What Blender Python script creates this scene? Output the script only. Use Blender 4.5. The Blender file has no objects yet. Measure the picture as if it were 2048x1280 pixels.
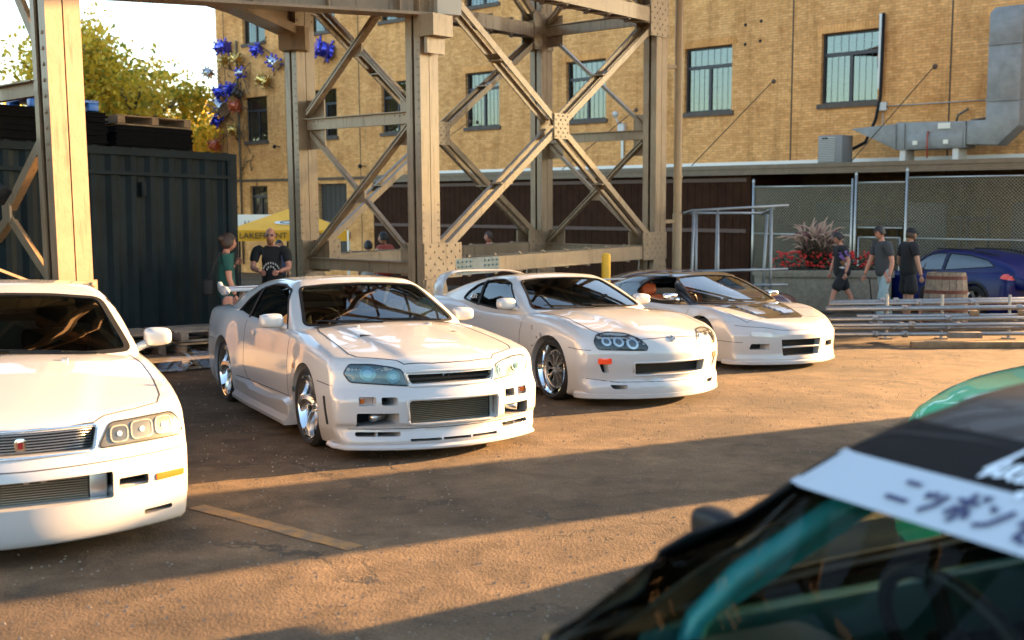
import bpy, bmesh, math, random
import numpy as np
from mathutils import Vector, Matrix, Euler
from mathutils.bvhtree import BVHTree
from mathutils.geometry import delaunay_2d_cdt
random.seed(7)
RNG = np.random.default_rng(7)
R = math.radians
sc = bpy.context.scene
col = sc.collection
# ---------------------------------------------------------------- frames
# LOT frame: the parking lot is the plane z = 0.  It falls away from the viewer by two degrees, so
# everything standing on the lot is turned by TILT at the end; the bridge and the brick building are plumb.
CAMH = 1.696
CAM_LOT = Matrix.Translation((0, 0, CAMH)) @ Euler((R(90) - 0.0791, 0, 0)).to_matrix().to_4x4()
CAM_W = Matrix.Translation((0, 0, CAMH)) @ Euler((R(90) - 0.1132, 0, 0)).to_matrix().to_4x4() @ Matrix.Rotation(-0.006, 4, 'Z')
TILT = CAM_W @ CAM_LOT.inverted()
cam = bpy.data.cameras.new('camera'); cam.lens = 37.88; cam.sensor_width = 36
cam.clip_end = 3000; cam.clip_start = 0.05
cam.dof.use_dof = True; cam.dof.focus_distance = 9.3; cam.dof.aperture_fstop = 2.2
co = bpy.data.objects.new('camera', cam); col.objects.link(co); co.matrix_world = CAM_W
sc.camera = co
# ---------------------------------------------------------------- light
SUN_DIR = Vector((0.885, 0.466, math.tan(R(10.3)))).normalized()      # towards the sun
sun = bpy.data.lights.new('sun', 'SUN'); sun.energy = 4.4; sun.angle = R(0.55); sun.color = (1.0, 0.565, 0.235)
so = bpy.data.objects.new('sun', sun); col.objects.link(so)
so.rotation_euler = SUN_DIR.to_track_quat('Z', 'Y').to_euler(); so.location = (30, 15, 20)
w = bpy.data.worlds.new('World'); sc.world = w; w.use_nodes = True
nt = w.node_tree; bg = nt.nodes['Background']
sky = nt.nodes.new('ShaderNodeTexSky'); sky.sky_type = 'NISHITA'; sky.sun_disc = False
sky.sun_elevation = math.asin(SUN_DIR.z); sky.sun_rotation = math.atan2(SUN_DIR.x, SUN_DIR.y)
sky.air_density = 1.0; sky.dust_density = 1.3; sky.ozone_density = 1.0
nt.links.new(sky.outputs[0], bg.inputs[0]); bg.inputs[1].default_value = 0.066
vs = sc.view_settings; vs.view_transform = 'Standard'; vs.look = 'None'; vs.exposure = 3.68; vs.gamma = 1
vs.use_curve_mapping = False
sc.cycles.max_bounces = 8; sc.cycles.transparent_max_bounces = 16; sc.cycles.glossy_bounces = 4
sc.cycles.diffuse_bounces = 4; sc.cycles.caustics_reflective = False; sc.cycles.caustics_refractive = False
sc.cycles.sample_clamp_indirect = 6
sc.cycles.use_denoising = True
# ---------------------------------------------------------------- materials
MATS = {}
def mat(name, c=(.5, .5, .5), rough=.6, metal=0, coat=0, noise=0, nscale=8, bump=0, bscale=40, c2=None, emit=None, spec=.5, sheen=0, trans=0):
    if name in MATS: return MATS[name]
    m = bpy.data.materials.new(name); m.use_nodes = True; MATS[name] = m
    t = m.node_tree; b = t.nodes['Principled BSDF']
    b.inputs['Base Color'].default_value = (*c, 1); b.inputs['Roughness'].default_value = rough
    b.inputs['Metallic'].default_value = metal; b.inputs['Coat Weight'].default_value = coat
    b.inputs['Coat Roughness'].default_value = .04
    b.inputs['Specular IOR Level'].default_value = spec
    if emit: b.inputs['Emission Color'].default_value = (*emit[0], 1); b.inputs['Emission Strength'].default_value = emit[1]
    if noise or c2:
        tc = t.nodes.new('ShaderNodeTexCoord'); n = t.nodes.new('ShaderNodeTexNoise')
        n.inputs['Scale'].default_value = nscale; n.inputs['Detail'].default_value = 6; n.inputs['Roughness'].default_value = .65
        t.links.new(tc.outputs['Object'], n.inputs['Vector'])
        mx = t.nodes.new('ShaderNodeMix'); mx.data_type = 'RGBA'
        c2 = c2 or tuple(v * (1 - noise) for v in c)
        mx.inputs[6].default_value = (*c, 1); mx.inputs[7].default_value = (*c2, 1)
        r = t.nodes.new('ShaderNodeMapRange'); r.inputs[1].default_value = .35; r.inputs[2].default_value = .65
        t.links.new(n.outputs[0], r.inputs[0]); t.links.new(r.outputs[0], mx.inputs[0])
        t.links.new(mx.outputs[2], b.inputs['Base Color'])
    if bump:
        tc = t.nodes.new('ShaderNodeTexCoord'); n = t.nodes.new('ShaderNodeTexNoise'); n.inputs['Scale'].default_value = bscale
        n.inputs['Detail'].default_value = 5
        bm_ = t.nodes.new('ShaderNodeBump'); bm_.inputs['Strength'].default_value = bump; bm_.inputs['Distance'].default_value = .02
        t.links.new(tc.outputs['Object'], n.inputs['Vector']); t.links.new(n.outputs[0], bm_.inputs['Height'])
        t.links.new(bm_.outputs[0], b.inputs['Normal'])
    return m
def glass_mat(name, tint, refl=1.0, rough=0.0, ior=1.9):
    if name in MATS: return MATS[name]
    m = bpy.data.materials.new(name); m.use_nodes = True; MATS[name] = m
    t = m.node_tree; t.nodes.clear()
    o = t.nodes.new('ShaderNodeOutputMaterial'); mx = t.nodes.new('ShaderNodeMixShader')
    tr = t.nodes.new('ShaderNodeBsdfTransparent'); tr.inputs[0].default_value = (*tint, 1)
    g = t.nodes.new('ShaderNodeBsdfGlossy'); g.inputs['Roughness'].default_value = rough; g.inputs[0].default_value = (refl, refl, refl, 1)
    f = t.nodes.new('ShaderNodeFresnel'); f.inputs[0].default_value = ior
    ge = t.nodes.new('ShaderNodeNewGeometry'); sb = t.nodes.new('ShaderNodeMath'); sb.operation = 'SUBTRACT'; sb.inputs[0].default_value = 1; ml = t.nodes.new('ShaderNodeMath'); ml.operation = 'MULTIPLY'
    t.links.new(ge.outputs['Backfacing'], sb.inputs[1]); t.links.new(f.outputs[0], ml.inputs[0]); t.links.new(sb.outputs[0], ml.inputs[1])
    t.links.new(ml.outputs[0], mx.inputs[0]); t.links.new(tr.outputs[0], mx.inputs[1]); t.links.new(g.outputs[0], mx.inputs[2])
    t.links.new(mx.outputs[0], o.inputs[0]); return m
# ---------------------------------------------------------------- object helpers
PLUMB = set()                                    # names of top-level objects already plumb (world frame)
def tag(o, label=None, cat=None, group=None, kind=None, plumb=False):
    if label: o['label'] = label
    if cat: o['category'] = cat
    if group: o['group'] = group
    if kind: o['kind'] = kind
    if plumb: PLUMB.add(o.name)
    return o
def thing(name, label, cat, loc=(0, 0, 0), rz=0, group=None, plumb=False):
    o = bpy.data.objects.new(name, None); col.objects.link(o); o.empty_display_size = .2
    o.location = loc; o.rotation_euler = (0, 0, rz); return tag(o, label, cat, group, plumb=plumb)
def link(name, me, m, parent=None, smooth=False, ang=None):
    if not isinstance(m, (list, tuple)): m = [m]
    for k in m:
        if k: me.materials.append(k)
    if smooth:
        me.shade_smooth()
        if ang: me.set_sharp_from_angle(angle=R(ang))
    o = bpy.data.objects.new(name, me); col.objects.link(o)
    if parent: o.parent = parent
    return o
def me_from(V, F):
    me = bpy.data.meshes.new('mesh'); me.from_pydata([tuple(v) for v in V], [], [tuple(f) for f in F]); me.update(); return me
class MB:
    def __init__(s): s.v = []; s.f = []; s.mi = []
    def add(s, V, F, mi=0):
        n = len(s.v); s.v += [tuple(map(float, v)) for v in V]; s.f += [tuple(int(i) + n for i in f) for f in F]; s.mi += [mi] * len(F); return s
    def box(s, c, d, rz=0, M=None, mi=0):
        x, y, z = [k / 2 for k in d]
        V = [Vector(q) for q in ((-x,-y,-z),(x,-y,-z),(x,y,-z),(-x,y,-z),(-x,-y,z),(x,-y,z),(x,y,z),(-x,y,z))]
        Rm = Matrix.Rotation(rz, 3, 'Z')
        V = [Rm @ v + Vector(c) for v in V]
        if M: V = [M @ v for v in V]
        return s.add(V, ((0,3,2,1),(4,5,6,7),(0,1,5,4),(1,2,6,5),(2,3,7,6),(3,0,4,7)), mi)
    def bar(s, a, b, w, h, up=(0, 0, 1), mi=0):                        # w along side, h along up
        a, b = Vector(a), Vector(b); d = (b - a).normalized(); up = Vector(up)
        sd = d.cross(up)
        if sd.length < 1e-4: sd = d.cross(Vector((1, 0, 0)))
        sd.normalize(); u = sd.cross(d).normalized(); V = []
        for p in (a, b):
            for i, j in ((-1,-1),(1,-1),(1,1),(-1,1)): V.append(p + sd * i * w / 2 + u * j * h / 2)
        return s.add(V, ((0,1,2,3),(7,6,5,4),(0,4,5,1),(1,5,6,2),(2,6,7,3),(3,7,4,0)), mi)
    def tube(s, pts, r, n=8, mi=0, cap=True):
        pts = [Vector(p) for p in pts]; rs = r if hasattr(r, '__len__') else [r] * len(pts)
        V = []; F = []; prev = None
        for i, p in enumerate(pts):
            d = (pts[min(i+1, len(pts)-1)] - pts[max(i-1, 0)]).normalized()
            if prev is None:
                a = d.cross(Vector((0, 0, 1)));
                if a.length < 1e-3: a = d.cross(Vector((1, 0, 0)))
            else: a = prev - d * prev.dot(d)
            a.normalize(); prev = a; b = d.cross(a)
            for k in range(n):
                t = 2 * math.pi * k / n; V.append(p + (a * math.cos(t) + b * math.sin(t)) * rs[i])
        for i in range(len(pts) - 1):
            for k in range(n):
                F.append((i*n+k, i*n+(k+1) % n, (i+1)*n+(k+1) % n, (i+1)*n+k))
        if cap: F.append(tuple(range(n))[::-1]); F.append(tuple((len(pts)-1)*n + k for k in range(n)))
        return s.add(V, F, mi)
    def lathe(s, prof, n=32, M=None, mi=0, closed=False):               # prof (r, z) about z
        V = []; F = []; m = len(prof)
        for k in range(n):
            t = 2 * math.pi * k / n
            for r, z in prof: V.append(Vector((r * math.cos(t), r * math.sin(t), z)))
        for k in range(n):
            k2 = (k + 1) % n
            for i in range(m if closed else m - 1): F.append((k*m+i, k2*m+i, k2*m+(i+1) % m, k*m+(i+1) % m))
        if M: V = [M @ v for v in V]
        return s.add(V, F, mi)
    def prism(s, poly, z0, z1, M=None, mi=0):                           # poly in xy, extruded along z
        n = len(poly); V = [Vector((x, y, z0)) for x, y in poly] + [Vector((x, y, z1)) for x, y in poly]
        if M: V = [M @ v for v in V]
        F = [tuple(range(n))[::-1], tuple(range(n, 2*n))] + [(i, (i+1) % n, n+(i+1) % n, n+i) for i in range(n)]
        return s.add(V, F, mi)
    def sphere(s, c, r, n=8, m=5, sc_=(1, 1, 1), mi=0, half=None):
        V = []; F = []; c = Vector(c)
        for i in range(m + 1):
            ph = math.pi * i / m
            for k in range(n):
                t = 2 * math.pi * k / n
                V.append(c + Vector((math.sin(ph)*math.cos(t)*r*sc_[0], math.sin(ph)*math.sin(t)*r*sc_[1], math.cos(ph)*r*sc_[2])))
        for i in range(m):
            for k in range(n): F.append((i*n+k, (i+1)*n+k, (i+1)*n+(k+1) % n, i*n+(k+1) % n))
        return s.add(V, F, mi)
    def me(s):
        me = me_from(s.v, s.f)
        if any(s.mi): me.polygons.foreach_set('material_index', s.mi)
        return me
    def build(s, name, m, parent=None, smooth=False, ang=None, bevel=0):
        o = link(name, s.me(), m, parent, smooth, ang)
        if bevel: bevel_now(o, bevel)
        return o
def apply_mods(o):
    dg = bpy.context.evaluated_depsgraph_get(); dg.update()
    me = bpy.data.meshes.new_from_object(o.evaluated_get(dg), preserve_all_data_layers=True, depsgraph=dg)
    o.modifiers.clear(); old = o.data; o.data = me
    return o
def bevel_now(o, w, seg=2):
    b = o.modifiers.new('bevel', 'BEVEL'); b.width = w; b.segments = seg; b.limit_method = 'ANGLE'; b.angle_limit = R(35)
    apply_mods(o); o.data.shade_smooth(); o.data.set_sharp_from_angle(angle=R(40)); return o
def boolean(o, cutter_me, op='DIFFERENCE'):
    bm = bmesh.new(); bm.from_mesh(cutter_me); bmesh.ops.recalc_face_normals(bm, faces=bm.faces); bm.to_mesh(cutter_me); bm.free()
    c = bpy.data.objects.new('cut', cutter_me); col.objects.link(c); c.parent = o.parent
    bpy.context.view_layer.update()
    m = o.modifiers.new('b', 'BOOLEAN'); m.operation = op; m.solver = 'MANIFOLD'; m.object = c
    n0 = len(o.data.vertices); apply_mods(o)
    if len(o.data.vertices) == n0:
        m = o.modifiers.new('b', 'BOOLEAN'); m.operation = op; m.solver = 'EXACT'; m.object = c; apply_mods(o); print('exact', o.name, n0, len(o.data.vertices))
    if len(o.data.vertices) == 0: print('BOOLEAN EMPTY', o.name)
    bpy.data.objects.remove(c); return o
def roundpoly(poly, r, seg=4):
    out = []; n = len(poly)
    for i in range(n):
        p0, p, p1 = [Vector(poly[j % n]) for j in (i-1, i, i+1)]
        a = (p0 - p); b = (p1 - p); rr = min(r, a.length * .45, b.length * .45)
        A = p + a.normalized() * rr; B = p + b.normalized() * rr
        for k in range(seg + 1):
            t = k / seg; out.append(tuple((1-t)**2 * A + 2*t*(1-t) * p + t*t * B))
    return out
def copy_tree(o, parent=None):
    c = o.copy(); col.objects.link(c); c.parent = parent
    if parent is None: pass
    for ch in list(o.children): copy_tree(ch, c)
    return c
# ================================================================ cars: an analytic body surface, meshed and then cut
def smax(a, b, k):
    h = np.maximum(k - np.abs(a - b), 0) / k
    return np.maximum(a, b) + h * h * k * .25
class Sp:                                                              # monotone cubic through points
    def __init__(s, *pts):
        p = sorted(pts); s.x = np.array([q[0] for q in p], float); s.y = np.array([q[1] for q in p], float)
        h = np.diff(s.x); d = np.diff(s.y) / h; m = np.zeros_like(s.x)
        for i in range(1, len(s.x) - 1):
            if d[i-1] * d[i] > 0: w1 = 2*h[i]+h[i-1]; w2 = h[i]+2*h[i-1]; m[i] = (w1+w2) / (w1/d[i-1] + w2/d[i])
        m[0] = d[0]; m[-1] = d[-1]; s.m = m; s.h = h
    def __call__(s, x):
        x = np.clip(x, s.x[0], s.x[-1]); i = np.clip(np.searchsorted(s.x, x) - 1, 0, len(s.h) - 1)
        t = (x - s.x[i]) / s.h[i]; h = s.h[i]
        return (2*t**3-3*t**2+1)*s.y[i] + (t**3-2*t**2+t)*h*s.m[i] + (-2*t**3+3*t**2)*s.y[i+1] + (t**3-t**2)*h*s.m[i+1]
def implicit_mesh(f, lo, hi, n, core, ysq=.55):
    """closed box-grid mesh of f(x,y,z)=0; rays run from a core segment (x0,x1,z) outwards"""
    nx, ny, nz = n; idx = {}; V = []; F = []
    def vid(i, j, k):
        key = (i, j, k)
        if key not in idx:
            idx[key] = len(V)
            V.append((lo[0] + (hi[0]-lo[0])*i/nx, lo[1] + (hi[1]-lo[1])*j/ny, lo[2] + (hi[2]-lo[2])*k/nz))
        return idx[key]
    for i in range(nx):
        for j in range(ny):
            F.append((vid(i,j,0), vid(i,j+1,0), vid(i+1,j+1,0), vid(i+1,j,0)))
            F.append((vid(i,j,nz), vid(i+1,j,nz), vid(i+1,j+1,nz), vid(i,j+1,nz)))
    for i in range(nx):
        for k in range(nz):
            F.append((vid(i,0,k), vid(i+1,0,k), vid(i+1,0,k+1), vid(i,0,k+1)))
            F.append((vid(i,ny,k), vid(i,ny,k+1), vid(i+1,ny,k+1), vid(i+1,ny,k)))
    for j in range(ny):
        for k in range(nz):
            F.append((vid(0,j,k), vid(0,j,k+1), vid(0,j+1,k+1), vid(0,j+1,k)))
            F.append((vid(nx,j,k), vid(nx,j+1,k), vid(nx,j+1,k+1), vid(nx,j,k+1)))
    Q = np.array(V)
    # origins: relax with arc-like mapping so quads stay even round the corners
    O = np.stack([np.clip(Q[:, 0], core[0], core[1]), Q[:, 1] * ysq, np.full(len(Q), core[2])], 1)
    D = Q - O; lo_t = np.zeros(len(Q)); hi_t = np.ones(len(Q)) * 1.6
    for _ in range(34):
        mid = (lo_t + hi_t) / 2; P = O + D * mid[:, None]
        ins = f(P[:, 0], P[:, 1], P[:, 2]) < 0
        lo_t = np.where(ins, mid, lo_t); hi_t = np.where(ins, hi_t, mid)
    P = O + D * lo_t[:, None]
    return P, F
class Car:
    def __init__(s, name, label, cat, pose, wb):
        s.root = thing(name, label, cat, (pose[0], pose[1], 0), pose[2]); s.wb = wb; s.cut = {}
    def shell(s, f, lo, hi, n, core, ysq=.55):
        P, F = implicit_mesh(f, lo, hi, n, core, ysq); me = me_from(P, F)
        return me, BVHTree.FromPolygons([Vector(p) for p in P], F)
    # --- projection on to a surface
    def cast(s, bvh, a, b, ax):
        if ax == 'F': o, d = Vector((4, a, b)), Vector((-1, 0, 0))
        elif ax == 'B': o, d = Vector((-9, a, b)), Vector((1, 0, 0))
        elif ax == 'R': o, d = Vector((a, -3, b)), Vector((0, 1, 0))
        elif ax == 'L': o, d = Vector((a, 3, b)), Vector((0, -1, 0))
        else: o, d = Vector((a, b, 4)), Vector((0, 0, -1))
        loc, nor, i, dist = bvh.ray_cast(o, d)
        if loc is None:
            loc, nor, i, dist = bvh.find_nearest(o + d * (3.4 if ax in 'FB' else 2.2 if ax in 'RL' else 3.2))
        if nor.dot(d) > 0: nor = -nor
        return loc, nor
    def patch(s, name, bvh, poly, ax, m, off=.002, th=.004, res=.04, parent=None, smooth=True, bulge=0):
        n = len(poly); pts = []
        for i in range(n):
            a, b = Vector(poly[i]), Vector(poly[(i+1) % n]); k = max(1, int((b-a).length / res))
            pts += [a.lerp(b, t / k) for t in range(k)]
        nb = len(pts); xs = [p.x for p in pts]; ys = [p.y for p in pts]
        def inside(x, y):
            c = False; j = nb - 1
            for i in range(nb):
                if (pts[i].y > y) != (pts[j].y > y) and x < (pts[j].x-pts[i].x)*(y-pts[i].y)/(pts[j].y-pts[i].y)+pts[i].x: c = not c
                j = i
            return c
        inner = []
        x = min(xs) + res/2
        while x < max(xs):
            y = min(ys) + res/2
            while y < max(ys):
                if inside(x, y) and min((Vector((x, y))-p).length for p in pts) > res*.45: inner.append(Vector((x, y)))
                y += res
            x += res
        V2, E, F, *_ = delaunay_2d_cdt(pts + inner, [(i, (i+1) % nb) for i in range(nb)], [], 1, 1e-5)
        top = []; bot = []
        for v in V2:
            loc, nor = s.cast(bvh, v.x, v.y, ax); e = 0
            if bulge:
                dm = min((v-p).length for p in pts); e = bulge * (1 - math.exp(-dm / (res*1.2)))
            top.append(loc + nor * (off + e)); bot.append(loc + nor * (off - th))
        V = top + bot; N = len(V2); FF = []
        ref = s.cast(bvh, V2[0].x, V2[0].y, ax)[1]
        for fc in F:
            a, b, c = [top[i] for i in fc[:3]]
            fc = list(fc)
            if (b-a).cross(c-a).dot(ref) < 0: fc = fc[::-1]
            FF.append(tuple(fc)); FF.append(tuple(i + N for i in fc[::-1]))
        eb = {}
        for fc in [f for f in FF[::2]]:
            for i in range(len(fc)):
                e = (fc[i], fc[(i+1) % len(fc)]); eb[e] = 1
        for (a, b) in list(eb):
            if (b, a) not in eb: FF.append((b, a, a+N, b+N))
        return link(name, me_from(V, FF), m, parent or s.root, smooth, 35)
    def ribbon(s, name, bvh, path, ax, m, w=.007, off=.0012, parent=None, res=.03, th=0):
        mb = MB(); paths = path if isinstance(path[0][0], (list, tuple)) else [path]
        for path in paths:
            pts = []
            for a, b in zip(path[:-1], path[1:]):
                a, b = Vector(a), Vector(b); k = max(1, int((b-a).length / res)); pts += [a.lerp(b, t/k) for t in range(k)]
            pts.append(Vector(path[-1])); L = [s.cast(bvh, p.x, p.y, ax) for p in pts]; V = []; F = []
            for i, (loc, nor) in enumerate(L):
                t = (L[min(i+1, len(L)-1)][0] - L[max(i-1, 0)][0]).normalized(); sd = nor.cross(t).normalized() * w/2
                V += [loc + nor*off - sd, loc + nor*off + sd, loc - nor*.004 - sd, loc - nor*.004 + sd]
            for i in range(len(L) - 1):
                a = i*4; F += [(a, a+1, a+5, a+4), (a+1, a+3, a+7, a+5), (a+2, a, a+4, a+6)]
            mb.add(V, F)
        return mb.build(name, m, parent or s.root)
    def rail(s, name, bvh, path, ax, m, r=.01, off=.0, parent=None, res=.04, n=6):
        pts = []
        for a, b in zip(path[:-1], path[1:]):
            a, b = Vector(a), Vector(b); k = max(1, int((b-a).length / res)); pts += [a.lerp(b, t/k) for t in range(k)]
        pts.append(Vector(path[-1])); L = [s.cast(bvh, p.x, p.y, ax) for p in pts]
        return MB().tube([l + nn*off for l, nn in L], r, n).build(name, m, parent or s.root, True)
def prism_cut(mb, poly, ax, d0, d1):
    """prism over poly along an axis: F -> poly(y,z) from x=d0..d1, S -> poly(x,z) from y=d0..d1, T -> poly(x,y) from z=d0..d1"""
    n = len(poly)
    mp = {'F': lambda a, b, d: (d, a, b), 'S': lambda a, b, d: (a, d, b), 'T': lambda a, b, d: (a, b, d)}[ax]
    V = [mp(a, b, d0) for a, b in poly] + [mp(a, b, d1) for a, b in poly]
    mb.add(V, [tuple(range(n))[::-1], tuple(range(n, 2*n))] + [(i, (i+1) % n, n+(i+1) % n, n+i) for i in range(n)])
def circ(cx, cz, r, n=40): return [(cx + r*math.cos(2*math.pi*k/n), cz + r*math.sin(2*math.pi*k/n)) for k in range(n)]
def mir(poly): return [(-a, b) for a, b in poly][::-1]
# paint and trim
def paint(name, c, metal=0, rough=.32, coat=1): return mat(name, c, rough, metal, coat)
WHITE = paint('white_paint', (.385, .385, .385)); BLACKP = paint('black_paint', (.004, .004, .005), rough=.25)
GAP = mat('panel_gap', (.003, .003, .003), .8); RUB = mat('black_rubber', (.006, .006, .006), .6, spec=.25)
TYRE = mat('tyre_rubber', (.010, .0095, .009), .8, noise=.3, nscale=30); PLAS = mat('black_plastic', (.009, .009, .010), .5, spec=.3)
CHROME = mat('chrome', (.85, .85, .85), .06, 1); ALU = mat('polished_alloy', (.62, .61, .60), .26, 1)
ALUM = mat('satin_alloy', (.55, .55, .54), .35, 1); DARKM = mat('dark_metal', (.08, .08, .085), .45, .6)
INT = mat('interior_cloth', (.018, .0175, .018), .85, noise=.3); DISC = mat('brake_disc', (.10, .095, .09), .45, .8)
GLASS = glass_mat('window_glass', (.55, .58, .56)); GLASSC = glass_mat('clear_glass', (.8, .83, .82), ior=2.2); GLASSD = glass_mat('tinted_glass', (.22, .24, .24))
LENS = glass_mat('lamp_lens', (.86, .87, .86), .7, ior=1.5); AMBER = mat('amber_lens', (.45, .10, .015), .15, coat=1); REDL = mat('red_lens', (.8, .06, .015), .15, coat=1)
def wheel(car, x, side, r, rr, width, out, kind, m=None, rim_mat=None):
    """wheel > tyre, rim, spokes, brake disc; side -1 right, +1 left; out = y of the tyre's outer wall"""
    y0 = side * (out - width / 2)
    M = Matrix.Translation((x, y0, r)) @ Matrix.Rotation(R(90) * -side, 4, 'X')      # local z -> outwards
    root = bpy.data.objects.new('wheel', None); col.objects.link(root); root.parent = car.root; h = width / 2
    t = MB(); prof = [(rr, -h*.82), (rr+.02, -h*.95), ((r+rr)/2, -h), (r-.02, -h*.9), (r-.004, -h*.72)]
    for k in range(-3, 4):
        zc = k * h * .19
        prof += [(r, zc - h*.07), (r, zc + h*.055), (r-.006, zc + h*.06), (r-.006, zc + h*.115)]
    prof += [(r-.004, h*.72), (r-.02, h*.9), ((r+rr)/2, h), (rr+.02, h*.95), (rr, h*.82)]
    t.lathe(prof, 64, M).build('tyre', TYRE, root, True, 30)
    rm = rim_mat or CHROME
    q = MB().lathe([(rr+.001, -h*.8), (rr-.012, -h*.75), (rr-.03, -h*.3), (rr-.034, h*.4), (rr-.012, h*.74), (rr-.004, h*.88), (rr+.004, h*.90), (rr+.006, h*.80)], 64, M)
    q.build('rim', rm, root, True, 40)
    MB().lathe([(.001, -h*.1), (rr*.72, -h*.1), (rr*.72, -h*.25), (.001, -h*.25)], 40, M).build('brake_disc', DISC, root, True, 30)
    MB().lathe([(.001, -h*.8), (rr*.97, -h*.8), (rr*.97, -h*.75), (.001, -h*.75)], 24, M).build('inner_well', PLAS, root)
    sp = MB(); rim_in = rr - .02
    if kind == 'swirl5':
        for k in range(5):
            a0 = 2*math.pi*k/5 + .25; V = []; F = []; n = 9
            for i in range(n):
                tt = i/(n-1); rad = .035 + (rim_in-.03)*tt; a = a0 + .42*tt*tt*(-side); wd = .075 + .06*(tt-.35)**2*2 + (.035 if i == n-1 else 0)
                zt = h*(.30 + .42*tt); wa = wd/ max(rad, .07)
                for da, dz in ((-.5, -.03), (-.42, .006), (0, .022), (.42, .006), (.5, -.03)):
                    V.append(Vector((rad*math.cos(a+da*wa), rad*math.sin(a+da*wa), zt + dz)))
            for i in range(n-1):
                for j in range(4): F.append((i*5+j, (i+1)*5+j, (i+1)*5+j+1, i*5+j+1))
            sp.add([M @ v for v in V], F)
        sp.lathe([(.001, h*.42), (.03, h*.42), (.034, h*.36), (.075, h*.33), (.08, h*.1)], 24, M)
    elif kind == 'mesh':
        for k in range(10):
            a = 2*math.pi*k/10
            sp.bar(M @ Vector((.04*math.cos(a), .04*math.sin(a), h*.40)), M @ Vector((.135*math.cos(a), .135*math.sin(a), h*.38)), .020, .03, up=M.to_3x3() @ Vector((0, 0, 1)))
            for da in (-.15, .15):
                p0 = M @ Vector((.10*math.cos(a), .10*math.sin(a), h*.38)); p1 = M @ Vector(((rim_in-.045)*math.cos(a+da), (rim_in-.045)*math.sin(a+da), h*.40))
                sp.bar(p0, p1, .011, .026, up=M.to_3x3() @ Vector((0, 0, 1)))
        sp.lathe([(rim_in-.055, h*.3), (rim_in-.05, h*.44), (rim_in-.035, h*.45), (rim_in-.03, h*.3)], 48, M)
        sp.lathe([(.001, h*.40), (.035, h*.40), (.04, h*.34), (.062, h*.33), (.066, h*.1)], 24, M)
        for k in range(40):
            a = 2*math.pi*(k+.5)/40; sp.sphere(M @ Vector(((rim_in-.043)*math.cos(a), (rim_in-.043)*math.sin(a), h*.38)), .006, 6, 4)
    else:
        ns = {'five': 5, 'seven': 7, 'ten': 10}[kind]
        for k in range(ns):
            a = 2*math.pi*k/ns; wv = {5: .07, 7: .05, 10: .032}[ns]
            p0 = M @ Vector((.03*math.cos(a), .03*math.sin(a), h*.40)); p1 = M @ Vector((rim_in*math.cos(a), rim_in*math.sin(a), h*.62))
            sp.bar(p0, p1, wv, .03, up=M.to_3x3() @ Vector((0, 0, 1)))
        sp.lathe([(.001, h*.52), (.05, h*.50), (.075, h*.42), (.08, h*.1)], 24, M)
    for k in range(5):
        a = 2*math.pi*(k+.5)/5; sp.lathe([(.001, .03), (.009, .03), (.01, 0)], 6, M @ Matrix.Translation((.052*math.cos(a), .052*math.sin(a), h*.34)))
    sp.build('spokes', m or ALU, root, True, 40)
    return root
def seat(car, x, y, m, z=.42, parent=None, tall=.62, head=True, w=.46):
    s_ = bpy.data.objects.new('seat', None); col.objects.link(s_); s_.parent = car.root
    b = MB().box((x, y, z), (.5, w, .16)); o = b.build('seat_cushion', m, s_); bevel_now(o, .05, 3)
    M = Matrix.Translation((x-.26, y, z+.06)) @ Matrix.Rotation(R(-20), 4, 'Y')
    o = MB().box((0, 0, tall/2), (.14, w, tall), M=M).build('seat_back', m, s_); bevel_now(o, .05, 3)
    if head: o = MB().box((.02, 0, tall+.09), (.10, .26, .17), M=M).build('headrest', m, s_); bevel_now(o, .045, 3)
def steering(car, x, y, z, r=.18, m=None):
    M = Matrix.Translation((x, y, z)) @ Matrix.Rotation(R(-66), 4, 'Y')
    mb = MB(); mb.tube([M @ Vector((r*math.cos(t), r*math.sin(t), 0)) for t in np.linspace(0, 2*math.pi, 33)], .016, 8, cap=False)
    for a in (0, 2.5, -2.5): mb.bar(M @ Vector((0, 0, -.01)), M @ Vector((r*math.cos(a), r*math.sin(a), 0)), .04, .014, up=M.to_3x3() @ Vector((0, 0, 1)))
    mb.lathe([(.001, .02), (.05, .015), (.06, -.02)], 16, M); mb.tube([M @ Vector((0, 0, 0)), M @ Vector((0, 0, -.3))], .03, 8)
    mb.build('steering_wheel', m or PLAS, car.root, True, 40)
def mirror(car, x, y, z, m, side, w=.2, h=.13, d=.1, arm=True, yaw=0):
    """door mirror: rounded housing on a short arm, glass facing back"""
    root = bpy.data.objects.new('door_mirror', None); col.objects.link(root); root.parent = car.root
    mb = MB().box((0, 0, 0), (d, w, h)); me = mb.me(); V = me.vertices
    o = link('housing', me, m, root); md = o.modifiers.new('s', 'SUBSURF'); md.levels = 3; md.render_levels = 3
    bm = bmesh.new(); bm.from_mesh(me)
    bmesh.ops.subdivide_edges(bm, edges=bm.edges, cuts=1, use_grid_fill=True)
    for v in bm.verts:
        if v.co.x > 0: v.co.y *= .86; v.co.z *= .84
        if v.co.y * side > w*.3 : v.co.z = v.co.z*.88 - .0
    bm.to_mesh(me); bm.free(); apply_mods(o); o.data.shade_smooth()
    M = Matrix.Translation((x, y, z)) @ Matrix.Rotation(yaw, 4, 'Z'); o.data.transform(M)
    g = MB().box((-d*.47, 0, 0), (.01, w*.82, h*.75), M=M).build('mirror_glass', CHROME, root)
    if arm: MB().tube([M @ Vector((0, -side*w*.35, -h*.30)), M @ Vector((.03, -side*(w*.5+.06), -h*.55)), M @ Vector((.04, -side*(w*.5+.11), -h*.55))], [.03, .027, .035], 10).build('mirror_arm', m, root, True)
    return root
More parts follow.
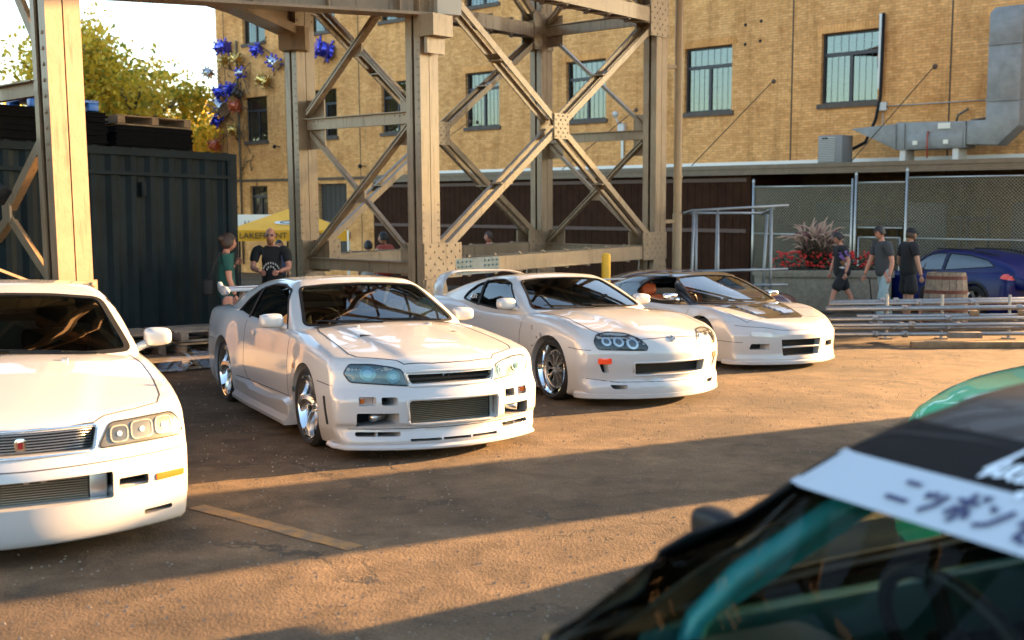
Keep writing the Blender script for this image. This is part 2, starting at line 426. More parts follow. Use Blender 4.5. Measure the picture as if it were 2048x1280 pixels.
def body_fn(hc, hs, hw, zw, xf, xr, kf=.42, kr=.20, pw=2.0, flare=(), bump=None, floor=.16, ks=.09, kt=.09, ke=.16, yref=.8, lipf=None):
    """hc/hs: centre/edge top profile over x; hw: half width over x; zw: width factor over z; xf/xr: nose/tail profile over z"""
    def f(x, y, z):
        a = np.abs(y); s = np.clip(a / yref, 0, 1.3)
        top = hc(x) + (hs(x) - hc(x)) * s**pw
        if bump: top = top + bump(x, a)
        wd = hw(x) * zw(z)
        for (xc, r, amt, z0) in flare:
            d = np.sqrt((x-xc)**2 + (np.maximum(z-z0, 0)*.9)**2); wd = wd + amt * np.exp(-((d/r)**4))
        q = smax(z - top, a - wd, ks)
        nose = xf(z) - kf * a**2; tail = xr(z) + kr * a**2
        q = smax(q, (x - nose) * .9, kt); q = smax(q, (tail - x) * .9, kt)
        return smax(q, floor - z, .02)
    return f
def cabin_fn(roof, crown, side, zw, ws, rw, kw=.25, krw=.15, ks=.10, kt=.07, floor=.6):
    """roof: top over x; side: half width over x (at belt); zw: tumblehome factor over z; ws/rw: screen x over z"""
    def f(x, y, z):
        a = np.abs(y); q = smax(z - (roof(x) - crown * a**2), a - side(x) * zw(z), ks)
        q = smax(q, x - (ws(z) - kw * a**2), kt); q = smax(q, (rw(z) + krw * a**2) - x, kt)
        return smax(q, floor - z, .01)
    return f
def shrink(f, d):                                                      # numeric inward offset
    return lambda x, y, z: f(x, y, z) + d
def hollow(car, body, cab, fcab, lo, hi, core, box, th=.04, n=(50, 24, 14)):
    """cut a passenger cavity out of the body and of the cabin shell"""
    P, F = implicit_mesh(shrink(fcab, th), lo, hi, n, core); boolean(cab, me_from(P, F))
    mb = MB().box(box[0], box[1]); boolean(body, mb.me())
def lip(car, name, m, nose, yw, x_end, z0, z1, out, hw=.885):
    pts = [(nose(y_), y_) for y_ in np.linspace(-yw*.93, yw*.93, 31)]
    pts = [(x_end, -hw), ((x_end+pts[0][0])/2, -hw-.002)] + pts + [((x_end+pts[0][0])/2, hw+.002), (x_end, hw)]
    V = []; n = len(pts)
    for i, (x, y) in enumerate(pts):
        a, b = Vector(pts[max(i-1, 0)]), Vector(pts[min(i+1, n-1)]); t = (b-a).normalized(); nn = Vector((t.y, -t.x))
        P = Vector((x, y)); o1 = P + nn*out; o2 = P + nn*(out-.01); i1 = P - nn*.03
        V += [(i1.x, i1.y, z0), (o2.x, o2.y, z0), (o1.x, o1.y, z0+.008), (o1.x, o1.y, z1-.018), (o2.x, o2.y, z1-.008), (P.x, P.y, z1), (i1.x, i1.y, z1)]
    F = [(i*7+j, (i+1)*7+j, (i+1)*7+(j+1) % 7, i*7+(j+1) % 7) for i in range(n-1) for j in range(7)] + [tuple(range(7)), tuple(range(7*n-7, 7*n))[::-1]]
    o = MB().add(V, F).build(name, m, car.root); bm = bmesh.new(); bm.from_mesh(o.data); bmesh.ops.recalc_face_normals(bm, faces=bm.faces); bm.to_mesh(o.data); bm.free()
    o.data.shade_smooth(); o.data.set_sharp_from_angle(angle=R(40)); return o
def make_gtr():
    c = Car('parked_car', 'white angular coupe with blue-tinted lamps, wide intercooler mouth and flat rear wing', 'car', (-.881, 8.97, -1.072), 2.665)
    WB = 2.665
    hc = Sp((-3.72,.78),(-3.66,.93),(-3.5,.975),(-3.1,.995),(-2.6,1.0),(-2,.97),(-.9,.945),(-.55,.935),(0,.885),(.4,.835),(.7,.78),(.86,.735),(.93,.715),(1.0,.69))
    hs = Sp((-3.72,.72),(-3.64,.88),(-3.4,.925),(-3.0,.95),(-2.6,.955),(-2,.93),(-.9,.895),(-.4,.885),(0,.845),(.35,.80),(.6,.755),(.8,.715),(1.0,.67))
    hw = Sp((-3.75,.80),(-3.5,.845),(-3.1,.875),(-2.66,.885),(-2.1,.872),(-1.3,.868),(-.5,.868),(0,.885),(.3,.888),(.6,.88),(.9,.86))
    zw = Sp((.05,.90),(.16,.955),(.25,.985),(.48,1.0),(.56,.998),(.75,.985),(.88,.955),(1.0,.90))
    xf = Sp((.05,.90),(.09,.965),(.13,.985),(.16,.985),(.20,.965),(.26,.955),(.29,.985),(.46,.985),(.50,.965),(.54,.935),(.60,.915),(.68,.90),(.74,.86),(.80,.80),(.95,.6))
    xr = Sp((.1,-3.50),(.2,-3.62),(.35,-3.67),(.55,-3.68),(.62,-3.65),(.85,-3.62),(.98,-3.58),(1.1,-3.5))
    fl = ((0,.44,.018,.33),(-WB,.46,.028,.35))
    f = body_fn(hc, hs, hw, zw, xf, xr, flare=fl, floor=.09, ks=.06, kt=.04, bump=lambda x, a: .014 * np.clip((x+.7)/.4, 0, 1) * np.clip((.95-x)/.3, 0, 1) * (1 / (1 + np.exp((a-.43+.10*x)/.018))))
    lo, hi = (-3.9,-1.1,-.05), (1.15,1.1,1.15)
    me, bvh = c.shell(f, lo, hi, (150, 44, 26), (-3.2,.45,.5))
    body = link('body', me, WHITE, c.root)
    roof = Sp((-3.6,.9),(-3.1,1.0),(-2.75,1.09),(-2.45,1.20),(-2.1,1.275),(-1.7,1.305),(-1.35,1.30),(-1.1,1.27),(-.8,1.15))
    side_ = Sp((-3.4,.70),(-2.9,.76),(-2.4,.80),(-1.8,.81),(-1.0,.80),(-.4,.78))
    zt = Sp((.6,1.0),(.88,1.0),(1.0,.94),(1.15,.845),(1.3,.72))
    ws = Sp((.6,-.05),(.93,-.46),(1.1,-.79),(1.27,-1.16),(1.4,-1.5))
    rw = Sp((.6,-4.4),(.95,-3.25),(1.1,-2.72),(1.25,-2.2),(1.35,-1.9))
    g = cabin_fn(roof, .085, side_, zt, ws, rw)
    gl, gh = (-3.9,-1,.6), (.1,1,1.5)
    gme, gbvh = c.shell(g, gl, gh, (90, 40, 24), (-2.5,-1.0,.95), .5)
    cab = link('cabin_shell', gme, WHITE, c.root)
    # wheel arches, cooling mouths, slots
    cut = MB(); RF, RR_ = .352, .356
    for sy in (-1, 1):
        prism_cut(cut, circ(0, .325, RF), 'S', sy*.60, sy*1.2); prism_cut(cut, circ(-WB, .325, RR_), 'S', sy*.60, sy*1.2)
    boolean(body, cut.me())
    cut = MB(); rp = roundpoly
    prism_cut(cut, rp([(-.365,.28),(.365,.28),(.375,.455),(-.375,.455)], .035), 'F', .80, 1.3)
    prism_cut(cut, rp([(-.335,.575),(.335,.575),(.36,.645),(-.36,.645)], .02), 'F', .78, 1.3)
    for s_ in (1, -1):
        for poly, x0 in (([(.445,.285),(.73,.262),(.73,.365),(.445,.365)], .60), ([(.455,.425),(.565,.425),(.565,.485),(.455,.485)], .66),
                         ([(.43,.188),(.735,.188),(.735,.222),(.43,.222)], .55), ([(.60,.422),(.715,.422),(.715,.488),(.60,.488)], .66)):
            p = poly if s_ > 0 else mir(poly); prism_cut(cut, rp(p, .014), 'F', x0, 1.3)
    for a, b in ((-.365,-.13), (-.115,.115), (.13,.365)): prism_cut(cut, [(a,.148),(b,.148),(b,.168),(a,.168)], 'F', .80, 1.3)
    boolean(body, cut.me())
    hollow(c, body, cab, g, gl, gh, (-2.4,-1.1,.95), ((-1.62,0,.78), (1.9,1.36,.9)))
    cut = MB(); win = [(-2.40,.935),(-2.19,1.075),(-1.93,1.185),(-1.66,1.232),(-1.36,1.235),(-1.13,1.20),(-.90,1.03),(-.72,.885),(-1.2,.875),(-1.9,.885)]
    for s_ in (-1, 1): prism_cut(cut, rp(win, .05), 'S', s_*.35, s_*1.2)
    boolean(cab, cut.me())
    wsp = [(-.70,.925),(0,.915),(.70,.925),(.56,1.222),(.3,1.243),(0,1.25),(-.3,1.243),(-.56,1.222)]
    cut = MB(); prism_cut(cut, rp(wsp, .05), 'F', -1.7, .5); prism_cut(cut, rp([(-.62,1.0),(.62,1.0),(.50,1.21),(-.50,1.21)], .05), 'F', -3.9, -2.0)
    boolean(cab, cut.me())
    for o in (body, cab): o.data.shade_smooth(); o.data.set_sharp_from_angle(angle=R(32))
    c.patch('windscreen', gbvh, rp([(-.715,.915),(0,.905),(.715,.915),(.575,1.232),(.3,1.256),(0,1.262),(-.3,1.256),(-.575,1.232)], .05), 'F', GLASS, -.008, .004, .06)
    c.patch('rear_screen', gbvh, rp([(-.64,.99),(.64,.99),(.51,1.22),(-.51,1.22)], .05), 'B', GLASSD, -.006, .004, .06)
    fr = lambda p, ax, w_=.022, nm='window_seal': c.ribbon(nm, gbvh, rp(p, .05) + [rp(p, .05)[0]], ax, RUB, w_, .003)
    fr(wsp, 'F', .03, 'windscreen_seal')
    for ax in 'RL':
        c.patch('side_window', gbvh, rp(win, .05), ax, GLASSD if ax == 'R' else GLASS, -.010, .004, .05)
        fr(win, ax); c.ribbon('door_pillar', gbvh, [(-1.90,1.19),(-1.93,.88)], ax, RUB, .05, .004)
        c.ribbon('door_seam', bvh, [(-.52,.90),(-.545,.62),(-.50,.34)], ax, GAP, .006); c.ribbon('door_seam', bvh, [(-1.93,.91),(-1.95,.45),(-1.80,.34),(-1.6,.325)], ax, GAP, .006)
        c.ribbon('sill_seam', bvh, [(-2.2,.325),(-.42,.345)], ax, GAP, .006)
        c.ribbon('bumper_seam', bvh, [(.34,.575),(.6,.565)], ax, GAP, .006); c.ribbon('bumper_seam', bvh, [(-3.02,.62),(-3.6,.60)], ax, GAP, .006)
        c.patch('door_handle', bvh, rp([(-1.76,.775),(-1.58,.765),(-1.56,.80),(-1.60,.81),(-1.74,.815)], .015), ax, WHITE, .012, .014, .05, bulge=.006)
        c.patch('side_repeater', bvh, rp([(-.36,.60),(-.31,.60),(-.31,.635),(-.36,.635)], .015), ax, AMBER, .006, .008, .03)
        c.patch('fender_badge', bvh, rp([(-.335,.405),(-.30,.405),(-.30,.445),(-.335,.445)], .01), ax, DARKM, .004, .005, .03)
        s_ = -1 if ax == 'R' else 1
        # flared skirt under the doors
        mb = MB(); P = []
        for x, zt_, out in ((-2.19,.325,.02),(-1.9,.33,.035),(-1.72,.335,.04),(-1.58,.30,.045),(-1.0,.30,.045),(-.5,.34,.045),(-.36,.31,.05)):
            P.append([(x, s_*(.855), zt_), (x, s_*(.872+out), zt_-.03), (x, s_*(.865+out), .19), (x, s_*(.905+out), .15), (x, s_*(.90+out), .12), (x, s_*.80, .12)])
        V = [q for r_ in P for q in r_]; F = [(i*6+j, (i+1)*6+j, (i+1)*6+(j+1) % 6, i*6+(j+1) % 6) for i in range(len(P)-1) for j in range(6)]
        F += [tuple(range(6)), tuple(range(6*len(P)-6, 6*len(P)))[::-1]]
        o = MB().add(V, F).build('side_skirt', WHITE, c.root); bm = bmesh.new(); bm.from_mesh(o.data); bmesh.ops.recalc_face_normals(bm, faces=bm.faces); bm.to_mesh(o.data); bm.free()
        o.data.shade_smooth(); o.data.set_sharp_from_angle(angle=R(25))
        # rear bumper spat
        # bumper corner gill
        c.patch('bumper_gill', bvh, rp([(.50,.26),(.535,.26),(.50,.475),(.465,.475)], .01), ax, GAP, .004, .01, .03)
        # headlamp
        hp = [(.355,.562),(.75,.592),(.79,.66),(.745,.722),(.60,.722),(.47,.702),(.40,.682)]
        p = [(s_*a, b) for a, b in hp]; p = p if s_ > 0 else p[::-1]
        hl = c.patch('headlight', bvh, rp(p, .02), 'F', mat('headlamp_housing', (.10, .14, .16), .2, .6, coat=1), .001, .006, .03)
        c.patch('lens', bvh, rp(p, .02), 'F', LENS, .013, .004, .03, parent=hl, bulge=.012)
        c.ribbon('lamp_seal', bvh, rp(p, .02) + [rp(p, .02)[0]], 'F', GAP, .009, .004, parent=hl)
        for yy, zz, rr in ((.46,.632,.048), (.63,.655,.055)):
            c.patch('reflector', bvh, circ(s_*yy, zz, rr, 20), 'F', mat('reflector_teal', (.16, .26, .30), .2, .9), .006, .004, .03, parent=hl)
            c.patch('bulb', bvh, circ(s_*yy, zz, rr*.55, 14), 'F', mat('bulb_blue', (.10, .22, .28), .08, .5, coat=1), .011, .005, .02, parent=hl)
        p = [(s_*a, b) for a, b in ((.603,.425),(.712,.425),(.712,.485),(.603,.485))]
        ind = MB(); x0 = .72
        ind.add([(x0+.04*(1 if abs(a) < .65 else .55), a, b) for a, b in p] + [(x0-.04, a, b) for a, b in p], [(0,1,2,3),(0,4,5,1),(1,5,6,2),(2,6,7,3),(3,7,4,0)])
        ind.build('indicator_lamp', mat('smoked_lens', (.45, .40, .38), .12, .3, coat=1), c.root)
        MB().box((x0+.035, s_*.685, .455), (.02, .03, .035)).build('indicator_bulb', AMBER, c.root)
        for zz in (0,): MB().box((.78, s_*.585, .205), (.04, .012, .04)).build('slot_rib', WHITE, c.root)
    # grille opening
    MB().box((.795, 0, .61), (.02, .74, .09)).build('grille_backing', GAP, c.root)
    MB().box((.835, 0, .605), (.02, .70, .018)).build('grille_bar', PLAS, c.root)
    g_ = MB()
    for y_ in (-.06, -.015, .03): g_.box((.85, y_, .63), (.01, .012, .022)); g_.box((.85, y_+.01, .637), (.01, .028, .007))
    g_.build('grille_badge', CHROME, c.root)
    ic = bpy.data.objects.new('intercooler', None); col.objects.link(ic); ic.parent = c.root
    MB().box((.825, 0, .365), (.02, .78, .19)).build('core', mat('cooler_core', (.012, .011, .009), .6, .2), ic)
    for k in range(12): MB().box((.85, -.02, .288 + k*.0142), (.03, .68, .0045)).build('fin', mat('cooler_fin', (.26, .235, .18), .4, .8), ic)
    MB().box((.85, .345, .365), (.035, .03, .18)).build('end_tank', ALUM, ic)
    for s_ in (-1, 1):
        MB().tube([(.70, s_*.50, .33), (.78, s_*.62, .325)], .03, 12).build('duct_pipe', ALUM, c.root, True)
        MB().box((.607, s_*.6, .32), (.012, .30, .12)).build('duct_backing', GAP, c.root); MB().box((.668, s_*.51, .455), (.012, .12, .07)).build('duct_backing', GAP, c.root)
        MB().box((.558, s_*.6, .2), (.012, .32, .04)).build('duct_backing', GAP, c.root)
    ringp = roundpoly([(-.352,.558),(.352,.558),(.38,.665),(-.38,.665)], .02)
    c.rail('grille_frame', bvh, ringp + [ringp[0]], 'F', WHITE, .014, -.004)
    ringp = roundpoly([(-.375,.27),(.375,.27),(.385,.465),(-.385,.465)], .035)
    c.rail('mouth_surround', bvh, ringp + [ringp[0]], 'F', WHITE, .012, -.005)
    lip(c, 'front_lip', WHITE, lambda a: .985 - .42*a*a, .86, .46, .085, .125, .018, .850)
    c.ribbon('lip_seam', bvh, [(-.78,.245),(0,.245),(.78,.245)], 'F', GAP, .005)
    # bonnet
    he = [(-.52,.60),(-.3,.655),(.2,.685),(.50,.695),(.60,.66),(.70,.52),(.765,.41),(.815,.37),(.86,.15),(.868,0)]
    c.ribbon('bonnet_seam', bvh, [he, [(a, -b) for a, b in he]], 'T', GAP, .008, .0015)
    for s_ in (-1, 1):
        c.patch('bonnet_scoop', bvh, [(.02, s_*.42), (.10, s_*.36), (.07, s_*.44)][::(1 if s_ > 0 else -1)], 'T', GAP, .003, .004, .03)
        c.patch('washer_jet', bvh, rp([(-.30, s_*.33-.015), (-.26, s_*.33-.015), (-.26, s_*.33+.015), (-.30, s_*.33+.015)], .008), 'T', WHITE, .012, .014, .03)
    # wipers and cowl
    c.patch('cowl', bvh, rp([(-.66,-.66),(-.47,-.62),(-.43,0),(-.47,.62),(-.66,.66),(-.6,0)], .02), 'T', PLAS, .004, .006, .05)
    for y0, y1 in ((-.05,-.52), (.50,.06)):
        MB().tube([(-.40,y0,.945),(-.47,y1,.955)], .009, 6).tube([(-.425,y0*.6+y1*.4,.96),(-.51,y1-.1,.965)], .006, 6).build('wiper', RUB, c.root)
    mirror(c, -.80, -.915, .955, WHITE, -1, .21, .13, .12); mirror(c, -.80, .915, .955, WHITE, 1, .21, .13, .12)
    # wing
    wg = bpy.data.objects.new('rear_wing', None); col.objects.link(wg); wg.parent = c.root
    prof = [(.0,0),(.04,.018),(.12,.026),(.20,.016),(.26,0),(.20,-.008),(.1,-.006)]
    V = []; F = []; ys = [-.74,-.4,0,.4,.74]; n = len(prof)
    for y_ in ys: V += [(-3.02 - q[0] , y_, 1.125 + q[1] + .012*(1-abs(y_)/.74)) for q in prof]
    for i in range(4): F += [(i*n+k, (i+1)*n+k, (i+1)*n+(k+1) % n, i*n+(k+1) % n) for k in range(n)]
    MB().add(V, F).build('wing_blade', mat('carbon_dark', (.05, .04, .035), .25, coat=1), wg, True, 50)
    MB().box((-3.0,0,1.118), (.07,1.48,.035)).build('blade_lip', WHITE, wg, bevel=.012)
    for s_ in (-1, 1):
        M = Matrix.Translation((0, s_*.755, 0))@ Matrix(((1,0,0,0),(0,0,1,0),(0,1,0,0),(0,0,0,1)))
        MB().prism(rp([(-2.94,1.115),(-2.97,1.075),(-3.12,1.055),(-3.28,1.09),(-3.33,1.15),(-3.31,1.20),(-3.22,1.16),(-3.02,1.15)], .03), -.022, .022, M).build('end_plate', WHITE, wg, bevel=.008)
        M = Matrix.Translation((0, s_*.55, 0))@ Matrix(((1,0,0,0),(0,0,1,0),(0,1,0,0),(0,0,0,1)))
        MB().prism([(-3.02,1.12),(-3.14,1.12),(-3.36,.93),(-3.20,.94)], -.02, .02, M).build('wing_stay', WHITE, wg, bevel=.008)
    for s_ in (-1, 1):
        wheel(c, 0, s_, .325, .262, .25, .875, 'swirl5', ALU); wheel(c, -WB, s_, .325, .262, .25, .878, 'swirl5', ALU)
    # interior
    MB().box((-.78,0,.80), (.42,1.34,.16)).build('dashboard', INT, c.root, bevel=.05)
    MB().box((-1.6,0,.34), (1.9,1.34,.04)).build('cabin_floor', INT, c.root); steering(c, -1.12, -.36, .87, .18)
    for y_ in (-.36, .36): seat(c, -1.75, y_, INT, .42, tall=.48)
    MB().box((-2.45,0,.72), (.14,1.3,.46)).build('rear_bench', INT, c.root, bevel=.05)
    MB().box((-1.15,.0,1.19), (.02,.26,.06)).build('rear_view_mirror', PLAS, c.root, bevel=.01)
    MB().box((-1.23,-.34,1.19), (.16,.36,.012), ).build('sun_visor', mat('visor', (.35, .38, .34), .8), c.root)
    MB().box((-1.7,0,.115), (3.6,1.5,.04)).build('underbody', PLAS, c.root)
    return c
def std_car(label, pose, S, name='parked_car', group=None, cat='car'):
    """everything the cars have in common, from one table S"""
    c = Car(name, label, cat, pose, S['wb']); WB = S['wb']; pm = S['paint']; rp = roundpoly
    if group: c.root['group'] = group
    f = body_fn(S['hc'], S['hs'], S['hw'], S['zw'], S['xf'], S['xr'], kf=S.get('kf', .42), kr=S.get('kr', .2), flare=S.get('flare', ()), floor=S.get('floor', .10), ks=S.get('ks', .08), kt=S.get('kt', .05), bump=S.get('bump'), pw=S.get('pw', 2.0))
    q = S.get('q', 1.0); L = S['len']
    lo, hi = (L[0]-.3, -1.15, -.05), (L[1]+.3, 1.15, S.get('ztop', 1.2))
    me, bvh = c.shell(f, lo, hi, (int(150*q), int(44*q), int(26*q)), (L[0]+.55, L[1]-.6, .5))
    body = link('body', me, pm, c.root); c.bvh = bvh; c.body = body
    g = cabin_fn(S['roof'], S.get('crown', .085), S['side'], S['zt'], S['ws'], S['rw'], kw=S.get('kw', .25), krw=S.get('krw', .15), floor=S.get('cfloor', .6), ks=S.get('cks', .10))
    gl, gh = (L[0], -1, S.get('cfloor', .6)), (.4, 1, S.get('ctop', 1.5))
    gc = S['core']; gme, gbvh = c.shell(g, gl, gh, (int(90*q), int(40*q), int(24*q)), gc, .5); c.gbvh = gbvh
    cab = link('cabin_shell', gme, S.get('roofpaint', pm), c.root); c.cab = cab
    cut = MB(); rt = S['rt']; ra = S.get('ra', rt + .03)
    for sy in (-1, 1):
        prism_cut(cut, circ(0, rt, ra), 'S', sy*.60, sy*1.25); prism_cut(cut, circ(-WB, rt, ra), 'S', sy*.60, sy*1.25)
    boolean(body, cut.me())
    if S.get('cuts'):
        cut = MB()
        for poly, x0, sym in S['cuts']:
            prism_cut(cut, rp(poly, .014), 'F', x0, 1.6)
            if sym: prism_cut(cut, rp(mir(poly), .014), 'F', x0, 1.6)
        boolean(body, cut.me())
        for poly, x0, sym in S['cuts']:
            ys = [p_[0] for p_ in poly]; zs = [p_[1] for p_ in poly]; cy, cz = (min(ys)+max(ys))/2, (min(zs)+max(zs))/2
            for s_ in ((1, -1) if sym else (1,)):
                MB().box((x0+.012, s_*cy, cz), (.012, max(ys)-min(ys)+.02, max(zs)-min(zs)+.02)).build('opening_backing', GAP, c.root)
    hollow(c, body, cab, g, gl, gh, gc, S['cavity'])
    rings = []
    wn, wsp, rwp = S['win'], S['wsp'], S.get('rwp')
    cut = MB()
    for s_ in (-1, 1):
        for w_ in wn: prism_cut(cut, rp(w_, S.get('wr', .05)), 'S', s_*.3, s_*1.2)
    boolean(cab, cut.me())
    cut = MB(); prism_cut(cut, rp(wsp, .05), 'F', S['wsx'], .9)
    if rwp: prism_cut(cut, rp(rwp, .05), 'F', L[0]-.4, S['rwx'])
    boolean(cab, cut.me())
    for o in (body, cab): o.data.shade_smooth(); o.data.set_sharp_from_angle(angle=R(32))
    grow = lambda P, k: [((a-sum(p[0] for p in P)/len(P))*k+sum(p[0] for p in P)/len(P), (b-sum(p[1] for p in P)/len(P))*k+sum(p[1] for p in P)/len(P)) for a, b in P]
    c.patch('windscreen', gbvh, rp(grow(wsp, 1.02), .05), 'F', S.get('wsglass', GLASS), -.008, .004, .06)
    if rwp: c.patch('rear_screen', gbvh, rp(grow(rwp, 1.02), .05), 'B', GLASSD, -.006, .004, .06)
    w0 = rp(wsp, .05); c.ribbon('windscreen_seal', gbvh, w0 + [w0[0]], 'F', RUB, S.get('wseal', .028), .003)
    for ax in 'RL':
        s_ = -1 if ax == 'R' else 1
        for w_ in wn:
            if S.get('sideglass', True): c.patch('side_window', gbvh, rp(grow(w_, 1.01), .05), ax, S.get('sglass', GLASSD), -.010, .004, .06)
            w0 = rp(w_, S.get('wr', .05)); c.ribbon('window_seal', gbvh, w0 + [w0[0]], ax, RUB, .02, .003)
        for pth in S.get('pillars', ()): c.ribbon('door_pillar', gbvh, pth, ax, RUB, .045, .004)
        for pth in S.get('seams', ()): c.ribbon('door_seam', bvh, pth, ax, GAP, .006)
        for hp in S.get('handles', ()): c.patch('door_handle', bvh, rp([(hp[0]-.11,hp[1]-.02),(hp[0]+.11,hp[1]-.02),(hp[0]+.11,hp[1]+.02),(hp[0]-.11,hp[1]+.02)], .018), ax, pm, .010, .012, .05, bulge=.006)
        if 'head' in S:
            p = [(s_*a, b) for a, b in S['head']]; p = p if s_ > 0 else p[::-1]
            hl = c.patch('headlight', bvh, rp(p, .03), 'F', S.get('headmat', mat('headlamp_black', (.02, .02, .022), .2, .3, coat=1)), .001, .006, .03)
            c.patch('lens', bvh, rp(p, .03), 'F', LENS, .013, .004, .03, parent=hl, bulge=.010)
            r0 = rp(p, .03); c.ribbon('lamp_seal', bvh, r0 + [r0[0]], 'F', GAP, .008, .004, parent=hl)
            for bb in S.get('boxbulbs', ()):
                q_ = roundpoly([(bb[0],bb[2]),(bb[1],bb[2]),(bb[1],bb[3]),(bb[0],bb[3])], .03); q_ = q_ if s_ > 0 else mir(q_)
                c.patch('lamp_chamber', bvh, q_, 'F', mat('chamber_chrome', (.13,.12,.10), .3, .8), .006, .004, .02, parent=hl)
                q0 = q_ + [q_[0]]; c.ribbon('chamber_rim', bvh, q0, 'F', mat('rim_cream', (.28,.25,.19), .4), .007, .009, parent=hl)
                cy_, cz_ = (bb[0]+bb[1])/2*s_, (bb[2]+bb[3])/2; c.patch('bulb', bvh, circ(cy_, cz_, .013, 12), 'F', ALUM, .012, .006, .02, parent=hl)
            for yy, zz, rr in S['bulbs']:
                c.patch('reflector', bvh, circ(s_*yy, zz, rr, 20), 'F', CHROME, .006, .004, .03, parent=hl)
                c.patch('bulb', bvh, circ(s_*yy, zz, rr*.6, 14), 'F', S.get('bulbmat', mat('bulb_dark', (.08, .09, .1), .05, .6, coat=1)), .011, .005, .02, parent=hl)
        for nm, poly, m_ in S.get('frontbits', ()):
            p = [(s_*a, b) for a, b in poly]; p = p if s_ > 0 else p[::-1]; c.patch(nm, bvh, rp(p, .012), 'F', m_, .008, .012, .03, bulge=.005)
    if S.get('hood'):
        he = S['hood']; c.ribbon('bonnet_seam', bvh, he, 'T', GAP, .007, .0015); c.ribbon('bonnet_seam', bvh, [(a, -b) for a, b in he], 'T', GAP, .007, .0015)
    for y0, y1 in S.get('wipers', ()):
        xb, zb = S['wipbase']; MB().tube([(xb, y0, zb), (xb-.05, y1, zb+.02)], .009, 6).tube([(xb-.02, y0*.6+y1*.4, zb+.018), (xb-.10, y1-.08, zb+.035)], .006, 6).build('wiper', RUB, c.root)
    mx, my, mz = S['mirror']; mw = S.get('mirsize', (.2, .125, .11))
    for s_ in (-1, 1): mirror(c, mx, s_*my, mz, S.get('mirpaint', pm), s_, *mw)
    for s_ in (-1, 1):
        for x_ in (0, -WB): wheel(c, x_, s_, rt, S['rr'], S.get('tw', .24), S.get('wo', .88), S['spoke'], S.get('spokemat', ALU), S.get('rimmat', CHROME))
    si = S.get('interior', INT); cx = S['cavity'][0][0]
    MB().box((S['dash'][0], 0, S['dash'][1]), (.42, 1.30, .15)).build('dashboard', S.get('dashmat', INT), c.root, bevel=.05)
    MB().box((cx, 0, S['cavity'][0][2]-S['cavity'][1][2]/2+.03), (S['cavity'][1][0]-.04, 1.3, .04)).build('cabin_floor', INT, c.root)
    steering(c, S['dash'][0]-.36, S.get('drive', -1)*.36, S['dash'][1]+.06)
    for y_ in (-.36, .36): seat(c, S['seatx'], y_, si, S.get('seatz', .44), tall=S.get('seath', .6))
    MB().box(((L[0]+L[1])/2, 0, S.get('floor', .10)+.03), ((L[1]-L[0])*.8, 1.45, .04)).build('underbody', PLAS, c.root)
    return c
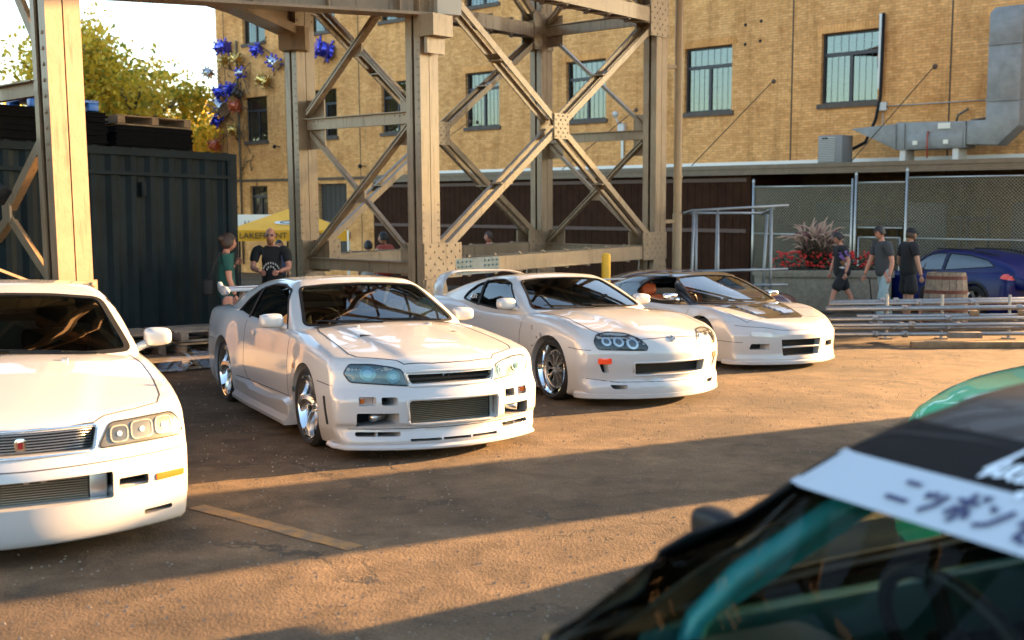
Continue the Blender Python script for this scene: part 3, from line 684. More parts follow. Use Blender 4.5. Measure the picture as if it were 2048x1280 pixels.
def make_supra():
    S = dict(wb=2.55, len=(-3.6, .95), paint=WHITE, rt=.318, ra=.352, rr=.252, tw=.27, wo=.885, spoke='mesh', spokemat=ALUM, floor=.09, ks=.10, kt=.055, ztop=1.2,
     hc=Sp((-3.6,.80),(-3.5,.90),(-3.2,.96),(-2.6,1.0),(-2,.96),(-.9,.905),(-.6,.895),(-.2,.885),(.2,.845),(.5,.785),(.75,.725),(.86,.685),(.95,.63)),
     hs=Sp((-3.6,.72),(-3.4,.86),(-3.0,.92),(-2.6,.935),(-2.2,.925),(-1.6,.875),(-.9,.855),(-.3,.855),(0,.845),(.3,.79),(.6,.715),(.8,.66),(.95,.6)),
     hw=Sp((-3.6,.80),(-3.3,.87),(-2.8,.905),(-2.55,.908),(-2.1,.895),(-1.4,.865),(-.8,.862),(-.3,.882),(0,.895),(.3,.895),(.6,.88),(.9,.86)),
     zw=Sp((.05,.93),(.15,.96),(.3,.985),(.45,1.0),(.6,.995),(.75,.975),(.86,.94),(1.0,.88)),
     xf=Sp((.05,.88),(.10,.945),(.14,.955),(.24,.945),(.26,.92),(.33,.925),(.45,.945),(.52,.945),(.60,.925),(.68,.885),(.75,.80),(.9,.6)),
     xr=Sp((.1,-3.4),(.3,-3.52),(.6,-3.55),(.8,-3.54),(1.0,-3.42)),
     flare=((0,.43,.016,.33),(-2.55,.46,.022,.33)), kf=.50, bump=lambda x, a: .012*np.clip((x+.6)/.4,0,1)*np.clip((.9-x)/.3,0,1)*(1/(1+np.exp((a-.42+.14*x)/.03))),
     roof=Sp((-3.5,.88),(-3.0,.97),(-2.6,1.06),(-2.2,1.155),(-1.8,1.225),(-1.5,1.248),(-1.25,1.245),(-1.0,1.21),(-.7,1.1)), side=Sp((-3.3,.66),(-2.7,.76),(-2.2,.81),(-1.6,.82),(-1.0,.81),(-.4,.78)),
     zt=Sp((.6,1.0),(.86,1.0),(.98,.94),(1.12,.845),(1.26,.70)), ws=Sp((.6,-.02),(.90,-.50),(1.05,-.80),(1.2,-1.15),(1.35,-1.5)), rw=Sp((.6,-4.6),(.95,-3.3),(1.1,-2.7),(1.2,-2.2),(1.3,-1.9)),
     core=(-2.5, -1.0, .92), cavity=((-1.6, 0, .75), (1.9, 1.34, .86)),
     win=[[(-2.10,.945),(-2.02,1.03),(-1.86,1.12),(-1.62,1.175),(-1.38,1.185),(-1.17,1.15),(-.97,1.02),(-.80,.88),(-1.2,.868),(-1.75,.90)]],
     wsp=[(-.72,.895),(0,.885),(.72,.895),(.545,1.175),(.3,1.198),(0,1.205),(-.3,1.198),(-.545,1.175)], wsx=-1.7, rwp=[(-.55,1.0),(.55,1.0),(.45,1.17),(-.45,1.17)], rwx=-2.1, sglass=glass_mat('side_glass', (.30, .33, .35)), wsglass=GLASS,
     pillars=[[(-1.74,1.17),(-1.66,.88)]], seams=[[(-.60,.88),(-.66,.66),(-.64,.30)], [(-1.98,.92),(-2.0,.55),(-1.9,.32)], [(.36,.58),(.62,.565)]],
     handles=[(-1.66,.775)], mirror=(-.84,.915,.945), mirsize=(.22,.135,.12), dash=(-.80,.78), seatx=-1.7, seath=.44, drive=-1,
     cuts=[([(-.415,.325),(.415,.325),(.43,.435),(-.43,.435)], .74, False), ([(.50,.185),(.62,.185),(.65,.228),(.50,.225)], .55, True), ([(.645,.345),(.70,.345),(.735,.43),(.665,.43)], .62, True)],
     head=[(.315,.562),(.74,.572),(.765,.65),(.72,.712),(.60,.735),(.45,.725),(.36,.675),(.30,.60)], bulbs=[(.44,.63,.055),(.56,.645,.046),(.66,.648,.040)],
     frontbits=[('indicator_lamp', [(.635,.432),(.745,.432),(.745,.488),(.635,.488)], REDL)],
     hood=[(-.55,.66),(-.25,.70),(.2,.72),(.5,.71),(.62,.66),(.72,.52),(.82,.38),(.855,.2),(.862,0)], wipers=((-.05,-.55),(.45,-.05)), wipbase=(-.42,.905))
    c = std_car('white rounded coupe with hoop rear wing, black lamp units and mesh alloy wheels', (1.151, 11.436, -1.044), S)
    b = c.bvh
    c.ribbon('lip_seam', b, [(-.85,.29),(-.6,.255),(0,.25),(.6,.255),(.85,.29)], 'F', GAP, .005)
    lip(c, 'front_lip', WHITE, lambda a: .945 - .50*a*a, .87, .45, .085, .15, .012, .875)
    r0 = roundpoly([(-.43,.315),(.43,.315),(.445,.445),(-.445,.445)], .03); c.rail('mouth_surround', b, r0 + [r0[0]], 'F', WHITE, .011, -.004)
    for y_, z_ in ((0, .665),):
        t = [c.cast(b, y_+.036*math.cos(a), z_+.024*math.sin(a), 'F') for a in np.linspace(0, 2*math.pi, 25)]
        mb = MB().tube([l+n_*.004 for l, n_ in t], .004, 6, cap=False)
        for rx, rz, dz in ((.012,.021,0),(.026,.009,.010)):
            t = [c.cast(b, y_+rx*math.cos(a), z_+dz+rz*math.sin(a), 'F') for a in np.linspace(0, 2*math.pi, 19)]; mb.tube([l+n_*.004 for l, n_ in t], .003, 5, cap=False)
        mb.build('emblem', mat('emblem_metal', (.35,.37,.4), .15, 1), c.root, True)
    for ax, s_ in (('R', -1), ('L', 1)):
        c.patch('side_repeater', b, roundpoly([(-.42,.70),(-.37,.70),(-.37,.745),(-.42,.745)], .02), ax, ALUM, .006, .008, .03)
        # riveted arch flare
        pts = [(.005+.372*math.cos(a), .318+.372*math.sin(a)) for a in np.linspace(R(115), R(185), 12)]
        c.ribbon('arch_flare', b, pts, ax, WHITE, .05, .016)
        for a in (R(125), R(145), R(165), R(182)):
            l, n_ = c.cast(b, .38*math.cos(a), .318+.38*math.sin(a), ax); MB().sphere(l+n_*.018, .009, 6, 4).build('flare_bolt', DARKM, c.root)
        c.ribbon('sill_seam', b, [(-2.1,.25),(-.42,.25)], ax, GAP, .005)
    # hoop wing
    wg = bpy.data.objects.new('rear_wing', None); col.objects.link(wg); wg.parent = c.root
    V = []; F = []; pts = []
    for t in np.linspace(0, 1, 33):
        a = math.pi * t; y = -.70*math.cos(a); k = abs(math.cos(a)); z = .92 + .31*(1-k**5)**.5; x = -3.12 + .16*k**3
        if t in (0, 1): z = .90
        pts.append((x, y, z))
    n = 10
    for i, p in enumerate(pts):
        d = (Vector(pts[min(i+1, 32)]) - Vector(pts[max(i-1, 0)])).normalized(); X = Vector((1, 0, 0)); N_ = X.cross(d).normalized(); ch = .090 + .05*abs(p[1])/.7
        for k in range(n):
            a = 2*math.pi*k/n; V.append(Vector(p) + X*math.cos(a)*ch + N_*math.sin(a)*.016)
    for i in range(32): F += [(i*n+k, (i+1)*n+k, (i+1)*n+(k+1) % n, i*n+(k+1) % n) for k in range(n)]
    F += [tuple(range(n))[::-1], tuple(range(32*n, 33*n))]
    MB().add(V, F).build('hoop', WHITE, wg, True, 60)
    bpy.data.objects.remove(wg) if False else None
    # sticker on the quarter window
    st = MB()
    for q in ([(0,.03),(.03,.035)], [(.012,.045),(.012,.0),(.0,.012),(.028,.02),(.03,.0)], [(.045,.0),(.047,.004)], [(.06,.035),(.085,.03),(.07,.018),(.088,.006),(.062,.0)], [(.10,.035),(.12,.03),(.105,.015),(.125,.0)]):
        L_ = [c.cast(c.gbvh, -1.93+a*1.3, .955+b_*1.2, 'R') for a, b_ in q]; st.tube([l+n_*.004 for l, n_ in L_], .004, 4)
    st.build('window_sticker', mat('sticker_white', (.8,.8,.78), .5), c.root)
    return c
def make_saloon():
    HL = mat('headlamp_clear', (.15, .13, .095), .25, .2, coat=.3)
    S = dict(wb=2.73, len=(-3.85, .95), paint=WHITE, rt=.31, ra=.345, rr=.235, tw=.22, wo=.86, spoke='seven', floor=.11, ks=.05, kt=.032, ztop=1.2,
     hc=Sp((-3.85,.80),(-3.75,.95),(-3.4,1.0),(-2.6,1.0),(-1.2,.96),(-.55,.955),(0,.905),(.4,.835),(.7,.765),(.82,.725),(.92,.66)),
     hs=Sp((-3.85,.75),(-3.6,.90),(-2.8,.94),(-1.2,.91),(-.5,.905),(0,.86),(.35,.80),(.6,.735),(.8,.68),(.95,.62)),
     hw=Sp((-3.85,.78),(-3.5,.845),(-2.7,.87),(-1.3,.875),(0,.878),(.3,.875),(.6,.865),(.9,.85)),
     zw=Sp((.05,.95),(.15,.985),(.35,1.0),(.55,1.0),(.75,.985),(.87,.95),(1.0,.9)),
     xf=Sp((.05,.87),(.11,.96),(.15,.975),(.25,.985),(.42,.985),(.50,.975),(.53,.95),(.56,.925),(.62,.90),(.70,.86),(.75,.80),(.9,.6)),
     xr=Sp((.1,-3.7),(.3,-3.8),(.6,-3.82),(.9,-3.8),(1.05,-3.7)), flare=((0,.42,.012,.32),(-2.73,.42,.012,.32)), kf=.42,
     bump=lambda x, a: .012*np.clip((x+.6)/.4,0,1)*np.clip((.9-x)/.2,0,1)*(1/(1+np.exp((a-.46+.16*x)/.02))),
     roof=Sp((-3.6,.9),(-3.2,1.0),(-2.95,1.12),(-2.6,1.26),(-2.2,1.345),(-1.8,1.37),(-1.4,1.36),(-1.2,1.33),(-.9,1.2)), side=Sp((-3.4,.70),(-2.6,.78),(-1.8,.81),(-1.0,.80),(-.4,.77)),
     zt=Sp((.6,1.0),(.90,1.0),(1.05,.94),(1.2,.86),(1.36,.74)), ws=Sp((.6,.02),(.93,-.42),(1.1,-.76),(1.27,-1.12),(1.42,-1.5)), rw=Sp((.6,-4.2),(1.0,-3.3),(1.15,-3.0),(1.3,-2.7),(1.4,-2.4)), ctop=1.55,
     core=(-2.7, -1.05, .95), cavity=((-1.72, 0, .78), (2.1, 1.36, .9)),
     win=[[(-2.55,.95),(-2.4,1.12),(-2.2,1.23),(-1.95,1.275),(-1.85,.925)], [(-1.78,.925),(-1.86,1.28),(-1.4,1.28),(-1.2,1.24),(-.95,1.06),(-.74,.92)]], wr=.03,
     wsp=[(-.72,.945),(0,.93),(.72,.945),(.60,1.255),(.3,1.285),(0,1.295),(-.3,1.285),(-.60,1.255)], wsx=-1.8, rwp=[(-.6,1.05),(.6,1.05),(.52,1.28),(-.52,1.28)], rwx=-2.4, wseal=.04, sglass=GLASSD, wsglass=GLASSD if False else GLASS,
     seams=[[(-.50,.90),(-.55,.6),(-.52,.30)], [(-1.82,.92),(-1.84,.3)], [(.36,.545),(.6,.535)]], handles=[(-1.62,.80)], mirror=(-.82,.935,1.0), mirsize=(.185,.13,.12), dash=(-.78,.82), seatx=-1.75, seath=.5,
     cuts=[([(-.40,.315),(.44,.315),(.44,.455),(-.40,.455)], .74, False), ([(.47,.355),(.63,.355),(.63,.41),(.47,.41)], .64, True), ([(.60,.185),(.76,.19),(.76,.215),(.60,.215)], .58, True), ([(-.345,.575),(.345,.575),(.37,.685),(-.37,.685)], .79, False)],
     head=[(.375,.575),(.83,.575),(.85,.63),(.79,.705),(.60,.70),(.44,.695)], headmat=HL, bulbs=[], boxbulbs=[(.44,.53,.592,.672),(.55,.665,.595,.682),(.685,.775,.60,.685)], bulbmat=mat('bulb_clear', (.5,.48,.42), .05, .8, coat=1),
     frontbits=[('indicator_lamp', [(.67,.362),(.83,.362),(.83,.40),(.67,.40)], AMBER)],
     hood=[(-.55,.70),(-.2,.745),(.2,.755),(.45,.75),(.56,.72),(.66,.58),(.745,.42),(.80,.36),(.845,.2),(.855,0)], wipers=((-.05,-.55),(.50,0)), wipbase=(-.40,.95))
    c = std_car('white saloon with chrome slatted grille and bare intercooler, cut by the left frame edge', (-2.896, 6.2, -1.107), S)
    b = c.bvh
    MB().box((.80, 0, .63), (.02, .74, .13)).build('grille_backing', GAP, c.root)
    for k in range(7): MB().tube([(.885-.42*y_*y_-.015, y_, .588+k*.0148) for y_ in np.linspace(-.345, .345, 9)], .0035, 5).build('grille_slat', mat('grille_grey', (.40, .39, .37), .3, 1), c.root, True)
    r0 = roundpoly([(-.36,.565),(.36,.565),(.385,.695),(-.385,.695)], .03); c.rail('grille_surround', b, r0 + [r0[0]], 'F', CHROME, .008, .0)
    bd = MB(); bd.prism(roundpoly([(-.025,.0),(.025,0),(.030,.04),(.02,.065),(-.02,.065),(-.030,.04)][::1], .01), 0, .012, Matrix.Translation((.888, 0, .598)) @ Matrix(((0,0,1,0),(1,0,0,0),(0,1,0,0),(0,0,0,1))))
    bo = bd.build('badge', CHROME, c.root, bevel=.003)
    MB().box((.902,.0,.628), (.004,.026,.034)).build('badge_field', mat('badge_red', (.35,.02,.02), .3), bo)
    for y_ in (-.016, .016): MB().box((.904,y_,.632), (.004,.006,.038)).build('badge_stroke', CHROME, bo)
    ic = bpy.data.objects.new('intercooler', None); col.objects.link(ic); ic.parent = c.root
    MB().box((.80, .0, .385), (.03, .80, .16)).build('core', mat('cooler_core', (.012, .011, .009), .6, .2), ic)
    for k in range(11): MB().box((.83, -.04, .322 + k*.0128), (.03, .72, .0048)).build('fin', mat('cooler_fin2', (.34, .31, .25), .35, .8), ic)
    MB().box((.825, .37, .385), (.05, .09, .15)).build('end_tank', ALUM, ic, bevel=.01)
    MB().tube([(.80,.42,.335),(.82,.50,.335),(.76,.66,.335)], .028, 14).build('intercooler_pipe', WHITE, c.root, True)
    for y_ in (-.13, .02, .10): MB().box((.955, y_, .462), (.012, .03, .045)).build('plate_bracket', ALUM, c.root, bevel=.004)
    MB().box((.958, -.02, .478), (.01, .42, .014)).build('plate_bar', WHITE, c.root)
    c.ribbon('bumper_line', b, [(-.84,.515),(0,.505),(.84,.515)], 'F', GAP, .006)
    M = Matrix.Translation((.30, .80, .80))
    MB().tube([(.30,.79,.785),(.30,.80,.855)], .004, 6).lathe([(.001,.012),(.012,.008),(.013,-.008),(.001,-.012)], 10, Matrix.Translation((.30,.80,.835))).build('fender_pole', CHROME, c.root, True)
    for s_ in (-1, 1): c.patch('washer_jet', b, roundpoly([(-.22, s_*.30-.018), (-.19, s_*.30-.018), (-.19, s_*.30+.018), (-.22, s_*.30+.018)], .008), 'T', ALUM, .012, .014, .03)
    return c
def make_wedge():
    RED = mat('tan_leather', (.35, .09, .04), .5); CARB = mat('carbon_bonnet', (.025, .022, .02), .12, coat=1)
    S = dict(wb=2.53, len=(-3.45, .98), paint=WHITE, roofpaint=BLACKP, rt=.305, ra=.345, rr=.232, tw=.24, wo=.875, spoke='ten', floor=.08, ks=.07, kt=.028, ztop=1.15,
     hc=Sp((-3.4,.75),(-3.2,.86),(-2.6,.90),(-1.8,.88),(-.9,.80),(-.45,.78),(0,.74),(.4,.675),(.7,.61),(.85,.56),(.95,.51)),
     hs=Sp((-3.4,.7),(-3.1,.80),(-2.5,.85),(-1.8,.83),(-.9,.77),(-.4,.765),(0,.765),(.3,.72),(.6,.63),(.8,.55),(.95,.49)),
     hw=Sp((-3.4,.80),(-3.1,.87),(-2.53,.895),(-1.8,.87),(-1,.86),(-.4,.875),(0,.892),(.3,.892),(.7,.87),(.9,.85)),
     zw=Sp((.05,.95),(.12,.98),(.3,.99),(.45,1.0),(.6,.985),(.75,.93),(.9,.86)),
     xf=Sp((.05,.90),(.09,.965),(.14,.97),(.2,.955),(.36,.965),(.44,.965),(.47,.94),(.52,.90),(.60,.82),(.75,.5)),
     xr=Sp((.1,-3.3),(.3,-3.38),(.6,-3.42),(.8,-3.42),(.95,-3.3)), flare=((0,.42,.014,.31),(-2.53,.44,.018,.32)), kf=.45,
     roof=Sp((-3.2,.86),(-2.6,.96),(-2.2,1.06),(-1.8,1.14),(-1.5,1.165),(-1.2,1.17),(-1.0,1.15),(-.7,1.05)), side=Sp((-3.2,.62),(-2.6,.70),(-2.0,.77),(-1.4,.79),(-.9,.79),(-.3,.76)), crown=.07,
     zt=Sp((.5,1.0),(.80,1.0),(.92,.93),(1.05,.83),(1.18,.68)), ws=Sp((.5,.22),(.79,-.22),(.95,-.55),(1.10,-.92),(1.25,-1.3)), rw=Sp((.5,-4.2),(.88,-3.0),(1.0,-2.5),(1.1,-2.1),(1.2,-1.8)), cfloor=.5, ctop=1.4,
     core=(-2.3, -.75, .82), cavity=((-1.25, 0, .66), (1.75, 1.34, .8)),
     win=[[(-1.62,.90),(-1.52,1.00),(-1.40,1.08),(-1.2,1.115),(-.98,1.105),(-.78,.98),(-.53,.79),(-1.0,.785),(-1.4,.82)]], sideglass=False,
     wsp=[(-.73,.79),(0,.775),(.73,.79),(.52,1.10),(.3,1.122),(0,1.13),(-.3,1.122),(-.52,1.10)], wsx=-1.4, rwp=[(-.5,.94),(.5,.94),(.42,1.08),(-.42,1.08)], rwx=-2.0, wsglass=GLASSC,
     seams=[[(-.30,.74),(-.36,.5),(-.34,.2)], [(-1.7,.82),(-1.75,.5),(-1.6,.2)], [(.36,.36),(.7,.352)]], mirror=(-.62,.90,.865), mirpaint=CHROME, mirsize=(.2,.10,.12), dash=(-.62,.66), seatx=-1.45, seatz=.36, seath=.42, interior=RED, dashmat=mat('tan_dash', (.30,.10,.05), .7),
     cuts=[([(-.30,.18),(.30,.18),(.33,.385),(-.33,.385)], .80, False), ([(.47,.265),(.70,.265),(.68,.335),(.47,.335)], .66, True)],
     frontbits=[('indicator_lamp', [(.44,.425),(.68,.43),(.68,.475),(.44,.475)], mat('clear_lamp', (.65,.6,.5), .12, .4, coat=1))], wipers=((-.1,-.6),(.35,-.15)), wipbase=(-.12,.80))
    c = std_car('low white wedge sports car with black roof and vented black bonnet panel', (3.218, 14.374, -1.068), S)
    b = c.bvh
    for z_ in (.285,): MB().box((.86, 0, z_), (.12, .60, .022)).build('grille_bar', WHITE, c.root, bevel=.008)
    lip(c, 'front_lip', WHITE, lambda a: .965 - .45*a*a, .87, .45, .07, .13, .02, .88)
    P = [(-.16,.60),(-.16,-.60),(.10,-.50),(.62,-.30),(.64,.30),(.10,.50)]
    pan = c.patch('bonnet_panel', b, roundpoly(P, .04), 'T', CARB, .006, .008, .05)
    for s_ in (-1, 1):
        for k in range(4):
            x = .05 + k*.10
            o = MB().add([(x,.14*s_,.0),(x,.34*s_,0),(x+.085,.33*s_,0),(x+.085,.15*s_,0),(x,.14*s_,.018),(x,.34*s_,.018)], [(0,1,2,3),(4,5,1,0),(3,2,5,4),(0,3,4),(1,5,2)])
            zz = c.cast(b, x, .24*s_, 'T')[0].z; o.v = [(v[0], v[1], v[2] + c.cast(b, v[0], v[1], 'T')[0].z + .007) for v in o.v]
            ob = o.build('bonnet_louvre', mat('louvre_blue', (.10,.12,.16), .15, coat=1), c.root)
        # pop-up lamp cover seams
        q = [(.16,s_*.44),(.60,s_*.36),(.64,s_*.66),(.30,s_*.74)]
        r0 = roundpoly(q, .03); c.ribbon('lamp_cover_seam', b, r0 + [r0[0]], 'T', GAP, .006)
        c.ribbon('bumper_seam', b, [(s_*.80,.56),(s_*.70,.545),(s_*.5,.535),(s_*.3,.50),(0,.495)], 'F', GAP, .006)
    for s_ in (-1, 1): MB().tube([(-3.1,s_*.6,.86),(-3.12,s_*.6,.98)], .02, 8).build('wing_stay', WHITE, c.root)
    MB().box((-3.14,0,.995), (.2,1.5,.025)).build('rear_wing', WHITE, c.root, bevel=.01)
    return c
# ================================================================ the ground
def ground_mat():
    m = bpy.data.materials.new('worn_asphalt'); m.use_nodes = True; t = m.node_tree; b = t.nodes['Principled BSDF']
    N = lambda k: t.nodes.new(k); Lk = t.links.new
    tc = N('ShaderNodeTexCoord')
    def noise(scale, det=6, rough=.6, dist=0, vec=None):
        n = N('ShaderNodeTexNoise'); n.inputs['Scale'].default_value = scale; n.inputs['Detail'].default_value = det
        n.inputs['Roughness'].default_value = rough; n.inputs['Distortion'].default_value = dist; Lk(vec or tc.outputs['Object'], n.inputs['Vector']); return n
    def ramp(src, a, ca, b_, cb):
        r = N('ShaderNodeValToRGB'); r.color_ramp.elements[0].position = a; r.color_ramp.elements[0].color = (*ca, 1)
        r.color_ramp.elements[1].position = b_; r.color_ramp.elements[1].color = (*cb, 1); Lk(src, r.inputs[0]); return r
    def mix(f, a, b_, mode='MIX'):
        x = N('ShaderNodeMix'); x.data_type = 'RGBA'; x.blend_type = mode
        if isinstance(f, float): x.inputs[0].default_value = f
        else: Lk(f, x.inputs[0])
        Lk(a, x.inputs[6]); Lk(b_, x.inputs[7]); return x.outputs[2]
    big = ramp(noise(.35, 5, .6, .4).outputs[0], .35, (.048, .035, .024), .68, (.155, .108, .066))
    mid = ramp(noise(3.1, 8, .7, .5).outputs[0], .3, (.42, .40, .37), .72, (1.3, 1.27, 1.22))
    fine = ramp(noise(55, 4, .75).outputs[0], .25, (.55, .55, .55), .75, (1.4, 1.4, 1.38))
    c = mix(1.0, big.outputs[0], mid.outputs[0], 'MULTIPLY'); c = mix(1.0, c, fine.outputs[0], 'MULTIPLY')
    st = noise(.9, 4, .5, 1.2); sr = ramp(st.outputs[0], .60, (0, 0, 0), .72, (1, 1, 1))
    dark = N('ShaderNodeRGB'); dark.outputs[0].default_value = (.035, .027, .020, 1)
    sf = N('ShaderNodeMath'); sf.operation = 'MULTIPLY'; sf.inputs[1].default_value = .8; Lk(sr.outputs[0], sf.inputs[0])
    c = mix(sf.outputs[0], c, dark.outputs[0])
    v = N('ShaderNodeTexVoronoi'); v.feature = 'DISTANCE_TO_EDGE'; v.inputs['Scale'].default_value = .55
    wv = noise(2.2, 5, .7); va = N('ShaderNodeVectorMath'); va.operation = 'MULTIPLY_ADD'; va.inputs[1].default_value = (.9, .9, 0)
    Lk(wv.outputs['Color'], va.inputs[0]); Lk(tc.outputs['Object'], va.inputs[2]); Lk(va.outputs[0], v.inputs['Vector'])
    cr = ramp(v.outputs['Distance'], .004, (1, 1, 1), .012, (0, 0, 0)); mk = ramp(noise(.5, 3).outputs[0], .46, (0, 0, 0), .54, (1, 1, 1))
    cm = N('ShaderNodeMath'); cm.operation = 'MULTIPLY'; Lk(cr.outputs[0], cm.inputs[0]); Lk(mk.outputs[0], cm.inputs[1])
    cm2 = N('ShaderNodeMath'); cm2.operation = 'MULTIPLY'; cm2.inputs[1].default_value = .95; Lk(cm.outputs[0], cm2.inputs[0])
    c = mix(cm2.outputs[0], c, dark.outputs[0]); Lk(c, b.inputs['Base Color'])
    b.inputs['Roughness'].default_value = .85; b.inputs['Specular IOR Level'].default_value = .3
    g = N('ShaderNodeTexVoronoi'); g.inputs['Scale'].default_value = 70; Lk(tc.outputs['Object'], g.inputs['Vector'])
    n1, n2 = noise(48, 6, .75), noise(9, 6, .7)
    a1 = N('ShaderNodeMath'); a1.operation = 'MULTIPLY_ADD'; a1.inputs[1].default_value = .5; Lk(g.outputs['Distance'], a1.inputs[0]); Lk(n1.outputs[0], a1.inputs[2])
    a2 = N('ShaderNodeMath'); a2.operation = 'MULTIPLY_ADD'; a2.inputs[1].default_value = 1.1; Lk(n2.outputs[0], a2.inputs[0]); Lk(a1.outputs[0], a2.inputs[2])
    a3 = N('ShaderNodeMath'); a3.operation = 'MULTIPLY_ADD'; a3.inputs[1].default_value = -.6; Lk(cm.outputs[0], a3.inputs[0]); Lk(a2.outputs[0], a3.inputs[2])
    bp = N('ShaderNodeBump'); bp.inputs['Strength'].default_value = .75; bp.inputs['Distance'].default_value = .008
    Lk(a3.outputs[0], bp.inputs['Height']); Lk(bp.outputs[0], b.inputs['Normal'])
    return m
def make_ground():
    xs = np.concatenate([[-600,-200,-80,-40], np.arange(-24, 25, 1.0), [40, 80, 200, 600]]); ys = np.concatenate([[-300,-80,-30,-12], np.arange(-6, 32, 1.0), [50, 90, 200, 900]])
    V = [(x, y, 0) for x in xs for y in ys]; n = len(ys)
    F = [(i*n+j, (i+1)*n+j, (i+1)*n+j+1, i*n+j+1) for i in range(len(xs)-1) for j in range(n-1)]
    o = link('ground', me_from(V, F), ground_mat()); tag(o, kind='structure')
    YL = mat('worn_yellow_paint', (.26, .13, .03), .8, noise=1, nscale=8, c2=(.105, .078, .052), bump=.4, bscale=60)
    def stripe(a, b_, w_):
        a, b_ = Vector(a), Vector(b_); d = (b_-a).normalized(); s_ = Vector((-d.y, d.x)) * w_/2; n_ = 14; V = []; F = []
        for i in range(n_+1):
            p = a.lerp(b_, i/n_); j1, j2 = random.uniform(-.012, .012), random.uniform(-.012, .012)
            V += [(*(p - s_*(1+j1*8)), .004), (*(p + s_*(1+j2*8)), .004)]
        F = [(2*i, 2*i+1, 2*i+3, 2*i+2) for i in range(n_)]
        o = link('parking_line', me_from(V, F), YL); tag(o, kind='structure')
    stripe((-1.97, 6.62), (-.85, 5.72), .12); stripe((-4.9, 13.1), (-3.3, 14.0), .08)
    # loose grit: small stones, many
    mb = MB(); rr = random.Random(3)
    for _ in range(3200):
        y = rr.uniform(4.2, 15); x = rr.uniform(-.5, .5) * y; s_ = rr.uniform(.003, .010)
        V = [(x+rr.uniform(-s_, s_), y+rr.uniform(-s_, s_), rr.choice((0, s_*.8))) for _ in range(4)]; V[3] = (x, y, s_)
        V = [(x-s_, y-s_*.6, 0), (x+s_*.9, y-s_*.5, 0), (x+s_*.1, y+s_, 0), (x, y, s_*rr.uniform(.7, 1.2))]
        mb.add(V, [(0,1,3),(1,2,3),(2,0,3)])
    o = mb.build('grit', mat('grit_stone', (.22, .18, .14), .9)); tag(o, kind='stuff')
# ================================================================ brick building (plumb)
U = Vector((.749, -.662, 0)); NN = Vector((-.662, -.749, 0)); P0 = Vector((9.18, 29.7, 0))
MF = Matrix(((U.x, NN.x, 0, P0.x), (U.y, NN.y, 0, P0.y), (0, 0, 1, 0), (0, 0, 0, 1)))       # (t along wall, out of wall, z)
def brick_mat(name, base=((.82,.42,.155),(.64,.29,.09)), mortar=(.50,.31,.16), scale=1.0, dark=.35):
    m = bpy.data.materials.new(name); m.use_nodes = True; t = m.node_tree; b = t.nodes['Principled BSDF']; N = t.nodes.new; Lk = t.links.new
    tc = N('ShaderNodeTexCoord'); sp = N('ShaderNodeSeparateXYZ'); cb = N('ShaderNodeCombineXYZ'); Lk(tc.outputs['Object'], sp.inputs[0])
    Lk(sp.outputs[0], cb.inputs[0]); Lk(sp.outputs[2], cb.inputs[1])
    br = N('ShaderNodeTexBrick'); br.inputs['Scale'].default_value = 1; br.inputs['Brick Width'].default_value = .215*scale; br.inputs['Row Height'].default_value = .072*scale
    br.inputs['Mortar Size'].default_value = .006; br.inputs['Color1'].default_value = (*base[0], 1); br.inputs['Color2'].default_value = (*base[1], 1)
    br.inputs['Mortar'].default_value = (*mortar, 1); br.inputs['Bias'].default_value = -.2; Lk(cb.outputs[0], br.inputs['Vector'])
    def nz(s, d=5, r_=.6, stretch=None):
        n = N('ShaderNodeTexNoise'); n.inputs['Scale'].default_value = s; n.inputs['Detail'].default_value = d; n.inputs['Roughness'].default_value = r_
        if stretch:
            mp = N('ShaderNodeMapping'); mp.inputs['Scale'].default_value = stretch; Lk(tc.outputs['Object'], mp.inputs[0]); Lk(mp.outputs[0], n.inputs['Vector'])
        else: Lk(tc.outputs['Object'], n.inputs['Vector'])
        return n
    def mul(c, n, a, ca, b_, cb_):
        r = N('ShaderNodeValToRGB'); r.color_ramp.elements[0].position = a; r.color_ramp.elements[0].color = (*ca, 1); r.color_ramp.elements[1].position = b_; r.color_ramp.elements[1].color = (*cb_, 1)
        Lk(n.outputs[0], r.inputs[0]); x = N('ShaderNodeMix'); x.data_type = 'RGBA'; x.blend_type = 'MULTIPLY'; x.inputs[0].default_value = 1; Lk(c, x.inputs[6]); Lk(r.outputs[0], x.inputs[7]); return x.outputs[2]
    c = mul(br.outputs['Color'], nz(.8, 6, .7), .3, (.80, .73, .65), .7, (1.16, 1.18, 1.2))
    c = mul(c, nz(2.2, 6, .75, (1, 1, .12)), .28, (1-dark, 1-dark*1.1, 1-dark*1.2), .5, (1, 1, 1))
    c = mul(c, nz(9, 3, .6), .3, (.85, .82, .78), .7, (1.12, 1.12, 1.12))
    Lk(c, b.inputs['Base Color']); b.inputs['Roughness'].default_value = .9; b.inputs['Specular IOR Level'].default_value = .2
    bp = N('ShaderNodeBump'); bp.inputs['Strength'].default_value = .8; bp.inputs['Distance'].default_value = .012; bp.invert = True
    Lk(br.outputs['Fac'], bp.inputs['Height']); Lk(bp.outputs[0], b.inputs['Normal']); return m
def box_t(mb, t0, t1, o0, o1, z0, z1):
    return mb.box(((t0+t1)/2, (o0+o1)/2, (z0+z1)/2), (t1-t0, o1-o0, z1-z0))
def pane_mat():
    m = glass_mat('building_glass', (.45,.48,.50), .80, ior=2.4)
    m.node_tree.nodes['Glossy BSDF'].inputs[0].default_value = (.50,.60,.64,1); return m
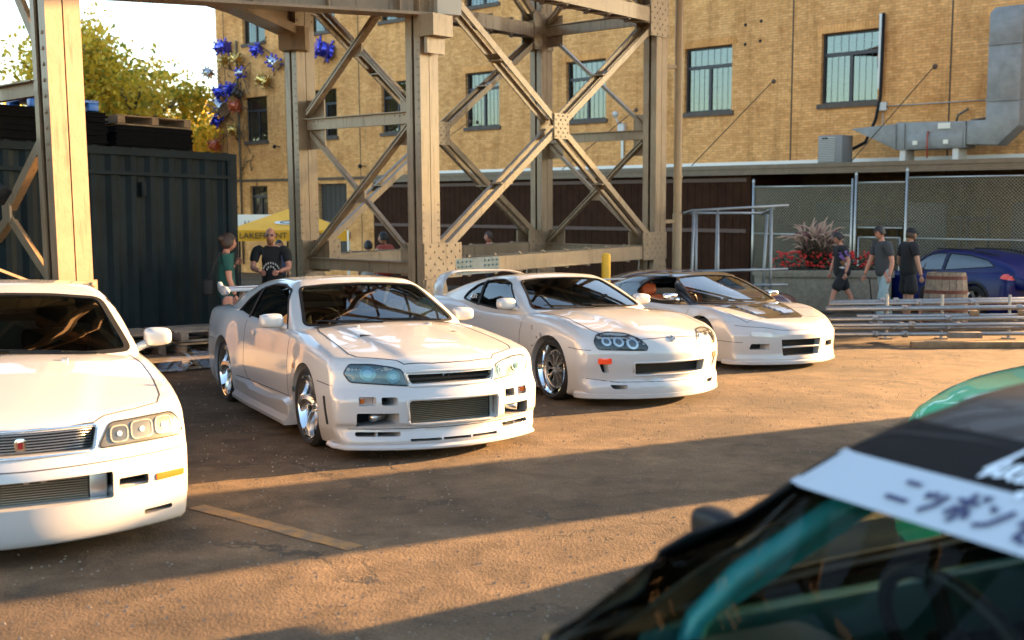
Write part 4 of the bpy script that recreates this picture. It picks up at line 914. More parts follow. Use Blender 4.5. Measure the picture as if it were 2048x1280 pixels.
def make_building():
    B = thing('brick_building', 'long tan brick building with rows of dark framed windows behind the tower', 'building', plumb=True)
    B.matrix_world = MF; br = brick_mat('tan_brick')
    T0, T1, Z0, Z1 = -29.9, 8.65, -1.6, 10.5
    wins = [(t, 4.2, 1.62, 1.9) for t in (-.03, -4.43, -9.0, -13.6, -18.1, -22.4, -27.05, 4.5)]
    wins += [(t, 8.4, 1.62, 1.9) for t in (-.03, -4.43, -9.0, -13.6, -18.1, -22.4, -27.05, 4.5)]
    low = [(-27.05, .75, 1.3, 1.52), (-9.5, .6, 1.5, 1.5), (-1.2, -.2, 1.3, 2.0), (4.6, .1, 1.3, 1.7)]; doors = [(-22.0, -1.2, 1.8, 3.5)]
    ops = wins + low + doors
    # wall front as a grid with real openings
    ts = sorted({T0, T1} | {round(v, 4) for t, z, w_, h in ops for v in (t-w_/2, t+w_/2)}); zs = sorted({Z0, Z1} | {round(v, 4) for t, z, w_, h in ops for v in (z, z+h)})
    mb = MB()
    inside = lambda t, z: any(o[0]-o[2]/2 < t < o[0]+o[2]/2 and o[1] < z < o[1]+o[3] for o in ops)
    for i in range(len(ts)-1):
        for k in range(len(zs)-1):
            if not inside((ts[i]+ts[i+1])/2, (zs[k]+zs[k+1])/2):
                a, b_, c, d = ts[i], ts[i+1], zs[k], zs[k+1]; mb.add([(a,0,c),(b_,0,c),(b_,0,d),(a,0,d)], [(0,1,2,3)])
    for t, z, w_, h in ops:
        a, b_, c, d = t-w_/2, t+w_/2, z, z+h; r_ = -.30
        mb.add([(a,0,c),(b_,0,c),(b_,0,d),(a,0,d),(a,r_,c),(b_,r_,c),(b_,r_,d),(a,r_,d)], [(0,4,5,1),(1,5,6,2),(2,6,7,3),(3,7,4,0)])
    D = -14
    mb.add([(T0,0,Z0),(T0,0,Z1),(T0,D,Z1),(T0,D,Z0),(T1,0,Z0),(T1,0,Z1),(T1,D,Z1),(T1,D,Z0)], [(0,1,2,3),(4,7,6,5),(1,5,6,2),(3,2,6,7)])
    mb.build('wall', br, B)
    FR = mat('window_frame_dark', (.035, .035, .038), .5); GL = mat('window_pane_glass', (.02, .03, .04), .04, 0, coat=1, spec=1.0)
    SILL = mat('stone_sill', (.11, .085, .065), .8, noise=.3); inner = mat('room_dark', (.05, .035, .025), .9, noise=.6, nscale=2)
    for i, (t, z, w_, h) in enumerate(ops):
        if z > 7: pane_cols = 2
        door = (t, z, w_, h) in doors
        r_ = -.16
        if door:
            f = MB(); box_t(f, t-w_/2, t+w_/2, -.22, -.18, z, z+h); fo = f.build('door', mat('door_dark', (.02, .018, .016), .6), B)
            for k in range(6): box_t(MB(), t-w_/2+k*w_/6+.01, t-w_/2+(k+1)*w_/6-.01, -.18, -.165, z+.05, z+h-.05).build('door_board', mat('door_board_dark', (.03, .026, .022), .6), fo)
            continue
        f = MB(); e = .055
        box_t(f, t-w_/2, t+w_/2, r_-.05, r_+.03, z, z+e); box_t(f, t-w_/2, t+w_/2, r_-.05, r_+.03, z+h-e, z+h)
        box_t(f, t-w_/2, t-w_/2+e, r_-.05, r_+.03, z+e, z+h-e); box_t(f, t+w_/2-e, t+w_/2, r_-.05, r_+.03, z+e, z+h-e)
        zt = z+h*.70; box_t(f, t-w_/2+e, t+w_/2-e, r_-.05, r_+.02, zt-.05, zt+.05); box_t(f, t-.045, t+.045, r_-.05, r_+.02, z+e, zt-.04)
        fo = f.build('window', FR, B)
        rr = random.Random(i)
        for (a, b_, c, d) in ((t-w_/2+e, t-.035, z+e, zt-.04), (t+.035, t+w_/2-e, z+e, zt-.04), (t-w_/2+e, t+w_/2-e, zt+.04, z+h-e)):
            y_ = r_-.02 - rr.uniform(0, .012); tl = rr.uniform(-.012, .012)
            p = MB().add([(a,y_,c),(b_,y_+tl,c),(b_,y_+tl,d),(a,y_,d)], [(3,2,1,0)]); p.build('pane', pane_mat(), fo)
            for q in range(1, 4 if b_-a < 1 else 7):
                x_ = a + (b_-a)*q/(4 if b_-a < 1 else 7); box_t(MB(), x_-.002, x_+.002, r_-.012, r_, c, d).build('glazing_bar', mat('lead_bar', (.16,.20,.21), .5), fo)
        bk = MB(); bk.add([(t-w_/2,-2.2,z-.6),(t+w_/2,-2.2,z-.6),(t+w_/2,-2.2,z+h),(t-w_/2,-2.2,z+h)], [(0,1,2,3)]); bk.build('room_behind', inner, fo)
        if rr.random() < .4: box_t(MB(), t-.5, t-.1, -1.2, -1.1, z, z+1.1).build('room_shelf', mat('shelf_red', (.25,.03,.02), .7), fo)
        s_ = MB(); box_t(s_, t-w_/2-.08, t+w_/2+.08, -.16, .06, z-.13, z); s_.build('sill', SILL, fo)
        if z > 3:
            L = MB(); n = int((w_+.3)/.085)
            for q in range(n):
                x_ = t-(w_+.3)/2+q*(w_+.3)/n; box_t(L, x_+.004, x_+(w_+.3)/n-.004, -.02, .012, z+h+.005, z+h+.215)
            o = L.build('soldier_course', brick_mat('lintel_brick', scale=10) if 'lb' not in globals() else lb, fo); o['kind'] = 'stuff'; globals()['lb'] = o.data.materials[0]
    J = mat('joint_dark', (.10, .07, .045), .9)
    for t in (-1.70, 2.68, -6.6, -11.2, -15.9, -20.2, -24.9, -29.3):
        box_t(MB(), t-.018, t+.018, .0, .012, -1.4, 10.4).build('wall_joint', J, B)
    # belt course, flashing over the lean-to
    box_t(MB(), -29.9, -16.6, .0, .05, 2.45, 2.56).build('belt_course', J, B)
    box_t(MB(), -16.3, 8.6, .0, .03, 2.50, 2.69).build('white_flashing', mat('white_flashing', (.75, .72, .66), .5), B)
    for t, z in ((-2.27, 4.93), (2.28, 4.97), (-14.2, 4.4), (-7.0, 4.4)):
        c = B.matrix_world @ Vector((t, .03, z))
        q = MB().lathe([(.001, .03), (.05, .03), (.07, 0)], 12, Matrix.Translation((t, .0, z)) @ Matrix.Rotation(R(-90), 4, 'X')); q.build('tie_plate', mat('rusty_iron', (.10, .06, .04), .7), B)
        x = MB().tube([(t, .05, z), (t-.9 if t > -5 else t-.7, 2.85, 2.52)], .012, 6); x.build('tie_rod', mat('rod_dark', (.06, .045, .035), .6, .5), B)
    # conduit, cable, camera, lamp
    box_t(MB(), .80, .88, .0, .07, 4.5, 6.45).build('cable_cover', mat('cover_white', (.7, .68, .62), .5), B)
    MB().tube([(.92,.08,6.45),(.90,.08,4.3),(.80,.10,3.7),(.62,.3,3.1),(.2,.9,2.75),(-.1,1.2,2.66)], .045, 8).build('black_cable', RUB, B, True)
    MB().tube([(.97,.05,4.04),(4.0,.05,4.04)], .016, 6).tube([(.97,.05,4.04),(.97,.05,3.1)], .012, 6).build('conduit', mat('galv', (.38,.38,.37), .45, .8), B, True)
    box_t(MB(), .87, 1.07, .0, .1, 3.93, 4.15).build('junction_box', mat('box_grey', (.5,.48,.45), .5), B)
    MB().tube([(2.9,.1,3.5),(2.95,.12,3.7),(3.2,.1,3.85)], .03, 8).tube([(3.2,.1,3.4),(3.3,.12,3.55),(3.7,.1,3.6)], .03, 8).build('conduit_elbow', mat('galv_dark', (.16,.13,.11), .5, .6), B, True)
    cm = MB(); cm.sphere((-7.55,.35,4.28), .10, 14, 8); cm.tube([(-7.5,.02,4.0),(-7.5,.3,4.05),(-7.55,.35,4.2)], .03, 8); box_t(cm, -7.62, -7.38, .0, .14, 3.62, 4.0)
    cm.build('security_camera', mat('camera_white', (.55,.53,.5), .4), B, True, 40)
    box_t(MB(), -7.55, -7.45, .0, .05, 2.9, 3.6).build('camera_conduit', mat('galv', (.38,.38,.37)), B)
    for t, z in ((-19.9, 2.95), (-25.4, 3.9)): MB().tube([(t,.0,z),(t,.25,z+.03)], .02, 6).sphere((t,.3,z), .09, 10, 6).build('wall_lamp', PLAS, B, True)
    for (t, z) in ((-3.2,6.6),(-2.7,6.65),(-3.2,6.05),(-2.72,6.1)): MB().lathe([(.001,.01),(.045,.01),(.05,0)], 10, Matrix.Translation((t,0,z)) @ Matrix.Rotation(R(-90),4,'X')).build('wall_hole', GAP, B)
    box_t(MB(), -15.2, -15.0, .0, .1, 2.05, 2.45).build('vent_pipe_cap', J, B)
def make_shed():
    S = thing('lean_to', 'low brown boarded lean-to against the brick building with an open fenced bay', 'shed', plumb=True); S.matrix_world = MF
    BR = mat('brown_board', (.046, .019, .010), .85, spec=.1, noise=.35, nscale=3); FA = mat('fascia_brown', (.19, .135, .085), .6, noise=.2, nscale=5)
    RF = mat('roof_felt', (.16, .12, .09), .8)
    mb = MB(); V = [(-16.3,.07,2.52),(8.6,.07,2.52),(8.6,3.0,2.44),(-16.3,3.0,2.44),(-16.3,.07,2.40),(8.6,.07,2.40),(8.6,3.0,2.32),(-16.3,3.0,2.32)]
    mb.add(V, [(0,3,2,1),(4,5,6,7),(0,1,5,4),(1,2,6,5),(2,3,7,6),(3,0,4,7)]); mb.build('roof', RF, S)
    for z0, z1, o1 in ((2.40, 2.50, 3.07), (2.30, 2.395, 3.04), (2.245, 2.295, 3.06)): box_t(MB(), -16.35, 8.6, 3.003, o1, z0, z1).build('fascia', FA, S)
    t = -16.2; k = 0
    while t < -1.45:
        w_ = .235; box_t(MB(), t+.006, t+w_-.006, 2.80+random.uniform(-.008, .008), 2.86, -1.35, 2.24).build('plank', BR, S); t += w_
    for z_ in (.78, 2.12): box_t(MB(), -16.2, -1.45, 2.862, 2.905, z_-.05, z_+.05).build('rail', mat('rail_brown', (.10,.055,.04), .7), S)
    box_t(MB(), -16.3, -16.2, .05, 2.8, -1.35, 2.3).build('end_wall', BR, S); box_t(MB(), -1.45, -1.33, .05, 2.9, -1.35, 2.3).build('end_wall', BR, S)
    MB().add([(-1.33,.06,-1.4),(8.5,.06,-1.4),(8.5,.06,2.30),(-1.33,.06,2.30)], [(0,1,2,3)]).build('shaded_back_wall', brick_mat('shaded_brick', ((.10,.072,.033),(.07,.05,.024)), (.055,.042,.025)), S)  # extra panel over the facade; darker brick colour stands in for the bay's shade
    box_t(MB(), 8.4, 8.52, .07, 2.9, -1.35, 2.3).build('end_wall', BR, S)
    for t_ in (-.3, 2.2, 4.9): box_t(MB(), t_-.55, t_+.55, .062, .10, -.2, 1.5).build('bay_window', mat('bay_window_dark', (.02,.02,.02), .3), S)
    # what hangs on the back wall of the open bay
    PI_ = mat('pipe_dark', (.04,.03,.025), .6)
    for a, b_ in (((1.2,.1,-.2),(1.2,.1,1.4)), ((1.5,.1,-.4),(1.5,.1,1.1)), ((3.1,.1,-.6),(3.1,.1,1.2)), ((3.3,.1,-.6),(3.3,.1,1.15)), ((3.8,.1,-.8),(3.8,.1,1.4)), ((2.9,.12,1.1),(4.0,.12,1.1)), ((1.1,.12,.9),(1.7,.12,.9)), ((-.2,.1,1.0),(2.0,.1,1.0))):
        MB().tube([a, b_], .03, 8).build('service_pipe', PI_, S, True)
    box_t(MB(), 5.9, 7.6, .05, .12, -1.3, 2.2).build('bay_door', PI_, S)
def make_fence():
    Fn = thing('chain_link_fence', 'tall chain-link fence with gate across the open bay of the lean-to', 'fence', plumb=True); Fn.matrix_world = MF
    G = mat('galvanised', (.46, .45, .42), .38, .85, noise=.2, nscale=20); y_ = 3.35; Z0 = -1.3
    top = {-.99: 2.05, 1.75: 2.18, 2.98: 2.26, 7.6: 2.2}
    for t, zt in top.items():
        MB().tube([(t,y_,Z0),(t,y_,zt)], .034, 10).build('post', G, Fn, True); MB().lathe([(.001,.09),(.02,.06),(.038,.03),(.038,0)], 10, Matrix.Translation((t,y_,zt))).build('post_cap', G, Fn, True)
    for a, b_, z in ((-.99,1.66,1.93),(-.99,1.66,.74),(-.99,1.66,-.75),(1.80,2.93,2.0),(1.82,2.90,.93),(2.98,7.6,2.10),(2.98,7.6,.70),(2.98,7.6,-.9)): MB().tube([(a,y_,z),(b_,y_,z)], .022, 8).build('rail', G, Fn, True)
    MB().tube([(1.66,y_,Z0),(1.66,y_,2.1)], .03, 8).build('post', G, Fn, True)
    g = bpy.data.objects.new('gate', None); col.objects.link(g); g.parent = Fn
    for a, b_ in (((1.85,.70),(2.86,.70)), ((1.85,-1.15),(2.86,-1.15)), ((1.85,.70),(1.85,-1.15)), ((2.86,.70),(2.86,-1.15))): MB().tube([(a[0],y_,a[1]),(b_[0],y_,b_[1])], .022, 8).build('gate_bar', G, g, True)
    W_ = mat('wire', (.40,.38,.33), .4, .8)
    def mesh_(t0, t1, z0, z1, name='mesh'):
        mb = MB(); s = .075; H = z1-z0; k = t0 - H
        while k < t1:
            for sg in (1, -1):
                if sg > 0: a = (k, z0); b_ = (k+H, z1)
                else: a = (k, z1); b_ = (k+H, z0)
                ta, tb = max(a[0], t0), min(b_[0], t1)
                if tb > ta:
                    za = a[1]+sg*(ta-a[0]); zb = a[1]+sg*(tb-a[0]); mb.tube([(ta,y_+.01*sg,za),(tb,y_+.01*sg,zb)], .0028, 3, cap=False)
            k += s
        o = mb.build(name, W_, Fn); o['kind'] = 'stuff'
    mesh_(-.99, 1.66, -.75, 1.93); mesh_(1.80, 2.93, .93, 2.0); mesh_(1.87, 2.85, -1.13, .68); mesh_(2.98, 7.6, -.9, 2.10)
def make_roof_gear():
    GA = mat('duct_steel', (.27, .28, .28), .6, .35, noise=.25, nscale=4)
    A = thing('air_conditioner', 'grey louvred condenser box on the lean-to roof below the right window', 'air conditioner', plumb=True); A.matrix_world = MF
    box_t(MB(), .02, .68, 1.2, 1.85, 2.50, 3.24).build('casing', mat('ac_grey', (.20,.20,.20), .5), A, bevel=.02)
    for k in range(14): box_t(MB(), .05, .50, 1.852, 1.875, 2.58+k*.045, 2.60+k*.045).build('louvre', mat('ac_louvre', (.42,.42,.41), .4), A)
    box_t(MB(), .14, .30, 1.876, 1.88, 3.14, 3.18).build('nameplate', PLAS, A)
    D = thing('roof_duct', 'large sheet-steel duct rising from the lean-to roof past the right window', 'duct', plumb=True); D.matrix_world = MF
    y0, y1 = .75, 1.45
    def slab(nm, poly, m=GA): return MB().prism(poly, -y1, -y0, Matrix(((1,0,0,0),(0,0,-1,0),(0,1,0,0),(0,0,0,1)))).build(nm, m, D, bevel=.012)
    slab('intake_hood', [(.72,3.40),(1.90,2.84),(1.90,3.47)]); slab('duct_box', [(1.905,2.82),(3.62,2.82),(3.62,3.46),(1.905,3.50)])
    slab('duct_elbow', [(3.625,2.90),(4.35,2.86),(4.80,3.30),(4.80,3.90),(4.06,3.90),(4.06,3.46),(3.625,3.46)]); slab('duct_riser', [(4.06,3.905),(4.80,3.905),(4.80,5.2),(4.06,5.2)]); slab('duct_riser', [(4.06,5.21),(4.80,5.21),(4.80,6.05),(4.18,6.05),(4.06,5.93)])
    for t in (1.9, 2.12, 3.6): box_t(MB(), t-.015, t+.015, y1, y1+.03, 2.84, 3.46).build('duct_flange', GA, D)
    for z_ in (3.9, 5.2): box_t(MB(), 4.04, 4.82, y1, y1+.03, z_-.015, z_+.015).build('duct_flange', GA, D)
    box_t(MB(), 2.2, 3.55, y1+.002, y1+.02, 2.86, 3.2).build('access_panel', GA, D, bevel=.006)
    for t in (2.35, 3.1): box_t(MB(), t, t+.12, y1+.021, y1+.05, 2.93, 3.03).build('panel_label', mat('label_white', (.7,.68,.6), .5), D)
    box_t(MB(), 2.95, 3.25, y1+.003, y1+.02, 3.3, 3.44).build('panel_label', mat('label_white', (.7,.68,.6), .5), D)
    MB().tube([(2.72,y1+.02,3.25),(2.72,y1+.08,3.1),(2.74,y1+.08,2.6)], .02, 8).build('red_valve_pipe', mat('valve_red', (.35,.05,.03), .5), D, True)
    for t in (2.0, 3.3): box_t(MB(), t, t+.14, .8, 1.4, 2.5, 2.82).build('duct_foot', mat('foot_white', (.6,.58,.54), .6), D)
# ================================================================ riveted steel (plumb)
def steel_mat():
    m = mat('tan_bridge_paint', (.27, .187, .114), .42, coat=.15, noise=.22, nscale=2.5, bump=.12, bscale=25)
    t = m.node_tree; b = t.nodes['Principled BSDF']; src = b.inputs['Base Color'].links[0].from_socket; N = t.nodes.new
    tc = N('ShaderNodeTexCoord'); mp = N('ShaderNodeMapping'); mp.inputs['Scale'].default_value = (9, 9, .7); n = N('ShaderNodeTexNoise'); n.inputs['Scale'].default_value = 1.4; n.inputs['Detail'].default_value = 7; n.inputs['Roughness'].default_value = .7
    t.links.new(tc.outputs['Object'], mp.inputs[0]); t.links.new(mp.outputs[0], n.inputs['Vector'])
    r = N('ShaderNodeValToRGB'); r.color_ramp.elements[0].position = .30; r.color_ramp.elements[0].color = (.42, .30, .20, 1); r.color_ramp.elements[1].position = .47; r.color_ramp.elements[1].color = (1, 1, 1, 1)
    x = N('ShaderNodeMix'); x.data_type = 'RGBA'; x.blend_type = 'MULTIPLY'; x.inputs[0].default_value = .8; t.links.new(n.outputs[0], r.inputs[0]); t.links.new(src, x.inputs[6]); t.links.new(r.outputs[0], x.inputs[7]); t.links.new(x.outputs[2], b.inputs['Base Color']); return m
STEEL = None
def rivets(mb, pts, nrm, r=.021):
    """pan-head rivets: low domes"""
    nrm = Vector(nrm).normalized(); a = nrm.cross(Vector((0, 0, 1)));
    if a.length < .1: a = Vector((1, 0, 0))
    a.normalize(); b = nrm.cross(a)
    for p in pts:
        p = Vector(p); V = []; n = 6
        for rr, h in ((r, 0), (r*.75, r*.55)):
            for k in range(n): t = 2*math.pi*k/n; V.append(p + (a*math.cos(t)+b*math.sin(t))*rr + nrm*h)
        V.append(p + nrm*r*.8)
        mb.add(V, [(k, (k+1) % n, n+(k+1) % n, n+k) for k in range(n)] + [(n+k, n+(k+1) % n, 2*n) for k in range(n)])
def grid(u0, u1, nu, v0, v1, nv, f, stag=False):
    out = []
    for i in range(nu):
        for k in range(nv):
            if stag and (i+k) % 2: continue
            out.append(f(u0+(u1-u0)*i/max(1, nu-1), v0+(v1-v0)*k/max(1, nv-1)))
    return out
def column(parent, x, y, z0, z1, w_=.37, d=.29, riv=None):
    mb = MB(); hw, hd = w_/2, d/2
    for s_ in (-1, 1):
        for q in (-1, 1): mb.box((x+q*(hw/2+.003), y+s_*(hd-.02), (z0+z1)/2), (hw-.006, .04, z1-z0))
        for q in (-1, 1): mb.box((x+q*(hw-.012), y+s_*(hd-.08), (z0+z1)/2), (.024, .079, z1-z0))
    mb.box((x, y, (z0+z1)/2), (.03, d-.082, z1-z0))
    for q in (-1, 1): mb.box((x+q*.05, y-hd+.11, (z0+z1)/2), (.068, .12, z1-z0))
    o = mb.build('column', STEEL, parent); return o
def xbrace(parent, a, b, yoff, w_=.105, name='brace', battens=4):
    """double member: two flat bars side by side in depth, tied by batten plates"""
    a, b = Vector(a), Vector(b); mb = MB(); d = (b-a).normalized(); nrm = Vector((0, 1, 0)) if abs(d.y) < .5 else Vector((1, 0, 0))
    for s_ in (-1, 1):
        o = nrm*s_*yoff; mb.bar(a+o, b+o, .022, w_, up=d.cross(nrm)); mb.bar(a+o*.75+d.cross(nrm)*w_*.42, b+o*.75+d.cross(nrm)*w_*.42, abs(yoff)*.5, .018, up=d.cross(nrm))
    for k in range(1, battens):
        c = a.lerp(b, k/battens); mb.bar(c-d*.10, c+d*.10, abs(yoff)*2, w_*.8, up=d.cross(nrm)) if k == battens//2 and False else mb.bar(c-d*.09, c+d*.09, yoff*2-.03, .02, up=d.cross(nrm))
    return mb.build(name, STEEL, parent)
def lattice_strut(parent, a, b, depth, h, name='strut', lace=True):
    """two channels with zig-zag lacing above and below"""
    a, b = Vector(a), Vector(b); d = (b-a).normalized(); sd = Vector((0, 0, 1)).cross(d).normalized(); mb = MB()
    for s_ in (-1, 1):
        mb.bar(a+sd*s_*depth, b+sd*s_*depth, .022, h)
        for q in (-1, 1): mb.bar(a+sd*s_*(depth-.035)+Vector((0,0,q*(h/2-.01))), b+sd*s_*(depth-.035)+Vector((0,0,q*(h/2-.01))), .055, .018)
    o = mb.build(name, STEEL, parent)
    if lace:
        L = (b-a).length; n = int(L/.30); lc = MB()
        for q in (-1, 1):
            for k in range(n):
                p0 = a+d*(k*L/n)+sd*depth*(1 if k % 2 else -1); p1 = a+d*((k+1)*L/n)+sd*depth*(-1 if k % 2 else 1); z = Vector((0,0,q*(h/2+.012)))
                lc.bar(p0+z-(p1-p0)*.1, p1+z+(p1-p0)*.1, .06, .016)
                lc.box(p0+z*1.0+Vector((0,0,q*.012)), (.045,.045,.02))
        x = lc.build('lacing', STEEL, o); x['kind'] = 'stuff'
    return o
def gusset(parent, c, w_, h, axis='y', t=.026, riv=(4, 5), side=1, poly=None, name='gusset_plate', rr=.020):
    """flat plate with rivets; axis = its normal in tower coordinates"""
    c = Vector(c); mb = MB()
    if poly: pass
    else: mb.box(c, (w_, t, h) if axis == 'y' else (t, w_, h))
    if poly:
        M = Matrix.Translation(c) @ (Matrix(((1,0,0,0),(0,0,1,0),(0,1,0,0),(0,0,0,1))) if axis == 'y' else Matrix(((0,0,1,0),(1,0,0,0),(0,1,0,0),(0,0,0,1))))
        mb.prism(poly, -t/2, t/2, M)
    o = mb.build(name, STEEL, parent)
    if riv:
        rv = MB(); nu, nv = riv; n = Vector((0, side, 0)) if axis == 'y' else Vector((side, 0, 0)); off = n*(t/2)
        f = (lambda u, v: c+off+Vector((u, 0, v))) if axis == 'y' else (lambda u, v: c+off+Vector((0, u, v)))
        rivets(rv, grid(-w_/2+.04, w_/2-.04, nu, -h/2+.04, h/2-.04, nv, f, stag=nu > 3), n, rr)
        x = rv.build('rivets', STEEL, o, True, 40); x['kind'] = 'stuff'
    return o
def make_tower():
    global STEEL; STEEL = steel_mat()
    T = thing('bridge_tower', 'four legged riveted tan steel bridge tower with crossed bracing behind the coupes', 'bridge tower', plumb=True)
    e1 = Vector((.6402, .7682, 0)); e2 = Vector((-.7682, .6402, 0))
    T.matrix_world = Matrix(((e1.x, e2.x, 0, -1.28), (e1.y, e2.y, 0, 15.88), (0, 0, 1, 0), (0, 0, 0, 1)))
    LX, LY = 6.26, 2.73; ZB, ZM, ZT = .66, 2.87, 5.02
    C = {'A': (0, 0), 'D': (LX, 0), 'B': (0, LY), 'C': (LX, LY)}
    for k, (x, y) in C.items():
        column(T, x, y, -.9, 8.2)
        rv = MB(); hd = .145
        for s_ in (-.15, -.035, .035, .15) if False else (-.15, .15):
            for z0, z1, n in ((-.2, 1.6, 17), (4.5, 5.6, 11)): rivets(rv, [(x+s_, y-hd, z0+(z1-z0)*i/(n-1)) for i in range(n)], (0, -1, 0), .017)
        for z0, z1, n in ((-.2, 1.6, 17), (1.7, 3.9, 20), (4.3, 5.6, 11)): rivets(rv, [(x-.185-.001, y-hd+.045, z0+(z1-z0)*i/(n-1)) for i in range(n)], (-1, 0, 0), .015)
        o = rv.build('rivets', STEEL, T, True, 40); o['kind'] = 'stuff'
        sx = 1 if x == 0 else -1; sy = 1 if y == 0 else -1
        for s_, yy in ((-1, y-hd-.014), (1, y+hd+.014)):      # plates facing across the long side
            gusset(T, (x+sx*.22, yy, .775), .80, .52, 'y', riv=(9, 6), side=s_)
            gusset(T, (x+sx*.06, yy, .30), .45, .42, 'y', poly=[(-.20,.21),(.20,.21),(.30,-.21),(-.26,-.21)], riv=None)
            rvb = MB(); rivets(rvb, [(x+sx*.06+u, yy+s_*.013, v) for u in (-.15, 0, .15) for v in (.16, .28, .40)], (0, s_, 0), .02); q = rvb.build('rivets', STEEL, T, True, 40); q['kind'] = 'stuff'
            gusset(T, (x+sx*.02, yy, -.35), .6, .86, 'y', poly=[(-.29,.43),(.32,.43),(.42,-.43),(-.38,-.43)], riv=None)
            gusset(T, (x+sx*.12, yy, 5.02), .62, .74, 'y', riv=(7, 8), side=s_)
        for s_ in (-1, 1):
            xx = x+.06
            if s_ > 0:
                s_ = -1
                gusset(T, (xx, y+sy*.20, ZM), .62, .78, 'x', riv=(5, 8), side=s_, rr=.016); gusset(T, (xx, y+sy*.22, .78), .66, .5, 'x', riv=(6, 5), side=s_, rr=.016)
                gusset(T, (xx, y+sy*.20, 5.02), .6, .6, 'x', riv=(5, 6), side=s_, rr=.016)
    MB().box((0,0,-1.0),(.01,.01,.01)) if False else None
    for y in (0, LY):
        lattice_strut(T, (.18, y, ZB), (LX-.18, y, ZB), .14, .24); lattice_strut(T, (.18, y, ZT), (LX-.18, y, ZT), .14, .26)
        cx = (LX/2, y, ZM)
        for (x0, z0) in ((.38, .98), (LX-.38, .98), (.34, 4.78), (LX-.34, 4.78)):
            a = Vector((x0, y, z0)); b = Vector(cx); b = b + (a-b).normalized()*.14; xbrace(T, a, b, .125, battens=2)
        for (x0, x1) in ((.3, LX/2), (LX-.3, LX/2)): xbrace(T, (x0, y, 5.3), (x1, y, 7.6), .125, battens=2)
        for s_ in (-1, 1): gusset(T, (LX/2, y+s_*.152, ZM), .40, .42, 'y', riv=(6, 6), side=s_, rr=.017)
        for (x0, z0) in ((1.75, 1.92), (4.5, 1.92), (1.75, 3.82), (4.5, 3.82)): MB().box((x0, y, z0), (.28, .25, .02)).build('batten', STEEL, T)
    for x in (0, LX):
        MB().bar((x, .17, ZM), (x, LY-.17, ZM), .06, .17).bar((x-.05, .17, ZM+.085), (x-.05, LY-.17, ZM+.085), .10, .014).build('strut', STEEL, T)
        for zz, hh in ((ZB, .18), (ZT, .2)): MB().bar((x, .17, zz), (x, LY-.17, zz), .08, hh).bar((x-.05, .17, zz+hh/2), (x-.05, LY-.17, zz+hh/2), .12, .014).build('strut', STEEL, T)
        rv = MB(); rivets(rv, [(x-.03, y, ZM+.04) for y in (.25,.35,.45,.55, LY-.25,LY-.35,LY-.45,LY-.55)], (-1,0,0), .014); rivets(rv, [(x-.04, y, ZB+.0) for y in (.25,.4,.55, LY-.25,LY-.4,LY-.55)], (-1,0,0), .014); q = rv.build('rivets', STEEL, T, True); q['kind'] = 'stuff'
        for z0, z1 in ((.80, ZM-.15), (ZM+.15, ZT-.1), (ZT+.15, 7.4)):
            MB().bar((x-.05, .22, z1), (x-.05, LY-.25, z0), .03, .12, up=(1,0,0)).bar((x-.05, .22+.03, z1+.05), (x-.05, LY-.22, z0+.05), .09, .02, up=(0,0,1)).build('brace', STEEL, T)
            MB().bar((x+.03, LY-.22, z1), (x+.03, .25, z0), .03, .10, up=(1,0,0)).bar((x+.03, LY-.22, z1+.04), (x+.03, .25, z0+.04), .08, .02).build('brace', STEEL, T)
            gusset(T, (x-.01, LY/2, (z0+z1)/2), .24, .26, 'x', riv=(2, 2), side=-1, rr=.014)
    # newly primed splice at the near foot
    MB().box((.98, -.165, .66), (1.0, .02, .25)).build('splice_plate', mat('primer_grey', (.13, .19, .21), .5, noise=.3, nscale=9), T)
    rv = MB()
    for u in (.55,.64,.73,.82, 1.16,1.25,1.34,1.43):
        for v in (.585,.66,.735): rv.box((u,-.178,v),(.045,.02,.03))
    q = rv.build('bolts', mat('bolt_blue', (.03,.08,.12), .4, .5), T); q['kind'] = 'stuff'
    # concrete footings
    for k, (x, y) in C.items(): MB().box((x, y, -1.15), (1.1, 1.0, .7)).build('footing', mat('concrete', (.30,.26,.21), .85, noise=.3, nscale=4), T, bevel=.03)
    # seat bracket at the head of the near column
    MB().box((-.02,-.30,4.12), (.40,.30,.30)).build('bracket', STEEL, T); MB().box((.0,-.26,3.85), (.36,.06,.22)).build('bracket', STEEL, T)
